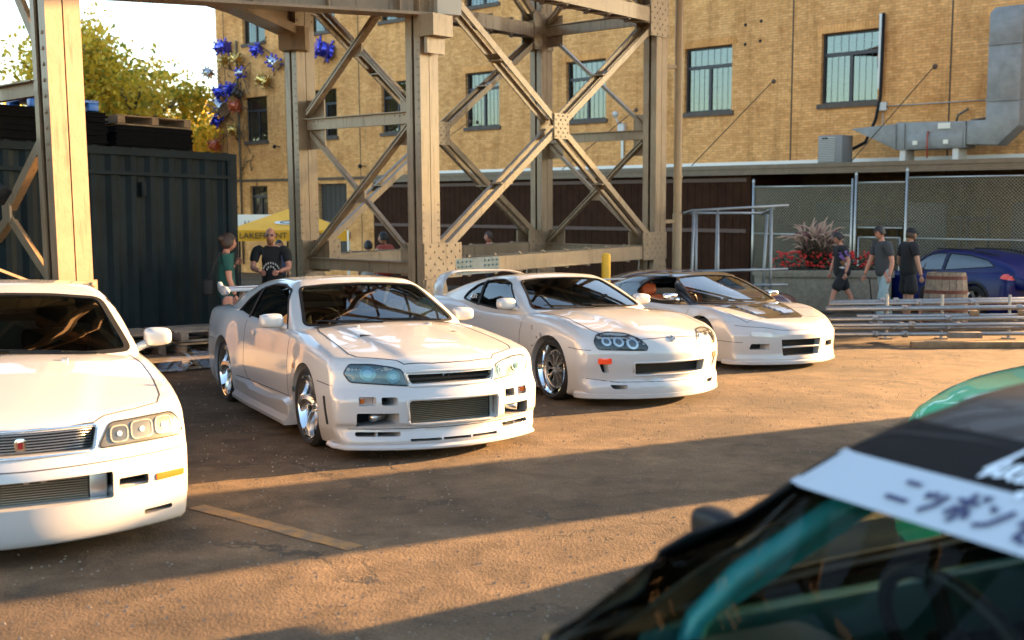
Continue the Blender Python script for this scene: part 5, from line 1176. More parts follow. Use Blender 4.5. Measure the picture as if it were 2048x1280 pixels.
def make_left_pier():
    P = thing('bridge_pier', 'sunlit tan steel bridge pier leg with bolted base at the left edge', 'bridge pier', plumb=True)
    e1 = Vector((.68, .733, 0)); e2 = Vector((-.733, .68, 0))
    P.matrix_world = Matrix(((e1.x, e2.x, 0, -5.06), (e1.y, e2.y, 0, 12.29), (0, 0, 1, 0), (0, 0, 0, 1)))
    w_, d = .40, .37
    mb = MB()
    for s_ in (-1, 1):
        for q in (-1, 1): mb.box((q*(w_/4+.004), s_*(d/2-.02), 3.6), (w_/2-.008, .04, 8.8))
    mb.box((0, 0, 3.6), (.03, d-.082, 8.8)); mb.box((-w_/2+.012, -d/2+.10, 3.6), (.024, .119, 8.8)); mb.box((-w_/2+.012, d/2-.07, 3.6), (.024, .06, 8.8)); mb.box((-w_/2+.06, 0, 3.6), (.02, d-.3, 8.8))
    mb.build('column', STEEL, P)
    rv = MB(); rivets(rv, [(-w_/2, -d/2+.09, z) for z in np.arange(2.15, 3.6, .172)], (-1, 0, 0), .026); q = rv.build('rivets', STEEL, P, True, 40); q['kind'] = 'stuff'
    # front base plate, strut and K bracing going left, all in the plane of the front face
    y0 = -d/2-.02
    MB().box((-.62, y0, .66), (1.7, .03, .26)).build('base_plate', STEEL, P)
    rv = MB(); rivets(rv, [(.03,y0-.015,.74),(.10,y0-.015,.67),(.03,y0-.015,.60),(-.12,y0-.015,.74),(-.05,y0-.015,.67),(-.12,y0-.015,.60),(.17,y0-.015,.60),(.17,y0-.015,.74),(-.62,y0-.015,.71),(-.54,y0-.015,.64),(.08,y0-.015,.55)], (0,-1,0), .032)
    q = rv.build('bolts', STEEL, P, True, 40); q['kind'] = 'stuff'
    MB().box((-.10, .26, 2.75), (.03, .24, 1.6)).build('gusset_plate', STEEL, P)
    L = 2.6
    for zz in (2.95, 5.2): MB().bar((-.10, .2, zz), (-.10, L, zz), .10, .16).bar((-.16,.2,zz+.08),(-.16,L,zz+.08),.14,.015).build('strut', STEEL, P)
    for a, b in (((-.24,2.38),(-1.25,1.62)), ((-1.25,1.50),(-.24,.80)), ((-1.25,1.62),(-2.5,2.4)), ((-1.25,1.5),(-2.5,.8)), ((-.24,3.45),(-1.25,4.75)), ((-1.25,4.75),(-2.5,3.4))):
        A, Bv = (-.12, -a[0], a[1]), (-.12, -b[0], b[1]); MB().bar(A, Bv, .12, .025, up=(1,0,0)).bar((-.07,A[1],A[2]-.04),(-.07,Bv[1],Bv[2]-.04), .02, .09, up=(1,0,0)).build('brace', STEEL, P)
    MB().box((-.14, 1.25, 1.56), (.03, .22, .26)).build('gusset_plate', STEEL, P)
    MB().bar((-.30,y0-.02,.70),(-1.5,y0-.02,1.25), .03, .13, up=(0,-1,0)).build('brace', STEEL, P)
    MB().box((-.1, 0, -.6), (1.0, .9, 1.2)).build('footing', mat('concrete', (.30,.26,.21)), P, bevel=.03)
    # farther leg behind the strut, in one dark brown colour
    MB().box((-.95, 2.6, 3.2), (.30, .30, 8.0)).build('column', mat('far_leg_dark', (.05,.035,.025), .8), P)
    lamp = thing('floodlight', 'small black floodlight with three round lamps clamped to the pier bracing', 'floodlight', plumb=True)
    lamp.location = (-5.72, 12.10, 1.78); lamp.rotation_euler = (R(-25), R(20), R(-35))
    MB().box((0,0,0), (.20,.16,.20)).build('housing', PLAS, lamp, bevel=.02)
    for x, z in ((-.05,.04),(.05,.04),(0,-.05)): MB().lathe([(.001,.012),(.03,.012),(.035,0)], 12, Matrix.Translation((x,-.081,z)) @ Matrix.Rotation(R(90),4,'X')).build('lamp_glass', CHROME, lamp)
def make_overhead():
    G = thing('deck_girder', 'heavy tan I-beam girder running overhead from the left to the near tower leg', 'girder', plumb=True)
    a, b = Vector((-7.6, 13.24, 0)), Vector((-1.05, 15.86, 0)); d = (b-a).normalized(); up = Vector((0,0,1))
    def ib(parent, a, b, z0, z1, fw, nm='girder_beam', m=None):
        mb = MB(); zz = lambda p, z: (p.x, p.y, z)
        mb.bar(zz(a,(z0+z1)/2), zz(b,(z0+z1)/2), .03, z1-z0-.08); mb.bar(zz(a,z0+.02), zz(b,z0+.02), fw, .04); mb.bar(zz(a,z1-.02), zz(b,z1-.02), fw, .04)
        return mb.build(nm, m or STEEL, parent)
    ib(G, a, b, 4.27, 5.3, .36)
    MB().bar((b.x-.05,b.y-.02,4.80),(b.x+.28,b.y+.11,4.80),.40,1.02).build('end_plate', mat('pale_primer', (.52,.47,.40), .5), G)
    for k in range(7): p = a.lerp(b, k/7+.06); MB().bar((p.x,p.y,4.31),(p.x,p.y,5.26),.34,.02,up=(d.x,d.y,0)).build('stiffener', STEEL, G)
    X = thing('cross_beam', 'dark haunched cross beam under the deck above the far left tower leg', 'beam', plumb=True)
    p, q = Vector((-3.42, 17.75, 0)), Vector((-4.25, 14.75, 0))
    ib(X, p, q, 4.38, 5.2, .40, 'beam')
    MB().bar((-3.45,17.5,4.30),(-4.0,15.3,4.42),.34,.10).build('haunch_plate', STEEL, X); MB().box((-3.42,17.45,4.2),(.42,.42,.36)).build('seat', STEEL, X)
    D = thing('bridge_deck', 'lattice steel bridge deck passing high over the parked cars', 'bridge deck', plumb=True)
    DK = mat('deck_dark', (.05,.04,.03), .8)
    for k in range(9):
        x = -9+k*2.1; MB().bar((x, 8.2, 7.3), (x+3.0, 21.5, 7.3), .12, .55).build('stringer', STEEL, D)
    for k in range(8): y = 8.6+k*1.8; MB().bar((-9.2+.22*(y-8), y-.6, 7.75), (10.5, y+1.4, 7.75), .22, .34).build('floor_beam', STEEL, D)
    for k in range(14):
        x = -8.5+k*1.35; MB().bar((x, 8.6+.1*k, 7.5), (x+1.5, 14+.1*k, 7.5), .08, .08).bar((x+1.5,14+.1*k,7.5),(x,20,7.5),.08,.08).build('lateral_brace', STEEL, D)
    MB().box((-5.6, 14.6, 8.05), (8.4, 13.0, .12)).build('deck_slab', DK, D)
    MB().box((2.6, 20.2, 8.05), (8.0, 3.2, .12)).build('deck_slab', DK, D)
def make_pipe_column():
    P = thing('downpipe', 'slim tan standpipe clamped beside the right tower leg', 'pipe', plumb=True)
    m = mat('pipe_tan', (.36,.235,.12), .45, noise=.15, nscale=3)
    MB().tube([(3.22, 21.0, -1.0), (3.22, 21.0, 7.4)], .080, 18).build('pipe', m, P, True, 50)
    for z_ in (2.05,): MB().lathe([(.082,.0),(.095,.0),(.095,.05),(.082,.05)], 18, Matrix.Translation((3.22,21.0,z_)), closed=True).build('clamp', m, P)
    for z0, z1 in ((-1.0, 1.35),): MB().lathe([(.092,z0),(.092,z1),(.081,z1+.03)], 18, Matrix.Translation((3.22,21.0,0))).build('sleeve', m, P, True, 40)
    for z_ in (1.22, 4.15): MB().bar((2.78,20.75,z_),(3.2,20.98,z_),.05,.07).build('bracket', m, P)
# ================================================================ things on the lot (LOT frame)
WOOD = lambda: mat('pallet_wood', (.30, .19, .10), .85, noise=.45, nscale=6)
WOODG = lambda: mat('grey_wood', (.22, .185, .15), .9, noise=.5, nscale=5)
def make_container():
    a = Vector((-6.93, 12.8, 0)); b = Vector((-4.0, 15.8, 0)); d = (b-a).normalized(); a = b - d*9.0
    C_ = thing('shipping_container', 'dark blue-green corrugated shipping container behind the pallets, left of the tower', 'container', (b.x, b.y, 0), math.atan2(d.y, d.x))
    m = mat('container_paint', (.004, .012, .016), .6, coat=0, spec=.15, noise=.5, nscale=2.2, bump=.15, bscale=9); H = 2.86; L = 9.0; Wd = 2.4
    # long side faces -y in local frame (towards the lot); corrugations
    V = []; F = []; pitch = .278; x = -L+.16; seq = []
    while x < -.16:
        seq += [(x, 0), (x+.07, 0), (x+.139, .036), (x+.209, .036)]; x += pitch
    z0, z1 = .16, H-.14
    def panel(z0, z1, nm):
        V = []; n = 0
        for (x, y) in seq: V += [(x, y+.03, z0), (x, y+.03, z1)]
        F = [(2*i, 2*i+2, 2*i+3, 2*i+1) for i in range(len(seq)-1)]
        return MB().add(V, F).build(nm, m, C_)
    panel(.16, H-.37, 'side_panel'); panel(H-.31, H-.10, 'side_panel')
    for z_, h in ((.08, .16), (H-.05, .10), (H-.34, .05)): MB().box((-L/2, .03, z_), (L-.2, .07, h)).build('side_rail', m, C_)
    for k in range(int(L/.278)): MB().box((-L+.2+k*.278, .02, H+.005), (.07, .05, .012)).build('roof_rib', m, C_)
    for x in (-.08, -L+.08):
        for y in (.08, Wd-.08): MB().box((x, y, H/2), (.16, .16, H)).build('corner_post', m, C_, bevel=.012)
    MB().box((-L/2, Wd/2+.02, H/2), (L-.2, Wd-.12, H-.06)).build('inner_box', m, C_)
    for x in (-1.45, -3.9, -6.4): MB().box((x, .012, H-.55), (.07, .05, .20)).build('vent', m, C_, bevel=.01)
    MB().box((.003, .10, 1.45), (.004, .09, .11)).build('placard', mat('placard_white', (.7,.7,.68), .6), C_)
    return C_
def pallet(name, label, loc, rz, group, w_=1.2, d=1.0, m=None, tilt=0, blocks=3, z=0):
    m = m or WOOD(); P = thing(name, label, 'pallet', (loc[0], loc[1], z), rz, group)
    if tilt: P.rotation_euler = (tilt, 0, rz)
    rr = random.Random(hash(str(loc)) % 999)
    for k in range(7): MB().box((0, -d/2+.06+k*(d-.12)/6, .132), (w_, .09+rr.uniform(-.008,.008), .018)).build('deck_board', m, P)
    for k in range(3): MB().box((-w_/2+.06+k*(w_-.12)/2, 0, .075), (.10, d, .09) if blocks else (.04, d, .09)).build('stringer', m, P)
    for k in range(3): MB().box((0, -d/2+.06+k*(d-.12)/2, .015), (w_, .09, .018)).build('bottom_board', m, P)
    return P
def make_pallets():
    g = 'wooden pallets in front of the container'
    ps = [(-4.05,14.35,.78,0,'wooden pallet on the ground at the right end of the row, under plastic film', WOOD()),
          (-5.25,13.35,.80,0,'grey wooden pallet on the ground behind the saloon mirror', WOODG()),
          (-4.15,14.55,.74,.15,'brown wooden pallet stacked second from the ground by the container', WOOD()),
          (-5.2,13.55,.85,.15,'weathered pallet in the middle of the left pallet stack', WOODG()),
          (-4.2,14.65,.80,.30,'weathered grey pallet on top of the right stack against the container', WOODG()),
          (-5.15,13.7,.76,.30,'weathered grey pallet on top of the left stack against the container', WOODG())]
    for x, y, rz, z, lb, m in ps: pallet('wooden_pallet', lb, (x, y), rz, g, 1.25, 1.0, m, z=z)
    pallet('wooden_pallet', 'low wooden pallet wrapped in crumpled film beside the white coupe', (-4.35, 13.62), .80, g, 1.1, .8, WOODG(), z=.01)
    # plastic film
    f = glass_mat('plastic_film', (.72,.72,.72), .9, .08)
    mb = MB(); rr = np.random.default_rng(5); nx, ny = 46, 22; V = []; c, s_ = math.cos(.80), math.sin(.80)
    ph = rr.uniform(0, 6.28, 8); fq = rr.uniform(6, 22, (8, 2))
    for i in range(nx):
        for j in range(ny):
            u = -.75 + 1.5*i/(nx-1); v = -.5 + 1.0*j/(ny-1)
            e = max(abs(u)/.75, abs(v)/.5); z = .27*(1-e**3) + .02
            z += sum(.012*math.sin(fq[k,0]*u+fq[k,1]*v+ph[k]) for k in range(8)) * (.5+.5*e); z = max(z, .012)
            uu = u + .03*math.sin(9*v+ph[0]); vv = v + .05*math.sin(7*u+ph[1])
            V.append((-4.45+uu*c-vv*s_, 13.45+uu*s_+vv*c, z+.02))
    F = [(i*ny+j, (i+1)*ny+j, (i+1)*ny+j+1, i*ny+j+1) for i in range(nx-1) for j in range(ny-1)]
    o = link('plastic_film', me_from(V, F), f, None, True); tag(o, 'crumpled clear plastic film draped over the low pallet beside the white coupe', 'plastic film')
    b = thing('yellow_label', 'yellow tag lying in the plastic film on the low pallet', 'tag', (-4.72, 13.22, .27), .7)
    MB().box((0,0,0), (.10,.02,.14)).build('tag', mat('tag_yellow', (.6,.42,.03), .5), b)
def make_container_top():
    top = 2.87; d = Vector((.699, .715)); n_ = Vector((-.715, .699)); b = Vector((-4.0, 15.8))
    DK = mat('black_mat', (.004,.004,.005), .9, spec=.1, noise=.4, nscale=12)
    for i, (s0, s1, o0, o1, h, lb) in enumerate(((-1.75,-.62,.15,1.2,.30,'stack of black rubber mats on the container roof, nearest its right end'), (-3.5,-1.9,.1,1.2,.44,'tall stack of black rubber mats on the container roof right of the pier leg'), (-6.1,-4.9,.1,1.2,.50,'stack of black rubber mats on the container roof left of the pier leg'))):
        c = b + d*(s0+s1)/2 + n_*(o0+o1)/2; S = thing('mat_stack', lb, 'mats', (c.x, c.y, top), math.atan2(d.y, d.x), 'stacks of mats on the container roof')
        k = 0; z = 0; rr = random.Random(i)
        while z < h: MB().box((rr.uniform(-.02,.02), rr.uniform(-.02,.02), z+.0165), (s1-s0, o1-o0, .030)).build('rubber_mat', DK, S, bevel=0); z += .034
    for (s, o_, z, lb, m) in ((-1.15,.65,.31,'broken brown wooden pallet lying on the right mat stack on the container', WOOD()), (-5.9,.6,.52,'brown wooden pallet on the left mat stack on the container roof', WOOD())):
        c = b + d*s + n_*o_; pallet('wooden_pallet', lb, (c.x, c.y), math.atan2(d.y, d.x), 'pallets on the container roof', 1.1, .9, m, z=top+z)
    for (s, o_, z, lb) in ((-5.0,.6,.52,'blue plastic pallet on the left mat stack on the container roof'), (-2.4,.6,.46,'small dark blue plastic crate on the tall mat stack right of the pier')):
        c = b + d*s + n_*o_; P = thing('plastic_pallet', lb, 'pallet', (c.x, c.y, top+z), math.atan2(d.y, d.x)); m = mat('blue_plastic', (.02,.13,.45) if s < -3 else (.02,.07,.12), .4)
        MB().box((0,0,.12),(.9,.8,.04)).build('deck', m, P, bevel=.008)
        for x in (-.38, 0, .38):
            for y in (-.34, .34): MB().box((x,y,.05),(.14,.12,.10)).build('foot', m, P, bevel=.01)
def text_mesh(s, size, m, parent, M, ext=.002, name='lettering', align='CENTER', shear=0, font=None):
    cu = bpy.data.curves.new('t', 'FONT'); cu.body = s; cu.size = size; cu.extrude = ext; cu.align_x = align; cu.align_y = 'CENTER'; cu.shear = shear; cu.resolution_u = 3
    o = bpy.data.objects.new('t', cu); col.objects.link(o); bpy.context.view_layer.update()
    me = bpy.data.meshes.new_from_object(o.evaluated_get(bpy.context.evaluated_depsgraph_get())); bpy.data.objects.remove(o)
    me.transform(M); return link(name, me, m, parent)
def make_tent():
    T = thing('canopy_tent', 'yellow pop-up canopy tent with black lettering behind the bald man', 'tent', (-5.55, 27.2, 0), R(8))
    Y = mat('tent_yellow', (.85,.40,.015), .7, noise=.15, nscale=2); W_ = mat('tent_print_white', (.7,.68,.6), .7); K = mat('print_black', (.02,.02,.02), .7)
    e, z0, z1 = 1.42, 1.80, 2.36
    roof = MB().add([(-e,-e,z0),(e,-e,z0),(e,e,z0),(-e,e,z0),(0,0,z1),(0,-.9,2.02),(.9,0,2.02),(0,.9,2.02),(-.9,0,2.02)], [(0,1,5),(5,1,4),(0,5,4),(1,2,6),(6,2,4),(1,6,4),(2,3,7),(7,3,4),(2,7,4),(3,0,8),(8,0,4),(3,8,4)])
    roof.build('canopy', Y, T)
    for k in range(4):
        M = Matrix.Rotation(R(90)*k, 4, 'Z'); v = MB(); n = 9; V = []
        for i in range(n): x = -e+2*e*i/(n-1); V += [(x,-e-.01,z0),(x,-e-.01-.02*math.sin(i*2.1),z0-.26)]
        v.add([M @ Vector(q) for q in V], [(2*i,2*i+1,2*i+3,2*i+2) for i in range(n-1)]); v.build('valance', Y, T)
    RX = Matrix.Rotation(R(90), 4, 'X')
    text_mesh('LAKEFRONT BREWERY', .20, K, T, Matrix.Translation((-.1,-e-.045,z0-.135)) @ RX)
    text_mesh('LAKEFRONT BREWERY', .235, K, T, Matrix.Rotation(R(90),4,'Z') @ Matrix.Translation((0,-e-.045,z0-.135)) @ RX)
    for k in (0, 1):
        M = Matrix.Rotation(R(90)*k, 4, 'Z') @ Matrix.Translation((-.0,-1.0,1.985)) @ Matrix.Rotation(R(20), 4, 'X')
        o = MB().lathe([(.001,.0),(.34,.0),(.34,.006),(.001,.006)], 28, M @ Matrix.Scale(.42, 4, (0,1,0))); o.build('round_print', W_, T)
        MB().tube([M @ Vector((.2*math.cos(a),.08*math.sin(a),.012)) for a in np.linspace(0,5,14)], .012, 4).build('print_swirl', K, T)
    for x in (-e, e):
        for y in (-e, e): MB().tube([(x,y,0),(x,y,z0)], .022, 6).build('leg', mat('tent_leg', (.55,.55,.54), .4, .6), T)
    S = thing('hot_dog_sign', 'white rounded sign board with black script behind the yellow tent', 'sign', (-6.35, 28.4, 0), R(5))
    MB().prism(roundpoly([(-1.0,1.72),(.62,1.72),(.62,2.0),(.40,2.22),(-1.0,2.22)], .12), -.04, .04, Matrix(((1,0,0,0),(0,0,1,0),(0,1,0,0),(0,0,0,1)))).build('board', mat('sign_white', (.72,.72,.70), .5), S)
    text_mesh('Hot Dogs. Beer.', .20, K, S, Matrix.Translation((-.02,-.045,1.98)) @ RX, shear=.15)
    for x in (-.8, .45): MB().box((x,0,.9),(.05,.05,1.75)).build('leg', PLAS, S)
def make_barrel():
    B = thing('half_barrel', 'weathered wooden barrel with rusty hoops standing before the blue car', 'barrel', (7.80, 19.35, 0), .3)
    m = mat('barrel_wood', (.26,.20,.145), .85, noise=.5, nscale=9); h = 1.02; n = 18
    rad = lambda z: .345 - .0*z + .055*(1-((z-.30)/.72)**2) - .02
    for k in range(n):
        a0, a1 = 2*math.pi*k/n+.012, 2*math.pi*(k+1)/n-.012; V = []; zs = np.linspace(0, h, 7)
        for z in zs:
            for a in (a0, a1): V += [(rad(z)*math.cos(a), rad(z)*math.sin(a), z), ((rad(z)-.03)*math.cos(a), (rad(z)-.03)*math.sin(a), z)]
        F = []
        for i in range(6): b_ = 4*i; F += [(b_, b_+2, b_+6, b_+4), (b_+3, b_+1, b_+5, b_+7), (b_+1, b_, b_+4, b_+5), (b_+2, b_+3, b_+7, b_+6)]
        F += [(24,26,27,25)]
        MB().add(V, F).build('stave', m, B)
    for z in (.12, .36, .68, .93): MB().lathe([(rad(z-.03)+.002,z-.03),(rad(z-.03)+.007,z-.03),(rad(z+.03)+.007,z+.03),(rad(z+.03)+.002,z+.03)], 30, closed=True).build('hoop', mat('rust_hoop', (.13,.035,.02), .8, noise=.4), B)
    MB().lathe([(.001,h-.05),(.33,h-.05)], 24).build('barrel_head', m, B)
def make_planter():
    P = thing('planter', 'long concrete planter with ledge holding red flowers and grass', 'planter', (7.05, 24.6, 0), -.06)
    m = mat('planter_concrete', (.27,.235,.175), .85, noise=.35, nscale=14, bump=.3, bscale=60)
    MB().box((0,0,.36),(2.75,1.5,.76)).build('planter_wall', m, P, bevel=.01); MB().box((0,0,.825),(2.85,1.6,.16)).build('ledge', m, P, bevel=.015); MB().box((0,0,.915),(2.6,1.3,.03)).build('soil', mat('soil', (.03,.022,.015), .95), P)
    # flowers: begonia-like clumps
    FL = mat('flower_red', (.62,.02,.015), .5); LF = mat('flower_leaf', (.02,.045,.02), .6); rr = random.Random(11)
    for k in range(9):
        cx = -2.0+k*.255; F_ = thing('flower_clump', 'red flowering clump on the front edge of the concrete planter, %s from the left' % 'first second third fourth fifth sixth seventh eighth ninth'.split()[k], 'flowers', (8.05+cx, 24.05-.06*cx, .92), 0, 'red flower clumps along the planter')
        mb = MB(); fb = MB()
        for _ in range(60):
            p = Vector((rr.gauss(0,.12), rr.gauss(0,.10), abs(rr.gauss(.14,.09)))); a = rr.uniform(0,6.28); s_ = rr.uniform(.03,.055); u = Vector((math.cos(a),math.sin(a),rr.uniform(-.5,.5)))*s_; v = Vector((-math.sin(a),math.cos(a),rr.uniform(-.6,.6)))*s_*.6
            mb.add([p-u,p-v,p+u,p+v],[(0,1,2,3)])
        for _ in range(20):
            p = Vector((rr.gauss(0,.13), rr.gauss(-.07,.09), rr.uniform(.05,.40))); fb.sphere(p, rr.uniform(.024,.040), 6, 4, (1,1,.7))
        mb.build('leaves', LF, F_); q = fb.build('blossoms', FL, F_, True); q['kind'] = 'stuff'
    # fountain grass
    G = thing('fountain_grass', 'arching fountain grass with pale plumes in the concrete planter', 'plant', (6.85, 24.35, .92)); GM = mat('grass_blade', (.07,.055,.035), .7); PL = mat('grass_plume', (.50,.33,.25), .85, noise=.3, nscale=30); PD = mat('grass_plume_dark', (.16,.06,.06), .85)
    bl = MB()
    for k in range(700):
        a = rr.uniform(0,6.28); L_ = rr.uniform(.5,1.05); lean = rr.uniform(.15,.75); V = []; n = 6
        for i in range(n):
            t = i/(n-1); r_ = L_*lean*t**1.4; z = L_*(t-.42*lean*t*t*1.5); w_ = .010*(1-t)+.0015; V += [(.12*math.cos(a)+r_*math.cos(a)-w_*math.sin(a), .12*math.sin(a)+r_*math.sin(a)+w_*math.cos(a), z), (.12*math.cos(a)+r_*math.cos(a)+w_*math.sin(a), .12*math.sin(a)+r_*math.sin(a)-w_*math.cos(a), z)]
        bl.add(V, [(2*i,2*i+1,2*i+3,2*i+2) for i in range(n-1)])
    q = bl.build('blades', GM, G); q['kind'] = 'stuff'
    for k in range(150):
        a = rr.uniform(0,6.28); L_ = rr.uniform(.6,1.3); lean = rr.uniform(.1,.62); P_ = []; b0 = Vector((rr.gauss(0,.16), rr.gauss(0,.1), 0)); 
        for i in range(10):
            t = i/9; P_.append(b0 + Vector((L_*lean*t**2.2*math.cos(a)*1.1, L_*lean*t**2.2*math.sin(a)*.6, L_*(t*1.05-.75*lean*t**4))))
        o = MB().tube(P_[:6], .003, 3).tube(P_[5:], [.005,.016,.021,.016,.005], 5).build('plume', PL if rr.random() < .7 else PD, G, True)
    G2 = thing('fountain_grass', 'second clump of plumed grass cut by the right frame edge', 'plant', (10.2, 19.9, .55))
    for k in range(26):
        a = rr.uniform(1.5,4.7); L_ = rr.uniform(.6,1.0); lean = rr.uniform(.3,.9); P_ = [Vector((L_*lean*(i/9)**1.5*math.cos(a), L_*lean*(i/9)**1.5*math.sin(a)*.6, L_*((i/9)*1.05-.5*lean*(i/9)**2.6))) for i in range(10)]
        MB().tube(P_[:6], .003, 3).tube(P_[5:], [.006,.020,.026,.020,.006], 6).build('plume', PL, G2, True)
    P2 = thing('small_planter', 'dark pot holding the plumed grass at the right frame edge', 'planter', (10.2, 19.9, 0)); MB().lathe([(.001,0),(.22,0),(.30,.55),(.26,.55),(.001,.5)], 20).build('pot', m, P2, True, 40)
def make_rack():
    m = mat('galv_tube', (.30,.31,.32), .45, .7, noise=.15, nscale=15)
    Rk = thing('pipe_rack', 'standing rack of galvanised tubes in front of the red flowers', 'rack')
    y = 20.6
    def t(a, b, r_=.028): MB().tube([a, b], r_, 10).build('tube', m, Rk, True)
    for (x0, z0, x1, z1, dy) in ((3.42,2.18,3.34,0,0),(3.68,2.18,3.72,0,.9),(3.95,2.16,4.02,0,0),(4.05,2.15,3.98,0,.9),(4.95,2.22,4.98,0,0),(4.98,2.10,4.80,0,.9)): t((x0,y+dy,z1),(x0+(x1-x0)*-.5,y+dy,z0))
    t((3.42,y,2.15),(5.26,y,2.25)); t((3.40,y+.9,2.12),(5.0,y+.9,2.12)); t((3.1,y,.98),(5.27,y,1.04)); t((3.4,y+.9,.96),(5.0,y+.9,1.0)); t((4.4,y,.73),(5.27,y,.74)); t((3.42,y,2.15),(3.44,y+.9,2.12)); t((4.97,y,2.2),(4.98,y+.9,2.1))
def make_pipe_pile():
    m = mat('galv_tube', (.50,.52,.54)); g = 'galvanised scaffold tubes laid on the ground'; W_ = WOOD()
    rr = random.Random(4)
    rows = [(4.75,16.55,.16,10.2,0,'lowest front tube of the pile on timbers'),(4.9,16.75,.24,10.4,.0,'second front tube of the pile, just above the lowest'),(5.0,16.95,.36,10.2,.004,'middle tube of the pile with a swivel coupler'),(5.5,17.15,.40,10.0,.0,'thin middle tube behind the coupler'),(5.05,17.3,.50,10.4,.006,'upper thick tube of the pile with two couplers'),(5.2,17.6,.56,10.3,.01,'topmost rear tube of the pile'),(5.3,17.9,.58,10.3,.012,'rearmost tube of the pile, nearest the walkers'),(4.95,16.6,.30,9.8,.0,'short front tube with hooked end')]
    for i, (x0, y, z, x1, sl, lb) in enumerate(rows):
        T = thing('scaffold_tube', 'galvanised scaffold ' + lb, 'tube', (x0, y, z), 0, g)
        MB().tube([(0,0,0),(x1-x0,.25,sl*(x1-x0))], .030 if i != 4 else .040, 12).build('tube', m, T, True)
        for k in range(2):
            x = rr.uniform(.5, 4.0); o = MB().lathe([(.034,-.04),(.052,-.04),(.052,.04),(.034,.04)], 14, Matrix.Translation((x,.25*x/(x1-x0),sl*x)) @ Matrix.Rotation(R(90),4,'Y'), closed=True); o.box((x,-.05,.02),(.05,.04,.05)); o.build('coupler', m, T)
    for i, x in enumerate((6.1, 7.0, 8.1)):
        S = thing('rack_stand', ['short steel upright holding the tube pile, leftmost', 'short steel upright holding the tube pile, middle one', 'short steel upright holding the tube pile, rightmost'][i], 'stand', (x, 17.5, 0), 0, 'uprights between the tubes')
        MB().tube([(0,0,0),(0,0,.72)], .026, 8).box((0,0,.01),(.16,.16,.02)).build('upright', m, S); MB().box((0,-.3,.30),(.06,.9,.05)).build('bearer', m, S)
    for i, (x, y, l, z) in enumerate(((6.9,16.35,.5,.17),(6.4,16.2,.3,.05),(7.2,16.15,2.4,.045),(8.9,16.3,1.8,.05),(7.4,17.2,.12,.44),(8.2,17.25,.12,.44))):
        T = thing('timber', ['pale timber block on the front tube','short rusty timber offcut under the tubes','long low timber under the front of the tube pile','long timber at the right end under the tubes','small orange wood wedge between the tubes, left one','small orange wood wedge between the tubes, right one'][i], 'timber', (x, y, 0), rr.uniform(-.05,.05)); MB().box((0,0,z),(l,.12,.09)).build('beam', WOODG() if i == 0 else W_, T, bevel=.006)
    B = thing('bollard', 'yellow steel bollard standing behind the white rounded coupe', 'bollard', (1.55, 17.75, 0)); Y = mat('bollard_yellow', (.70,.38,.015), .5, noise=.2)
    MB().tube([(0,0,0),(0,0,1.36)], .075, 18).build('post', Y, B, True, 40); MB().sphere((0,0,1.36), .075, 16, 8, (1,1,.5)).build('cap', Y, B, True)
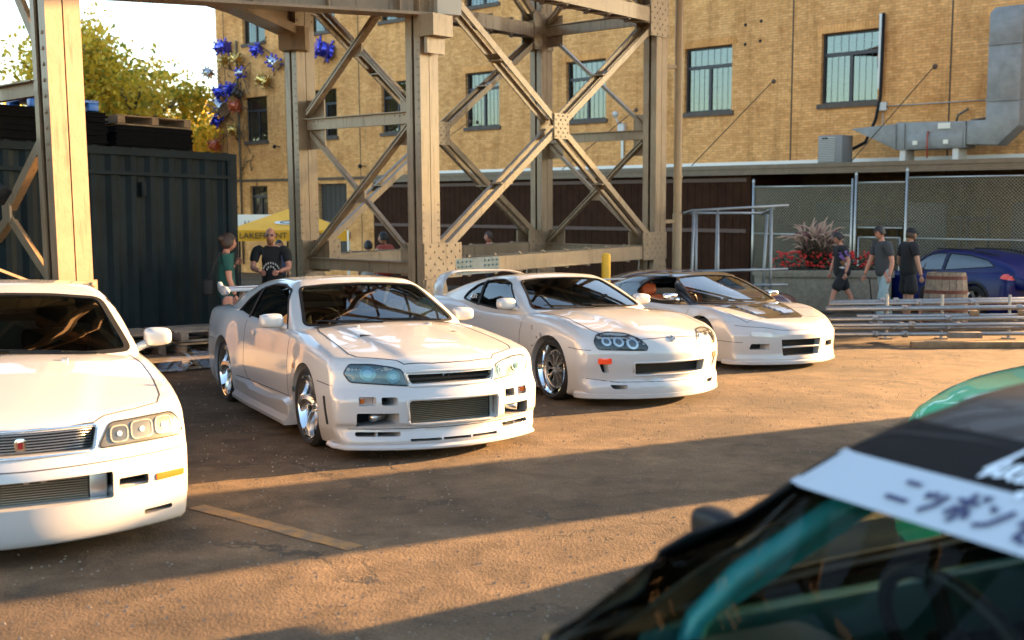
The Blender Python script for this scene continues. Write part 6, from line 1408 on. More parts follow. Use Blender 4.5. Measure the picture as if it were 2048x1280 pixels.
def make_ornaments():
    """the cluster of metal drum ornaments on the end of the brick building"""
    col_ = {'blue': mat('ornament_blue', (.03,.04,.55), .22, .7, coat=1), 'gold': mat('ornament_gold', (.60,.40,.10), .22, .9, coat=1), 'red': mat('ornament_red', (.55,.10,.03), .3, .6, coat=1), 'dark': mat('ornament_dark', (.06,.05,.04), .5, .5), 'silver': mat('ornament_silver', (.55,.55,.58), .2, .9)}
    pos = [(-28.9,8.35,'blue','largest blue drum ornament at the top of the cluster'),(-28.9,7.75,'gold','gold toothed ornament left of the pale drum'),(-27.9,7.8,'gold','pale gold drum ornament beside the cross beam'),(-27.6,7.15,'blue','round blue ringed ornament facing the lot'),(-30.1,7.35,'silver','small grey drum jutting past the building corner'),(-26.4,8.0,'blue','blue spiked ornament just under the cross beam'),(-25.2,7.4,'blue','blue spiked drum ornament next to the tower leg'),(-29.3,6.45,'blue','upper blue spiked ornament at the building corner'),(-28.5,6.5,'blue','blue drum ornament right of the corner pair'),(-29.3,5.75,'blue','middle blue ornament at the building corner'),(-27.9,6.3,'dark','dark tilted cylinder ornament between the blue and red ones'),(-28.1,5.75,'red','orange red drum ornament in the middle'),(-29.6,5.15,'blue','small blue ornament below the red drum'),(-26.0,6.7,'gold','brass studded round ornament beside the window'),(-28.4,4.75,'gold','gold clover shaped ornament above the left window'),(-29.8,4.1,'red','coppery ornament leaning off the building corner'),(-29.4,3.3,'blue','dark blue drum ornament above the container'),(-29.6,2.3,'blue','lowest blue ornament just above the container top'),(-21.9,7.6,'blue','lone pale blue drum ornament right of the tower leg'),(-22.8,7.8,'red','small orange ornament left of the lone blue drum'),(-28.9,.9,'red','small red ornament low beside the container')]
    rr = random.Random(21)
    for i, (t, z, c, lb) in enumerate(pos):
        lp = MF @ Vector((t, .35, z)); O = thing('drum_ornament', lb, 'ornament', lp, rr.uniform(0, 6), 'drum ornaments fixed to the building end', plumb=True)
        O.rotation_euler = (rr.uniform(.9, 2.0), rr.uniform(-.6, .6), rr.uniform(-2.9, -1.2)); s_ = rr.uniform(.16,.23) * (1.5 if i in (0,18,9) else 1)
        pale = col_['silver'] if rr.random() < .45 and c == 'blue' else col_[c]
        MB().lathe([(.001,-s_*1.1),(s_*.9,-s_*1.1),(s_,-s_*.95),(s_*.93,-s_*.5),(s_,-s_*.4),(s_,s_*.4),(s_*.93,s_*.5),(s_,s_*.95),(s_*.9,s_*1.1),(.001,s_*1.1)], 18).build('drum', pale, O, True, 40)
        if c != 'dark':
            n = 7
            for k in range(n):
                a = 2*math.pi*k/n
                for zz in (-.7, .7): MB().tube([(s_*.9*math.cos(a),s_*.9*math.sin(a),zz*s_),(s_*1.3*math.cos(a),s_*1.3*math.sin(a),zz*s_*1.15)], [.05,.035], 6).sphere((s_*1.35*math.cos(a),s_*1.35*math.sin(a),zz*s_*1.2), .055, 6, 4).build('spike', col_[c], O, True)
        w_ = O.matrix_world.copy()
    vn = thing('ornament_frame', 'tangled dark steel frame carrying the drum ornaments on the brick wall', 'frame', plumb=True); vn.matrix_world = MF
    q = MB()
    for (t, z, c, lb) in pos:
        for _ in range(3): q.tube([(t+rr.uniform(-.6,.6), .02, z+rr.uniform(-.6,.6)), (t+rr.uniform(-.2,.2), .2, z+rr.uniform(-.3,.3)), (t, .3, z)], .022, 5)
    for k in range(40): t = rr.uniform(-29.8,-27.2); z = rr.uniform(.5,8.5); q.tube([(t,.05,z),(t+rr.uniform(-.5,.5),.12,z+rr.uniform(-.5,.5)),(t+rr.uniform(-.8,.8),.08,z+rr.uniform(-.9,.9))], .016, 4)
    o = q.build('rods', mat('rod_rust', (.07,.04,.03), .7), vn); o['kind'] = 'stuff'
    MB().tube([(-28.25,.08,-1.2),(-28.25,.08,8.6)], .045, 8).build('downpipe', mat('dp', (.10,.08,.05), .6), vn, True)
def leaf_mat(name, c, tr):
    m = bpy.data.materials.new(name); m.use_nodes = True; t = m.node_tree; t.nodes.clear(); N = t.nodes.new
    o = N('ShaderNodeOutputMaterial'); d = N('ShaderNodeBsdfDiffuse'); d.inputs[0].default_value = (*c, 1); s_ = N('ShaderNodeBsdfTranslucent'); s_.inputs[0].default_value = (*tr, 1)
    x = N('ShaderNodeMixShader'); x.inputs[0].default_value = .55; t.links.new(d.outputs[0], x.inputs[1]); t.links.new(s_.outputs[0], x.inputs[2]); t.links.new(x.outputs[0], o.inputs[0]); return m
def tree(label, loc, h, spread, n, seed, lm, trunk=True, name='leafy_tree', low=.32, group='trees beyond the container'):
    rr = random.Random(seed); T = thing(name, label, 'tree', loc, 0, group, plumb=True); bk = mat('bark', (.16,.11,.07), .9, noise=.4, nscale=8)
    tips = []; tb = MB()
    def grow(p, d, L_, r_, lv):
        q = p + d*L_; mid = p.lerp(q, .5) + Vector((rr.gauss(0,.05),rr.gauss(0,.05),0))*L_; tb.tube([p, mid, q], [r_, r_*.85, r_*.68], 7)
        tips.append((q, lv))
        if lv >= 4: return
        for k in range(3 if lv else 4):
            a = rr.uniform(0, 6.28); e = rr.uniform(.35,.85); nd = (d + Vector((math.cos(a)*e, math.sin(a)*e, rr.uniform(-.15,.35)))).normalized(); grow(q, nd, L_*rr.uniform(.62,.82), r_*.62, lv+1)
    grow(Vector((0,0,-1)), Vector((.03,0,1)).normalized(), h*.34, h*.028, 0); tb.build('trunk', bk, T, True)
    mbs = [MB(), MB(), MB()]; cl = [q for q, lv in tips if lv >= 2]; zmin = h*low
    lobes = [(rr.choice(cl), rr.uniform(.5,1.25)*spread*.20) for _ in range(70)]
    for i in range(n):
        c, r_ = lobes[i % len(lobes)]
        while True:
            v = Vector((rr.gauss(0,1), rr.gauss(0,1), rr.gauss(0,.8)))
            if v.length > .2: break
        v = v.normalized()*r_*rr.uniform(.35,1.05); p = c + v
        if p.z < zmin: continue
        s_ = rr.uniform(.07,.15); a = Vector((rr.gauss(0,1),rr.gauss(0,1),rr.gauss(0,1))).normalized(); b_ = a.orthogonal().normalized()
        mbs[rr.choice((0,0,1,2))].add([p-a*s_, p-b_*s_*.6, p+a*s_, p+b_*s_*.6], [(0,1,2,3)])
    for k, mb in enumerate(mbs): q = mb.build('crown', lm[k], T); q['kind'] = 'stuff'
    return T
def make_trees():
    lm = [leaf_mat('leaf_gold', (.42,.29,.03), (.92,.62,.06)), leaf_mat('leaf_green', (.13,.14,.03), (.45,.42,.05)), leaf_mat('leaf_pale', (.50,.36,.06), (.92,.70,.12))]
    tree('tall yellow green tree behind the container, left of the brick building', (-16.3, 46, -1.6), 10.4, 8.6, 21000, 5, lm)
    tree('lower golden tree between the tall tree and the building corner', (-15.6, 53, -2), 9.4, 8.5, 12000, 9, lm, low=.12)
    tree('small golden tree behind the left pier bracing', (-25.5, 52, -2), 8.0, 6.0, 7000, 13, lm, low=.2)
    b = thing('golden_hedge', 'dense low golden shrubs under the tall tree behind the container', 'shrubs', (-17.5, 58, -2), plumb=True); rr = random.Random(8); mb = MB()
    for _ in range(22000):
        x = rr.uniform(-14, 6); z = rr.uniform(0, 1)**.8*(8.4+.8*math.sin(x*1.1)+.5*math.sin(x*2.7)); p = Vector((x, rr.gauss(0,.8), z)); s_ = rr.uniform(.07,.15); a = Vector((rr.gauss(0,1),rr.gauss(0,1),rr.gauss(0,1))).normalized(); c = a.orthogonal().normalized(); mb.add([p-a*s_,p-c*s_*.6,p+a*s_,p+c*s_*.6],[(0,1,2,3)])
    q = mb.build('foliage', lm[2], b); q['kind'] = 'stuff'
# ================================================================ people
def skin_mesh(chains, name, m, parent, sub=2, root=0):
    """chains: list of [(x,y,z,r), ...]; equal points are merged into one skeleton"""
    V = []; E = []; Rr = []; idx = {}
    for ch in chains:
        prev = None
        for (x, y, z, r_) in ch:
            k = (round(x, 3), round(y, 3), round(z, 3))
            if k not in idx: idx[k] = len(V); V.append((x, y, z)); Rr.append(r_)
            i = idx[k]
            if prev is not None and prev != i: E.append((prev, i))
            prev = i
    me = bpy.data.meshes.new('m'); me.from_pydata(V, E, []); me.update(); o = bpy.data.objects.new(name, me); col.objects.link(o)
    md = o.modifiers.new('s', 'SKIN'); md.use_smooth_shade = True; md.branch_smoothing = .6
    for i, sv in enumerate(me.skin_vertices[0].data):
        r_ = Rr[i]; sv.radius = r_ if isinstance(r_, tuple) else (r_, r_); sv.use_root = (i == root)
    s = o.modifiers.new('u', 'SUBSURF'); s.levels = sub; s.render_levels = sub
    apply_mods(o); o.data.shade_smooth(); o.data.materials.clear(); o.data.materials.append(m)
    if parent: o.parent = parent
    return o
SKIN = lambda c=(.42, .22, .13): mat('skin_%d' % int(c[0]*100), c, .55)
HAIRK = None
def head(P, hx, hy, hz, yaw, pitch, skin, hair, beard=None, cap=None, glasses=False, long=False, bald=False, bun=False):
    """head about its centre, facing +x before turning by yaw"""
    M = Matrix.Translation((hx, hy, hz)) @ Matrix.Rotation(yaw, 4, 'Z') @ Matrix.Rotation(pitch, 4, 'Y')
    n, m_ = 20, 14; V = []; F = []
    for i in range(m_+1):
        ph = math.pi*i/m_
        for k in range(n):
            t = 2*math.pi*k/n; x, y, z = math.sin(ph)*math.cos(t), math.sin(ph)*math.sin(t), math.cos(ph)
            px, py, pz = x*.098, y*.076, z*.118
            if z < -.1: f_ = 1+.32*z; px *= (1.0 if x > 0 else f_); py *= f_; px += .010*(-z) if x > 0 else 0
            if x > .75 and abs(y) < .28 and -.35 < z < .15: px += .024*(1-abs(z+.12)/.3)*(1-abs(y)/.28)
            if x > .6 and .12 < abs(y) < .5 and 0 < z < .25: px -= .006
            if x > .8 and abs(y) < .4 and -.6 < z < -.42: px += .005
            V.append(M @ Vector((px, py, pz)))
    for i in range(m_):
        for k in range(n): F.append((i*n+k, (i+1)*n+k, (i+1)*n+(k+1) % n, i*n+(k+1) % n))
    h = MB().add(V, F).build('head', skin, P, True)
    for s_ in (-1, 1):
        MB().sphere(M @ Vector((-.005, s_*.078, -.01)), .022, 8, 6, (.7,.4,1.1)).build('ear', skin, h, True)
        e = MB().sphere(M @ Vector((.084, s_*.031, .012)), .010, 8, 6, (.6,1.2,.7)).build('eye', mat('eye_dark', (.03,.02,.02), .2), h, True)
        if not bald: MB().tube([M @ Vector((.092, s_*.018, .034)), M @ Vector((.084, s_*.048, .036))], .004, 4).build('eyebrow', hair, h)
    MB().tube([M @ Vector((.092, -.022, -.060)), M @ Vector((.098, 0, -.058)), M @ Vector((.092, .022, -.060))], .006, 5).build('mouth', mat('lips', (.30,.10,.08), .5), h, True)
    if not bald and not cap:
        V = []; F = []; rr = random.Random(int(hx*100))
        for i in range(9):
            ph = (math.pi*.62)*i/8
            for k in range(n):
                t = 2*math.pi*k/n; x, y, z = math.sin(ph)*math.cos(t), math.sin(ph)*math.sin(t), math.cos(ph)
                lim = 1.0; sc_ = 1.10 + rr.uniform(-.02,.03)
                if x > .35: z = max(z, .42 + .10*rr.random()); sc_ = 1.10
                V.append(M @ Vector((x*.100*sc_-.004, y*.082*sc_, z*.122*sc_)))
        for i in range(8):
            for k in range(n): F.append((i*n+k, (i+1)*n+k, (i+1)*n+(k+1) % n, i*n+(k+1) % n))
        MB().add(V, F).build('hair', hair, h, True)
    if bun: MB().sphere(M @ Vector((-.11, 0, .05)), .045, 10, 8).sphere(M @ Vector((-.022,0,.012)), .098, 12, 8, (1,.82,1.15)).build('hair_bun', hair, h, True)
    if beard: MB().sphere(M @ Vector((.060, 0, -.080)), .058, 10, 8, (.8,.95,1.0)).build('beard', beard, h, True)
    if glasses:
        for s_ in (-1, 1): MB().sphere(M @ Vector((.094, s_*.032, .014)), .024, 10, 6, (.3,1.1,.8)).build('sunglass_lens', mat('shades', (.01,.01,.01), .1, coat=1), h, True)
        MB().tube([M @ Vector((.10,-.03,.02)), M @ Vector((.10,.03,.02))], .003, 4).build('sunglass_bridge', PLAS, h)
    if cap:
        MB().lathe([(.001,.135),(.05,.13),(.088,.095),(.104,.045),(.104,.025),(.094,.025)], 20, M @ Matrix.Translation((-.006,0,0)) ).build('cap_crown', cap, h, True, 50)
        MB().prism([(.07,-.07),(.13,-.05),(.165,0),(.13,.05),(.07,.07)], .030, .040, M).build('cap_peak', cap, h, bevel=.004)
        MB().lathe([(.001,-.02),(.085,.03),(.095,.02),(.088,-.06),(.07,-.075)], 18, M @ Matrix.Translation((-.018,0,0))).build('hair', hair, h, True)
    return h
def hand(P, wr, d, up, skin, side, curl=.5, s=1.0):
    """five tapered fingers rooted in a palm; wr wrist, d towards the fingers, up = back of the hand"""
    wr, d, up = Vector(wr), Vector(d).normalized(), Vector(up); sd = d.cross(up).normalized(); up = sd.cross(d).normalized()*s; 
    d = d*s; ch = []; pc = wr + d*.045
    ch.append([(*wr, .022), (*pc, .026), (*(wr+d*.085), .022)])
    o = skin_mesh(ch, 'hand', skin, P, 1)
    for i, (off, L_) in enumerate(((-.030,.066),(-.010,.074),(.010,.070),(.029,.055))):
        a = wr + d*.082 + sd*off*side; b_ = a + d*L_*.45 - up*L_*.25*curl; c = b_ + d*L_*.28*(1-curl*.8) - up*L_*.42*curl; e = c + d*L_*.12*(1-curl) - up*L_*.30*curl - d*.01*curl
        MB().tube([a-d*.02, a, b_, c, e], [.008,.0095,.0085,.0075,.005], 6).build('finger', skin, o, True)
    t0 = wr + d*.03 - sd*.020*side; MB().tube([t0, t0+d*.025-sd*.022*side-up*.008, t0+d*.055-sd*.026*side-up*.020, t0+d*.075-sd*.018*side-up*.028], [.012,.011,.009,.006], 6).build('thumb', skin, o, True)
    return o
def person(label, loc, yaw, skin, hair, top, bottom, shoes, h=1.75, lean=0, legs=((.10,0),(-.10,0)), arms=None, shorts=False, hd=None, sleeves='short', wide=1.0, group=None, headyaw=0, headpitch=0, shirt_long=0.0):
    """standing or walking figure; arms = ((elbow xyz, wrist xyz) left, right) relative to the shoulders"""
    k = h/1.75; P = thing('person', label, 'person', loc, yaw, group)
    hipz, shz = .93*k, 1.43*k; lx = lean; S = lambda z: lx*(z-hipz)/(shz-hipz)
    sw, hw_ = .185*k*wide, .095*k
    hip = (0, 0, hipz, (.115*wide, .15*wide)); 
    T = [hip, (S(1.08*k), 0, 1.08*k, (.105*wide,.14*wide)), (S(1.28*k), 0, 1.28*k, (.12*wide,.16*wide)), (S(shz), 0, shz, (.09,.13)), (S(shz)+.01, 0, shz+.075*k, .056), (S(shz)+.02, 0, shz+.12*k, .052)]
    chains = [T]; joints = {}
    for s_, (fx, lift) in ((1, legs[0]), (-1, legs[1])):
        kn = (fx*.55+.03, s_*hw_*1.0, .50*k+lift*.5, .062*k); an = (fx, s_*hw_, .09+lift, .042*k); toe = (fx+.13, s_*(hw_+.02), .04+lift*.6, .036*k)
        chains.append([hip, (0.005, s_*hw_, hipz-.06, .088*k), ((fx*.28+.01), s_*hw_, .70*k, .078*k), kn, (fx*.8, s_*hw_, .33*k+lift*.8, .056*k), an, toe]); joints[s_] = (kn, an, toe)
    arms = arms or (((-.02,.05,-.28),(.06,.07,-.52)), ((-.02,-.05,-.28),(.06,-.07,-.52)))
    wr = {}
    for s_, (el, w_) in ((1, arms[0]), (-1, arms[1])):
        sh = Vector((S(shz), s_*sw, shz-.02)); e = sh + Vector(el)*k; w2 = sh + Vector(w_)*k; wr[s_] = (e, w2)
        chains.append([T[3], (*sh, .062*k), (*sh.lerp(e, .5), .052*k), (*e, .042*k), (*e.lerp(w2, .5), .040*k), (*w2, .027*k)])
    body = skin_mesh(chains, 'body', skin, P, 2)
    for s_ in (1, -1): e, w2 = wr[s_]; hand(P, w2, (w2-e), (0, s_, .1), skin, s_, .45)
    # shirt over the torso with sleeves
    q = 1.12; sc_ = [[(0, 0, hipz-.12-shirt_long, (.165*wide,.205*wide)), (S(1.0*k), 0, 1.0*k, (.150*wide,.195*wide)), (S(1.28*k), 0, 1.28*k, (.150*wide,.20*wide)), (S(shz), 0, shz+.01, (.12,.17)), (S(shz)+.008, 0, shz+.045, .072)]]
    for s_ in (1, -1):
        sh = Vector((S(shz), s_*sw, shz-.02)); e, w2 = wr[s_]; f_ = .72 if sleeves == 'short' else 1.0
        sc_.append([sc_[0][3], (sh.x, s_*sw*.55, shz+.005, .105*k), (*sh, .092*k), (*sh.lerp(e, f_*.5), .078*k), (*sh.lerp(e, f_), .072*k)])
    skin_mesh(sc_, 'shirt', top, P, 2)
    bc = [[(0, 0, hipz+.13, (.128*wide,.158*wide)), (0, 0, hipz-.03, (.122*wide,.155*wide))]]
    for s_ in (1, -1):
        kn, an, toe = joints[s_]; a = (0.005, s_*hw_, hipz-.09, .102*k*wide)
        if shorts: bc.append([bc[0][1], a, ((kn[0])*.5, s_*hw_*1.1, .68*k, .125*k*wide), (kn[0], s_*hw_*1.2, .49*k, .130*k*wide)])
        else: bc.append([bc[0][1], a, (kn[0]*.5, s_*hw_, .70*k, .090*k*wide), (kn[0], s_*hw_, .50*k, .080*k*wide), ((kn[0]+an[0])/2, s_*hw_, .3*k, .074*k*wide), (an[0], s_*hw_, .10, .072*k)])
    skin_mesh(bc, 'trousers' if not shorts else 'shorts', bottom, P, 2)
    for s_ in (1, -1):
        kn, an, toe = joints[s_]; z = toe[2]-.035
        MB().prism(roundpoly([(an[0]-.07, s_*hw_-.045),(toe[0]-.02, s_*hw_-.05),(toe[0]+.07, s_*hw_-.02),(toe[0]+.07, s_*hw_+.03),(toe[0]-.02, s_*hw_+.055),(an[0]-.07, s_*hw_+.045)], .03), max(z, 0)+.001, max(z, 0)+.075).build('shoe', shoes, P, bevel=.02)
    head(P, S(shz)+.045+lean*.25, 0, shz+.205*k, headyaw, headpitch, skin, hair, **(hd or {}))
    return P
def make_people():
    K = mat('black_cotton', (.012,.012,.014), .9); GY = mat('charcoal_cotton', (.045,.048,.055), .9, noise=.15); HK = mat('hair_black', (.012,.010,.010), .6); HB = mat('hair_brown', (.05,.025,.015), .6)
    S1, S2 = SKIN((.40,.20,.12)), SKIN((.46,.20,.13)); JN = mat('light_denim', (.30,.40,.42), .85, noise=.2, nscale=20); DJ = mat('blue_denim', (.03,.12,.20), .85, noise=.25, nscale=20)
    SH = mat('shoe_dark', (.03,.03,.03), .6); SHW = mat('shoe_grey', (.3,.3,.3), .6)
    # boy in graphic shirt, walking to the left and looking down
    p = person('boy in black graphic t-shirt and black shorts walking before the planter', (7.05, 23.0, 0), R(182), S2, HK, K, K, SH, 1.74, lean=.05, legs=((.30,0),(-.28,.06)), shorts=True, wide=1.02, headpitch=.5, shirt_long=.05,
        arms=(((-.10,.06,-.27),(-.02,.10,-.52)), ((.06,-.05,-.28),(.14,-.03,-.52))))
    gp = MB(); gm = mat('print_violet', (.25,.13,.42), .8)
    def cloth_print(P, blobs, y=.19):
        body = [c for c in P.children if c.name.startswith('shirt')][0]; bv = BVHTree.FromPolygons([v.co for v in body.data.vertices], [tuple(f.vertices) for f in body.data.polygons])
        for (u, v, ru, rv, m) in blobs:
            mb = MB(); V = []; n = 14
            for k in range(n): a = 2*math.pi*k/n; x, z = u + ru*math.cos(a)*(1+.25*math.sin(3*a)), v + rv*math.sin(a)*(1+.2*math.cos(4*a)); l, nn, _, _ = bv.ray_cast(Vector((x, 1.0, z)), Vector((0,-1,0))); V.append((l+nn*.005) if l else Vector((x, y, z)))
            c = sum(V, Vector())/n; l, nn, _, _ = bv.ray_cast(Vector((c.x, 1, c.z)), Vector((0,-1,0))); V.append((l+nn*.006) if l else c)
            mb.add(V, [(k, (k+1) % n, n) for k in range(n)]).build('shirt_print', m, P)
    W_ = mat('print_white', (.55,.52,.48), .8); BRN = mat('print_brown', (.20,.09,.04), .8)
    cloth_print(p, [(.03,1.30,.10,.05,gm),(.0,1.22,.11,.07,gm),(.02,1.10,.07,.06,BRN),(-.03,1.07,.035,.035,W_),(.05,1.0,.06,.02,W_),(-.02,.97,.08,.016,gm)])
    person('man in charcoal t-shirt and pale jeans walking with a cane, middle of the three walkers', (7.12, 20.6, 0), R(195), S2, HK, GY, JN, SHW, 1.86, lean=.07, legs=((.16,0),(-.20,.04)), wide=1.0, headpitch=.42, arms=(((-.06,.05,-.30),(.0,.06,-.56)), ((.06,-.07,-.28),(.14,-.12,-.54))))
    c = thing('walking_cane', 'thin black cane held by the man in pale jeans', 'cane', (6.78, 20.42, 0)); MB().tube([(.10,.02,.0),(.0,.0,.86),(-.06,.0,.89)], .012, 6).build('shaft', PLAS, c, True)
    person('man in black cap, black t-shirt and shorts, rightmost of the three walkers', (7.72, 21.0, 0), R(12), S1, HB, K, K, SH, 1.82, legs=((.02,0),(-.05,0)), shorts=True, wide=1.08, headyaw=R(0), headpitch=.12, hd=dict(cap=K, beard=HB), arms=(((-.02,.10,-.28),(.10,.12,-.52)), ((.0,-.10,-.28),(.06,-.13,-.54))))
    person('person seen only as a face above the wooden barrel', (7.95, 20.3, -.70), R(-95), S2, HK, K, K, SH, 1.70)
    GR = mat('green_cotton', (.012,.075,.06), .9)
    w_ = person('woman in green t-shirt and blue jeans with black shoulder bag by the container', (-3.98, 15.0, 0), R(25), S2, HB, GR, DJ, SHW, 1.70, wide=.92, headyaw=R(10), hd=dict(bun=True), legs=((.05,0),(-.05,0)), arms=(((.02,.08,-.27),(.16,.0,-.1)), ((.0,-.06,-.28),(.08,-.08,-.52))))
    b = thing('shoulder_bag', 'black bag hanging on the back of the woman in green', 'bag', (-4.18, 14.80, .98), .3); MB().box((0,0,0),(.13,.26,.22)).build('bag_body', K, b, bevel=.04); MB().tube([(.0,-.11,.08),(.08,-.16,.3),(.17,-.04,.47),(.20,.12,.40)], .013, 6).build('strap', K, b, True)
    KH = mat('khaki', (.24,.16,.07), .85)
    m = person('bald bearded man in sunglasses and black t-shirt leaning with clasped hands', (-3.72, 16.75, 0), R(-83), SKIN((.48,.21,.14)), HB, K, KH, SH, 1.80, lean=.16, wide=1.18, shorts=True, headpitch=.1, hd=dict(bald=True, beard=mat('beard_red', (.22,.09,.04), .8), glasses=True), legs=((.34,.42),(-.05,0)), arms=(((.10,.05,-.26),(.30,-.08,-.30)), ((.10,-.05,-.26),(.30,.08,-.30))))
    bd = [c for c in m.children if c.name.startswith('shirt')][0]; bv = BVHTree.FromPolygons([v.co for v in bd.data.vertices], [tuple(f.vertices) for f in bd.data.polygons])
    for a0, a1, r_, n in ((.3, 2.84, .115, 9), (.3, 2.84, .06, 5)):
        for k in range(n):
            a = a0+(a1-a0)*k/(n-1); y, z = r_*math.cos(a), 1.15+r_*math.sin(a); l, nn, _, _ = bv.ray_cast(Vector((1.5, y, z)), Vector((-1,0,0)))
            if l: MB().box(l+nn*.004, (.008,.018,.030)).build('shirt_print', W_, m)
    RD = mat('red_cotton', (.30,.05,.035), .9)
    person('person in red t-shirt standing behind the tower bracing', (-2.62, 22.3, 0), R(150), S1, HK, RD, DJ, SH, 1.74, wide=1.15, headyaw=R(20)); person('person in white top beside the red t-shirt behind the tower', (-3.02, 22.8, 0), R(120), S1, HK, mat('white_cotton', (.5,.48,.44), .9), DJ, SH, 1.55)
    person('person walking behind the right bay of the tower, only head showing', (-.53, 26.3, 0), R(200), SKIN((.48,.21,.14)), HB, mat('pink_cotton', (.4,.12,.10), .9), K, SH, 1.76)
    person('person under the yellow tent behind the bald man', (-5.45, 25.2, 0), R(-60), S1, HK, mat('blue_cotton', (.05,.06,.12), .9), K, SH, 1.55)
def simple_spec(pm, **k):
    S = dict(wb=2.60, len=(-3.6,.92), paint=pm, rt=.31, ra=.345, rr=.215, tw=.21, wo=.86, spoke='five', floor=.13, ks=.10, kt=.07, ztop=1.2, q=.55,
     hc=Sp((-3.6,.80),(-3.5,.92),(-3.0,.98),(-2.0,.97),(-.7,.94),(0,.89),(.5,.80),(.8,.71),(.92,.62)), hs=Sp((-3.6,.75),(-3.3,.88),(-2.6,.93),(-1.5,.90),(-.5,.88),(0,.85),(.4,.77),(.8,.66),(.95,.6)),
     hw=Sp((-3.6,.78),(-3.2,.85),(-2.6,.87),(-1.3,.865),(0,.87),(.6,.85),(.9,.80)), zw=Sp((.05,.95),(.15,.98),(.4,1.0),(.6,.99),(.8,.96),(1.0,.9)),
     xf=Sp((.05,.80),(.12,.90),(.4,.92),(.55,.90),(.7,.80),(.9,.55)), xr=Sp((.1,-3.4),(.3,-3.52),(.7,-3.55),(.95,-3.45)), flare=((0,.42,.012,.32),(-2.6,.42,.014,.32)), kf=.45,
     roof=Sp((-3.4,.9),(-3.0,1.0),(-2.6,1.15),(-2.2,1.24),(-1.7,1.28),(-1.35,1.28),(-1.1,1.25),(-.8,1.12)), side=Sp((-3.3,.68),(-2.6,.76),(-1.8,.79),(-1.0,.79),(-.4,.76)),
     zt=Sp((.6,1.0),(.88,1.0),(1.0,.94),(1.15,.85),(1.3,.73)), ws=Sp((.6,-.05),(.90,-.42),(1.1,-.80),(1.27,-1.15),(1.4,-1.45)), rw=Sp((.6,-4.3),(.95,-3.25),(1.1,-2.85),(1.25,-2.4),(1.35,-2.1)),
     core=(-2.5,-1.0,.93), cavity=((-1.6,0,.77),(1.95,1.34,.88)), win=[[(-2.6,.95),(-2.4,1.10),(-2.1,1.18),(-1.75,1.21),(-1.72,.92)],[(-1.66,.92),(-1.68,1.21),(-1.35,1.21),(-1.15,1.17),(-.9,1.0),(-.72,.90)]], wr=.03,
     wsp=[(-.71,.92),(0,.91),(.71,.92),(.56,1.20),(0,1.235),(-.56,1.20)], wsx=-1.7, seams=[[(-.50,.88),(-.55,.6),(-.52,.30)],[(-1.68,.90),(-1.7,.3)]], handles=[(-1.5,.79)], mirror=(-.80,.91,.96), dash=(-.78,.80), seatx=-1.7, seath=.46)
    S.update(k); return S
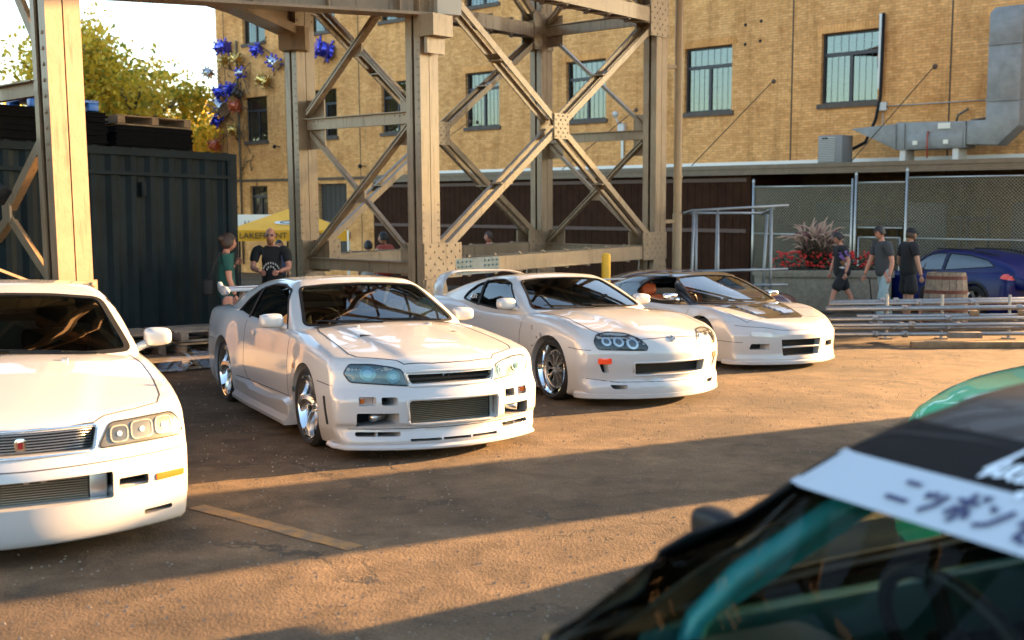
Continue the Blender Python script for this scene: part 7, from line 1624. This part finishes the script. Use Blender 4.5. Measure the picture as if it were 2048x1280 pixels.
def make_background_cars():
    BL = mat('blue_paint', (.002, .008, .085), .4, coat=.15, spec=.25); DKR = paint('maroon_paint', (.06,.012,.014)); 
    roof = Sp((-3.55,1.0),(-3.3,1.08),(-2.9,1.22),(-2.4,1.33),(-1.8,1.39),(-1.35,1.385),(-1.1,1.35),(-.8,1.2))
    c = std_car('metallic blue hatchback parked behind the wooden barrel at the right', (9.15, 24.7, R(114)), simple_spec(BL, len=(-3.62,.92), roof=roof, ctop=1.6, zt=Sp((.6,1.0),(.9,1.0),(1.05,.94),(1.2,.87),(1.4,.75)), ws=Sp((.6,-.05),(.93,-.42),(1.15,-.80),(1.35,-1.15),(1.5,-1.45)), rw=Sp((.6,-4.0),(1.0,-3.4),(1.2,-3.15),(1.35,-2.9),(1.45,-2.7)),
        win=[[(-2.95,1.05),(-2.75,1.18),(-2.3,1.27),(-1.75,1.31),(-1.72,.95)],[(-1.66,.95),(-1.68,1.31),(-1.4,1.31),(-1.2,1.27),(-.95,1.1),(-.72,.93)]], wsp=[(-.71,.95),(0,.94),(.71,.95),(.58,1.30),(0,1.33),(-.58,1.30)], rt=.33, ra=.375, sglass=GLASSD, core=(-2.6,-1.05,.98), rr=.22))
    for s_ in (1, -1):
        c.patch('tail_lamp', c.bvh, roundpoly([(-3.5,.78),(-3.20,.82),(-3.22,.90),(-3.5,.92)], .03), 'L' if s_ > 0 else 'R', REDL, .01, .015, .05)
        MB().tube([(-2.9,s_*.52,1.27),(-2.2,s_*.56,1.385),(-1.3,s_*.56,1.40)], .018, 6).build('roof_rail', PLAS, c.root, True)
        c.ribbon('arch_cladding', c.bvh, [(.395*math.cos(a)-2.6, .33+.395*math.sin(a)) for a in np.linspace(R(10), R(170), 14)], 'L' if s_ > 0 else 'R', PLAS, .05, .008)
    std_car('dark maroon coupe mostly hidden behind the low wedge car', (4.25, 19.1, 0), simple_spec(DKR, q=.45)).root.scale = (.92, .92, .86)
    # the pair to the right of the viewer
    GN = paint('green_paint', (.02,.42,.20), .0, .3); WH = mat('stripe_white', (.62,.66,.66), .3, coat=1)
    g = std_car('green and white sports car beyond the black car, roof at the right frame edge', (2.95, 5.2, R(217)), simple_spec(GN, q=.6, spoke='ten', mirror=(-1.3,.93,.96), head=[(.40,.55),(.76,.57),(.74,.64),(.42,.64)], bulbs=[(.58,.60,.035)], cuts=[([(-.40,.22),(.40,.22),(.42,.38),(-.42,.38)], .72, False)]))
    g.patch('bonnet_stripe', g.bvh, roundpoly([(-.35,-.42),(-.35,.42),(.70,.34),(.70,-.34)], .05), 'T', WH, .003, .004, .08)
    for s_ in (1, -1): g.patch('side_stripe', g.bvh, roundpoly([(-3.0,.40),(-3.0,.62),(-.6,.66),(-.6,.50)], .04), 'L' if s_ > 0 else 'R', WH, .003, .004, .1)
    o = g.cast(g.bvh, -1.2, .50, 'R')[0]; 
    for sd in 'RL': g.patch('round_sticker', g.bvh, circ(-1.1, .52, .13, 24), sd, mat('sticker_red', (.25,.06,.05), .5), .006, .004, .05); g.patch('sticker_centre', g.bvh, circ(-1.1, .52, .07, 18), sd, PLAS, .010, .004, .05)
    g.root.scale = (1, 1, 1.08)
    # unseen box truck, a guess added to cast the shadow band across the lot
    V_ = thing('unseen_truck', 'unseen box truck off to the right, guessed to cast the shadow band', 'truck', (8.1, 11.25, 0), math.atan2(-.466, -.885)); vm = paint('van_grey', (.5,.5,.5))
    M = Matrix(((1,0,0,0),(0,0,1,0),(0,1,0,0),(0,0,0,1)))
    MB().prism(roundpoly([(.55,.35),(.60,.85),(.42,1.10),(-.05,1.85),(-.95,1.95),(-.95,.35)], .10), -.80, .80, M).build('cab', vm, V_, bevel=.04)
    MB().box((-3.4,0,1.65),(4.8,1.72,2.2)).build('cargo_box', vm, V_, bevel=.03); MB().box((-2.6,0,.46),(5.4,.9,.14)).build('chassis', PLAS, V_)
    MB().prism([(.36,1.16),(-.03,1.76),(-.06,1.76),(.33,1.16)], -.70, .70, M).build('windscreen', GLASSD, V_)
    for s_ in (-1, 1):
        MB().prism([(.2,1.15),(-.12,1.68),(-.7,1.68),(-.7,1.15)], s_*.803-.006, s_*.803+.006, M).build('side_window', GLASSD, V_)
        for x in (-.15, -4.2): MB().lathe([(.001,-.1),(.20,-.1),(.36,-.1),(.38,-.05),(.38,.1),(.001,.1)], 28, Matrix.Translation((x, s_*.72, .38)) @ Matrix.Rotation(R(90)*-s_,4,'X')).build('wheel', TYRE, V_, True, 30)
def make_black_car():
    TEAL = mat('cage_teal', (.05,.34,.38), .3, .1, coat=.6); BK = mat('satin_black', (.003,.003,.0035), .38, coat=.12, spec=.25); BANW = mat('banner_white', (.40,.44,.49), .6, spec=.2)
    DG = mat('door_trim_teal', (.02,.09,.085), .5)
    pose = (.0, 1.24, R(205.5))
    S = simple_spec(BK, q=1.0, wb=2.55, cks=.06, roof=Sp((-3.4,.9),(-3.0,1.05),(-2.6,1.23),(-2.2,1.345),(-1.7,1.375),(-1.40,1.35),(-1.15,1.298),(-.8,1.12)), ctop=1.55, side=Sp((-3.3,.68),(-2.6,.76),(-1.8,.79),(-1.15,.78),(-.4,.69)), hs=Sp((-3.6,.75),(-3.3,.88),(-2.6,.93),(-1.5,.90),(-.6,.86),(0,.77),(.4,.68),(.8,.60),(.95,.55)),
        ws=Sp((.6,.12),(.90,-.28),(1.1,-.62),(1.22,-.93),(1.30,-1.16),(1.4,-1.45)), zt=Sp((.6,1.0),(.88,1.0),(1.0,.94),(1.15,.84),(1.3,.73)), crown=.045, kw=.16,
        wsp=[(-.72,.91),(0,.90),(.72,.91),(.565,1.265),(.3,1.285),(0,1.29),(-.3,1.285),(-.565,1.265)], wseal=.018, wsglass=glass_mat('screen_glass', (.78,.84,.81), .05), sglass=glass_mat('far_glass', (.8,.85,.83), .3), win=[[(-2.3,.95),(-2.1,1.14),(-1.75,1.235),(-1.45,1.245),(-1.15,1.20),(-.85,1.04),(-.60,.90)]],
        interior=mat('black_seat', (.02,.02,.02), .8), dashmat=mat('dash_grey', (.035,.04,.035), .6), drive=-1, mirror=(-.95,.90,1.0), mirpaint=PLAS, mirsize=(.14,.09,.07), cavity=((-1.52,0,.77),(2.15,1.44,.88)))
    c = std_car('black car in the near right corner with windscreen banner and teal roll cage', pose, S)
    g = c.gbvh
    # banner, dark strip and lettering on the glass
    def band(nm, z0s, z1s, m, off):
        n = 25; ys = np.linspace(-1, 1, n); V = []; F = []
        for i, t in enumerate(ys):
            for zz in (z0s, z1s):
                z = zz - .006*t*t; y = t*(.715-(z-.9)*.40); l, nn = c.cast(g, y, z, 'F'); V.append(l+nn*off)
        F = [(2*i, 2*i+2, 2*i+3, 2*i+1) for i in range(n-1)]; return MB().add(V, F).build(nm, m, c.root)
    band('dark_strip', 1.232, 1.292, mat('strip_black', (.002,.002,.003), .6, spec=.12), .004); band('banner', 1.172, 1.234, BANW, .005)
    K = mat('kana_ink', (.03,.035,.10), .6)
    def strokes(ch, cy, cz, s_, m, w_=.012):
        mb = MB()
        for st in ch:
            L_ = []
            for a, b in zip(st[:-1], st[1:]):
                for k in range(4): t = k/4; L_.append((a[0]*(1-t)+b[0]*t, a[1]*(1-t)+b[1]*t))
            L_.append(st[-1]); pr = [c.cast(g, cy + (u-.5)*s_*(1), cz + (v-.5)*s_*.70, 'F') for u, v in L_]; V = []
            for i, (l, nn) in enumerate(pr):
                t = (pr[min(i+1,len(pr)-1)][0]-pr[max(i-1,0)][0]).normalized(); sd = nn.cross(t).normalized()*w_/2; V += [l+nn*.0075-sd, l+nn*.0075+sd]
            mb.add(V, [(2*i,2*i+1,2*i+3,2*i+2) for i in range(len(pr)-1)])
        return mb.build('lettering', m, c.root)
    NI = [[(.2,.75),(.8,.75)],[(.05,.2),(.95,.2)]]; TSU = [[(.2,.65),(.3,.45)],[(.45,.7),(.52,.5)],[(.85,.7),(.75,.35),(.4,.05)]]
    PO = [[(.1,.68),(.85,.68)],[(.48,.95),(.48,.05),(.38,.1)],[(.3,.5),(.12,.2)],[(.66,.5),(.85,.2)],[(.88,.95),(.95,.9),(.9,.84),(.84,.9),(.88,.95)]]; N_ = [[(.15,.75),(.35,.6)],[(.1,.12),(.5,.25),(.9,.75)]]
    WO = [[(.15,.8),(.75,.8)],[(.45,.97),(.2,.45),(.45,.6),(.6,.4)],[(.85,.6),(.45,.35),(.4,.12),(.8,.05)]]; A_ = [[(.1,.75),(.8,.78)],[(.4,.95),(.38,.3)],[(.7,.6),(.4,.15),(.2,.25),(.4,.5),(.8,.4),(.75,.1)]]
    for i, chh in enumerate((NI, TSU, PO, N_, WO, A_)): strokes(chh, -.325+i*.068, 1.203, .060, K)
    # white script above the banner
    sc2 = MB(); pts = []; y0 = -.24; 
    word = [[(0,.2),(.25,.7),(.35,1.0),(.2,.3),(.1,0),(.4,.3)],[(.45,.55),(.5,.1),(.7,.15),(.78,.55)],[(.8,.3),(1.0,.6),(.85,.2),(1.1,.1)],[(1.2,.6),(1.2,.15),(1.35,.1)],[(1.5,1.0),(1.4,.1)],[(1.65,.55),(1.6,.1)],[(1.66,.8),(1.68,.85)],[(1.9,.5),(1.85,-.3),(1.7,-.1)],[(1.92,.8),(1.94,.85)],[(2.1,.5),(2.05,.1),(2.3,.5),(2.3,.1)],[(2.5,.5),(2.45,.1),(2.7,.4),(2.75,.1)],[(3.0,1.),(2.9,.1),(3.1,.5),(3.2,.1)],[(3.4,.5),(3.35,.1),(3.6,.5)]]
    for st in word: strokes([[(u+.5, v) for u, v in st]], -.235, 1.262, .062, mat('script_white', (.62,.68,.74), .5), .009)
    c.root.location.z = .02
    # roll cage
    def cage(P, r_=.026): MB().tube(P, r_, 14).build('cage_tube', TEAL, c.root, True)
    for s_ in (-1, 1):
        cage([(-.70, s_*.66, .30), (-.69, s_*.655, .80), (-.72, s_*.64, .90), (-.80, s_*.615, .985), (-1.0, s_*.575, 1.10), (-1.22, s_*.535, 1.20), (-1.45, s_*.52, 1.235), (-1.9, s_*.51, 1.235), (-1.95, s_*.54, 1.1), (-2.0, s_*.66, .3)])
        cage([(-.72, s_*.655, .45), (-1.95, s_*.655, .62)], .018); cage([(-1.95, s_*.53, 1.2), (-2.7, s_*.5, .7)], .018)
        mb = MB()
        for u in range(1): mb.bar((-.78,s_*.64,.93),(-1.22,s_*.56,1.17),.004,.055,up=(1,0,1))
        mb.build('cage_gusset', TEAL, c.root)
        c.patch('pillar_trim', g, [(-1.10,1.17),(-.62,.89),(-.50,.89),(-1.02,1.20)], 'R' if s_ < 0 else 'L', mat('trim_brown', (.05,.03,.018), .9), -.045, .004, .05)
        MB().box((-1.35, s_*.70, .80), (1.5, .06, .16)).build('door_card', DG, c.root, bevel=.02)
    cage([(-1.22,-.535,1.20),(-1.24,0,1.235),(-1.22,.535,1.20)]); cage([(-1.95,-.54,1.2),(-1.95,0,1.24),(-1.95,.54,1.2)])
    for y_ in (-.36, .36): MB().lathe([(.001,.03),(.04,.03),(.055,.0),(.055,-.04)], 20, Matrix.Translation((-.62, y_, .905))).build('gauge_pod', mat('gauge_cream', (.35,.33,.22), .4), c.root, True, 40)
    MB().lathe([(.001,.02),(.03,.02),(.045,0)], 20, Matrix.Translation((-.60,-.10,.895))).build('dash_dial', mat('gauge_cream', (.35,.33,.22)), c.root, True)
    rim = MB()
    for a, b in (((-.66,-.70),(-1.16,-.55)),): pass
    return c
import time
t0 = time.time()
def step(f):
    f(); print('%-22s %.1f' % (f.__name__, time.time()-t0))
for f in (make_ground, make_building, make_shed, make_fence, make_roof_gear, make_tower, make_left_pier, make_overhead, make_pipe_column, make_trees, make_ornaments,
          make_container, make_container_top, make_pallets, make_tent, make_barrel, make_planter, make_rack, make_pipe_pile,
          make_gtr, make_supra, make_saloon, make_wedge, make_background_cars, make_black_car, make_people): step(f)
# ---------------------------------------------------------------- lay everything that stands on the lot on the sloping lot
for o in list(sc.objects):
    if o.parent is None and o.type not in ('CAMERA', 'LIGHT') and o.name not in PLUMB:
        o.matrix_world = TILT @ (Matrix.LocRotScale(o.location, o.rotation_euler, o.scale))
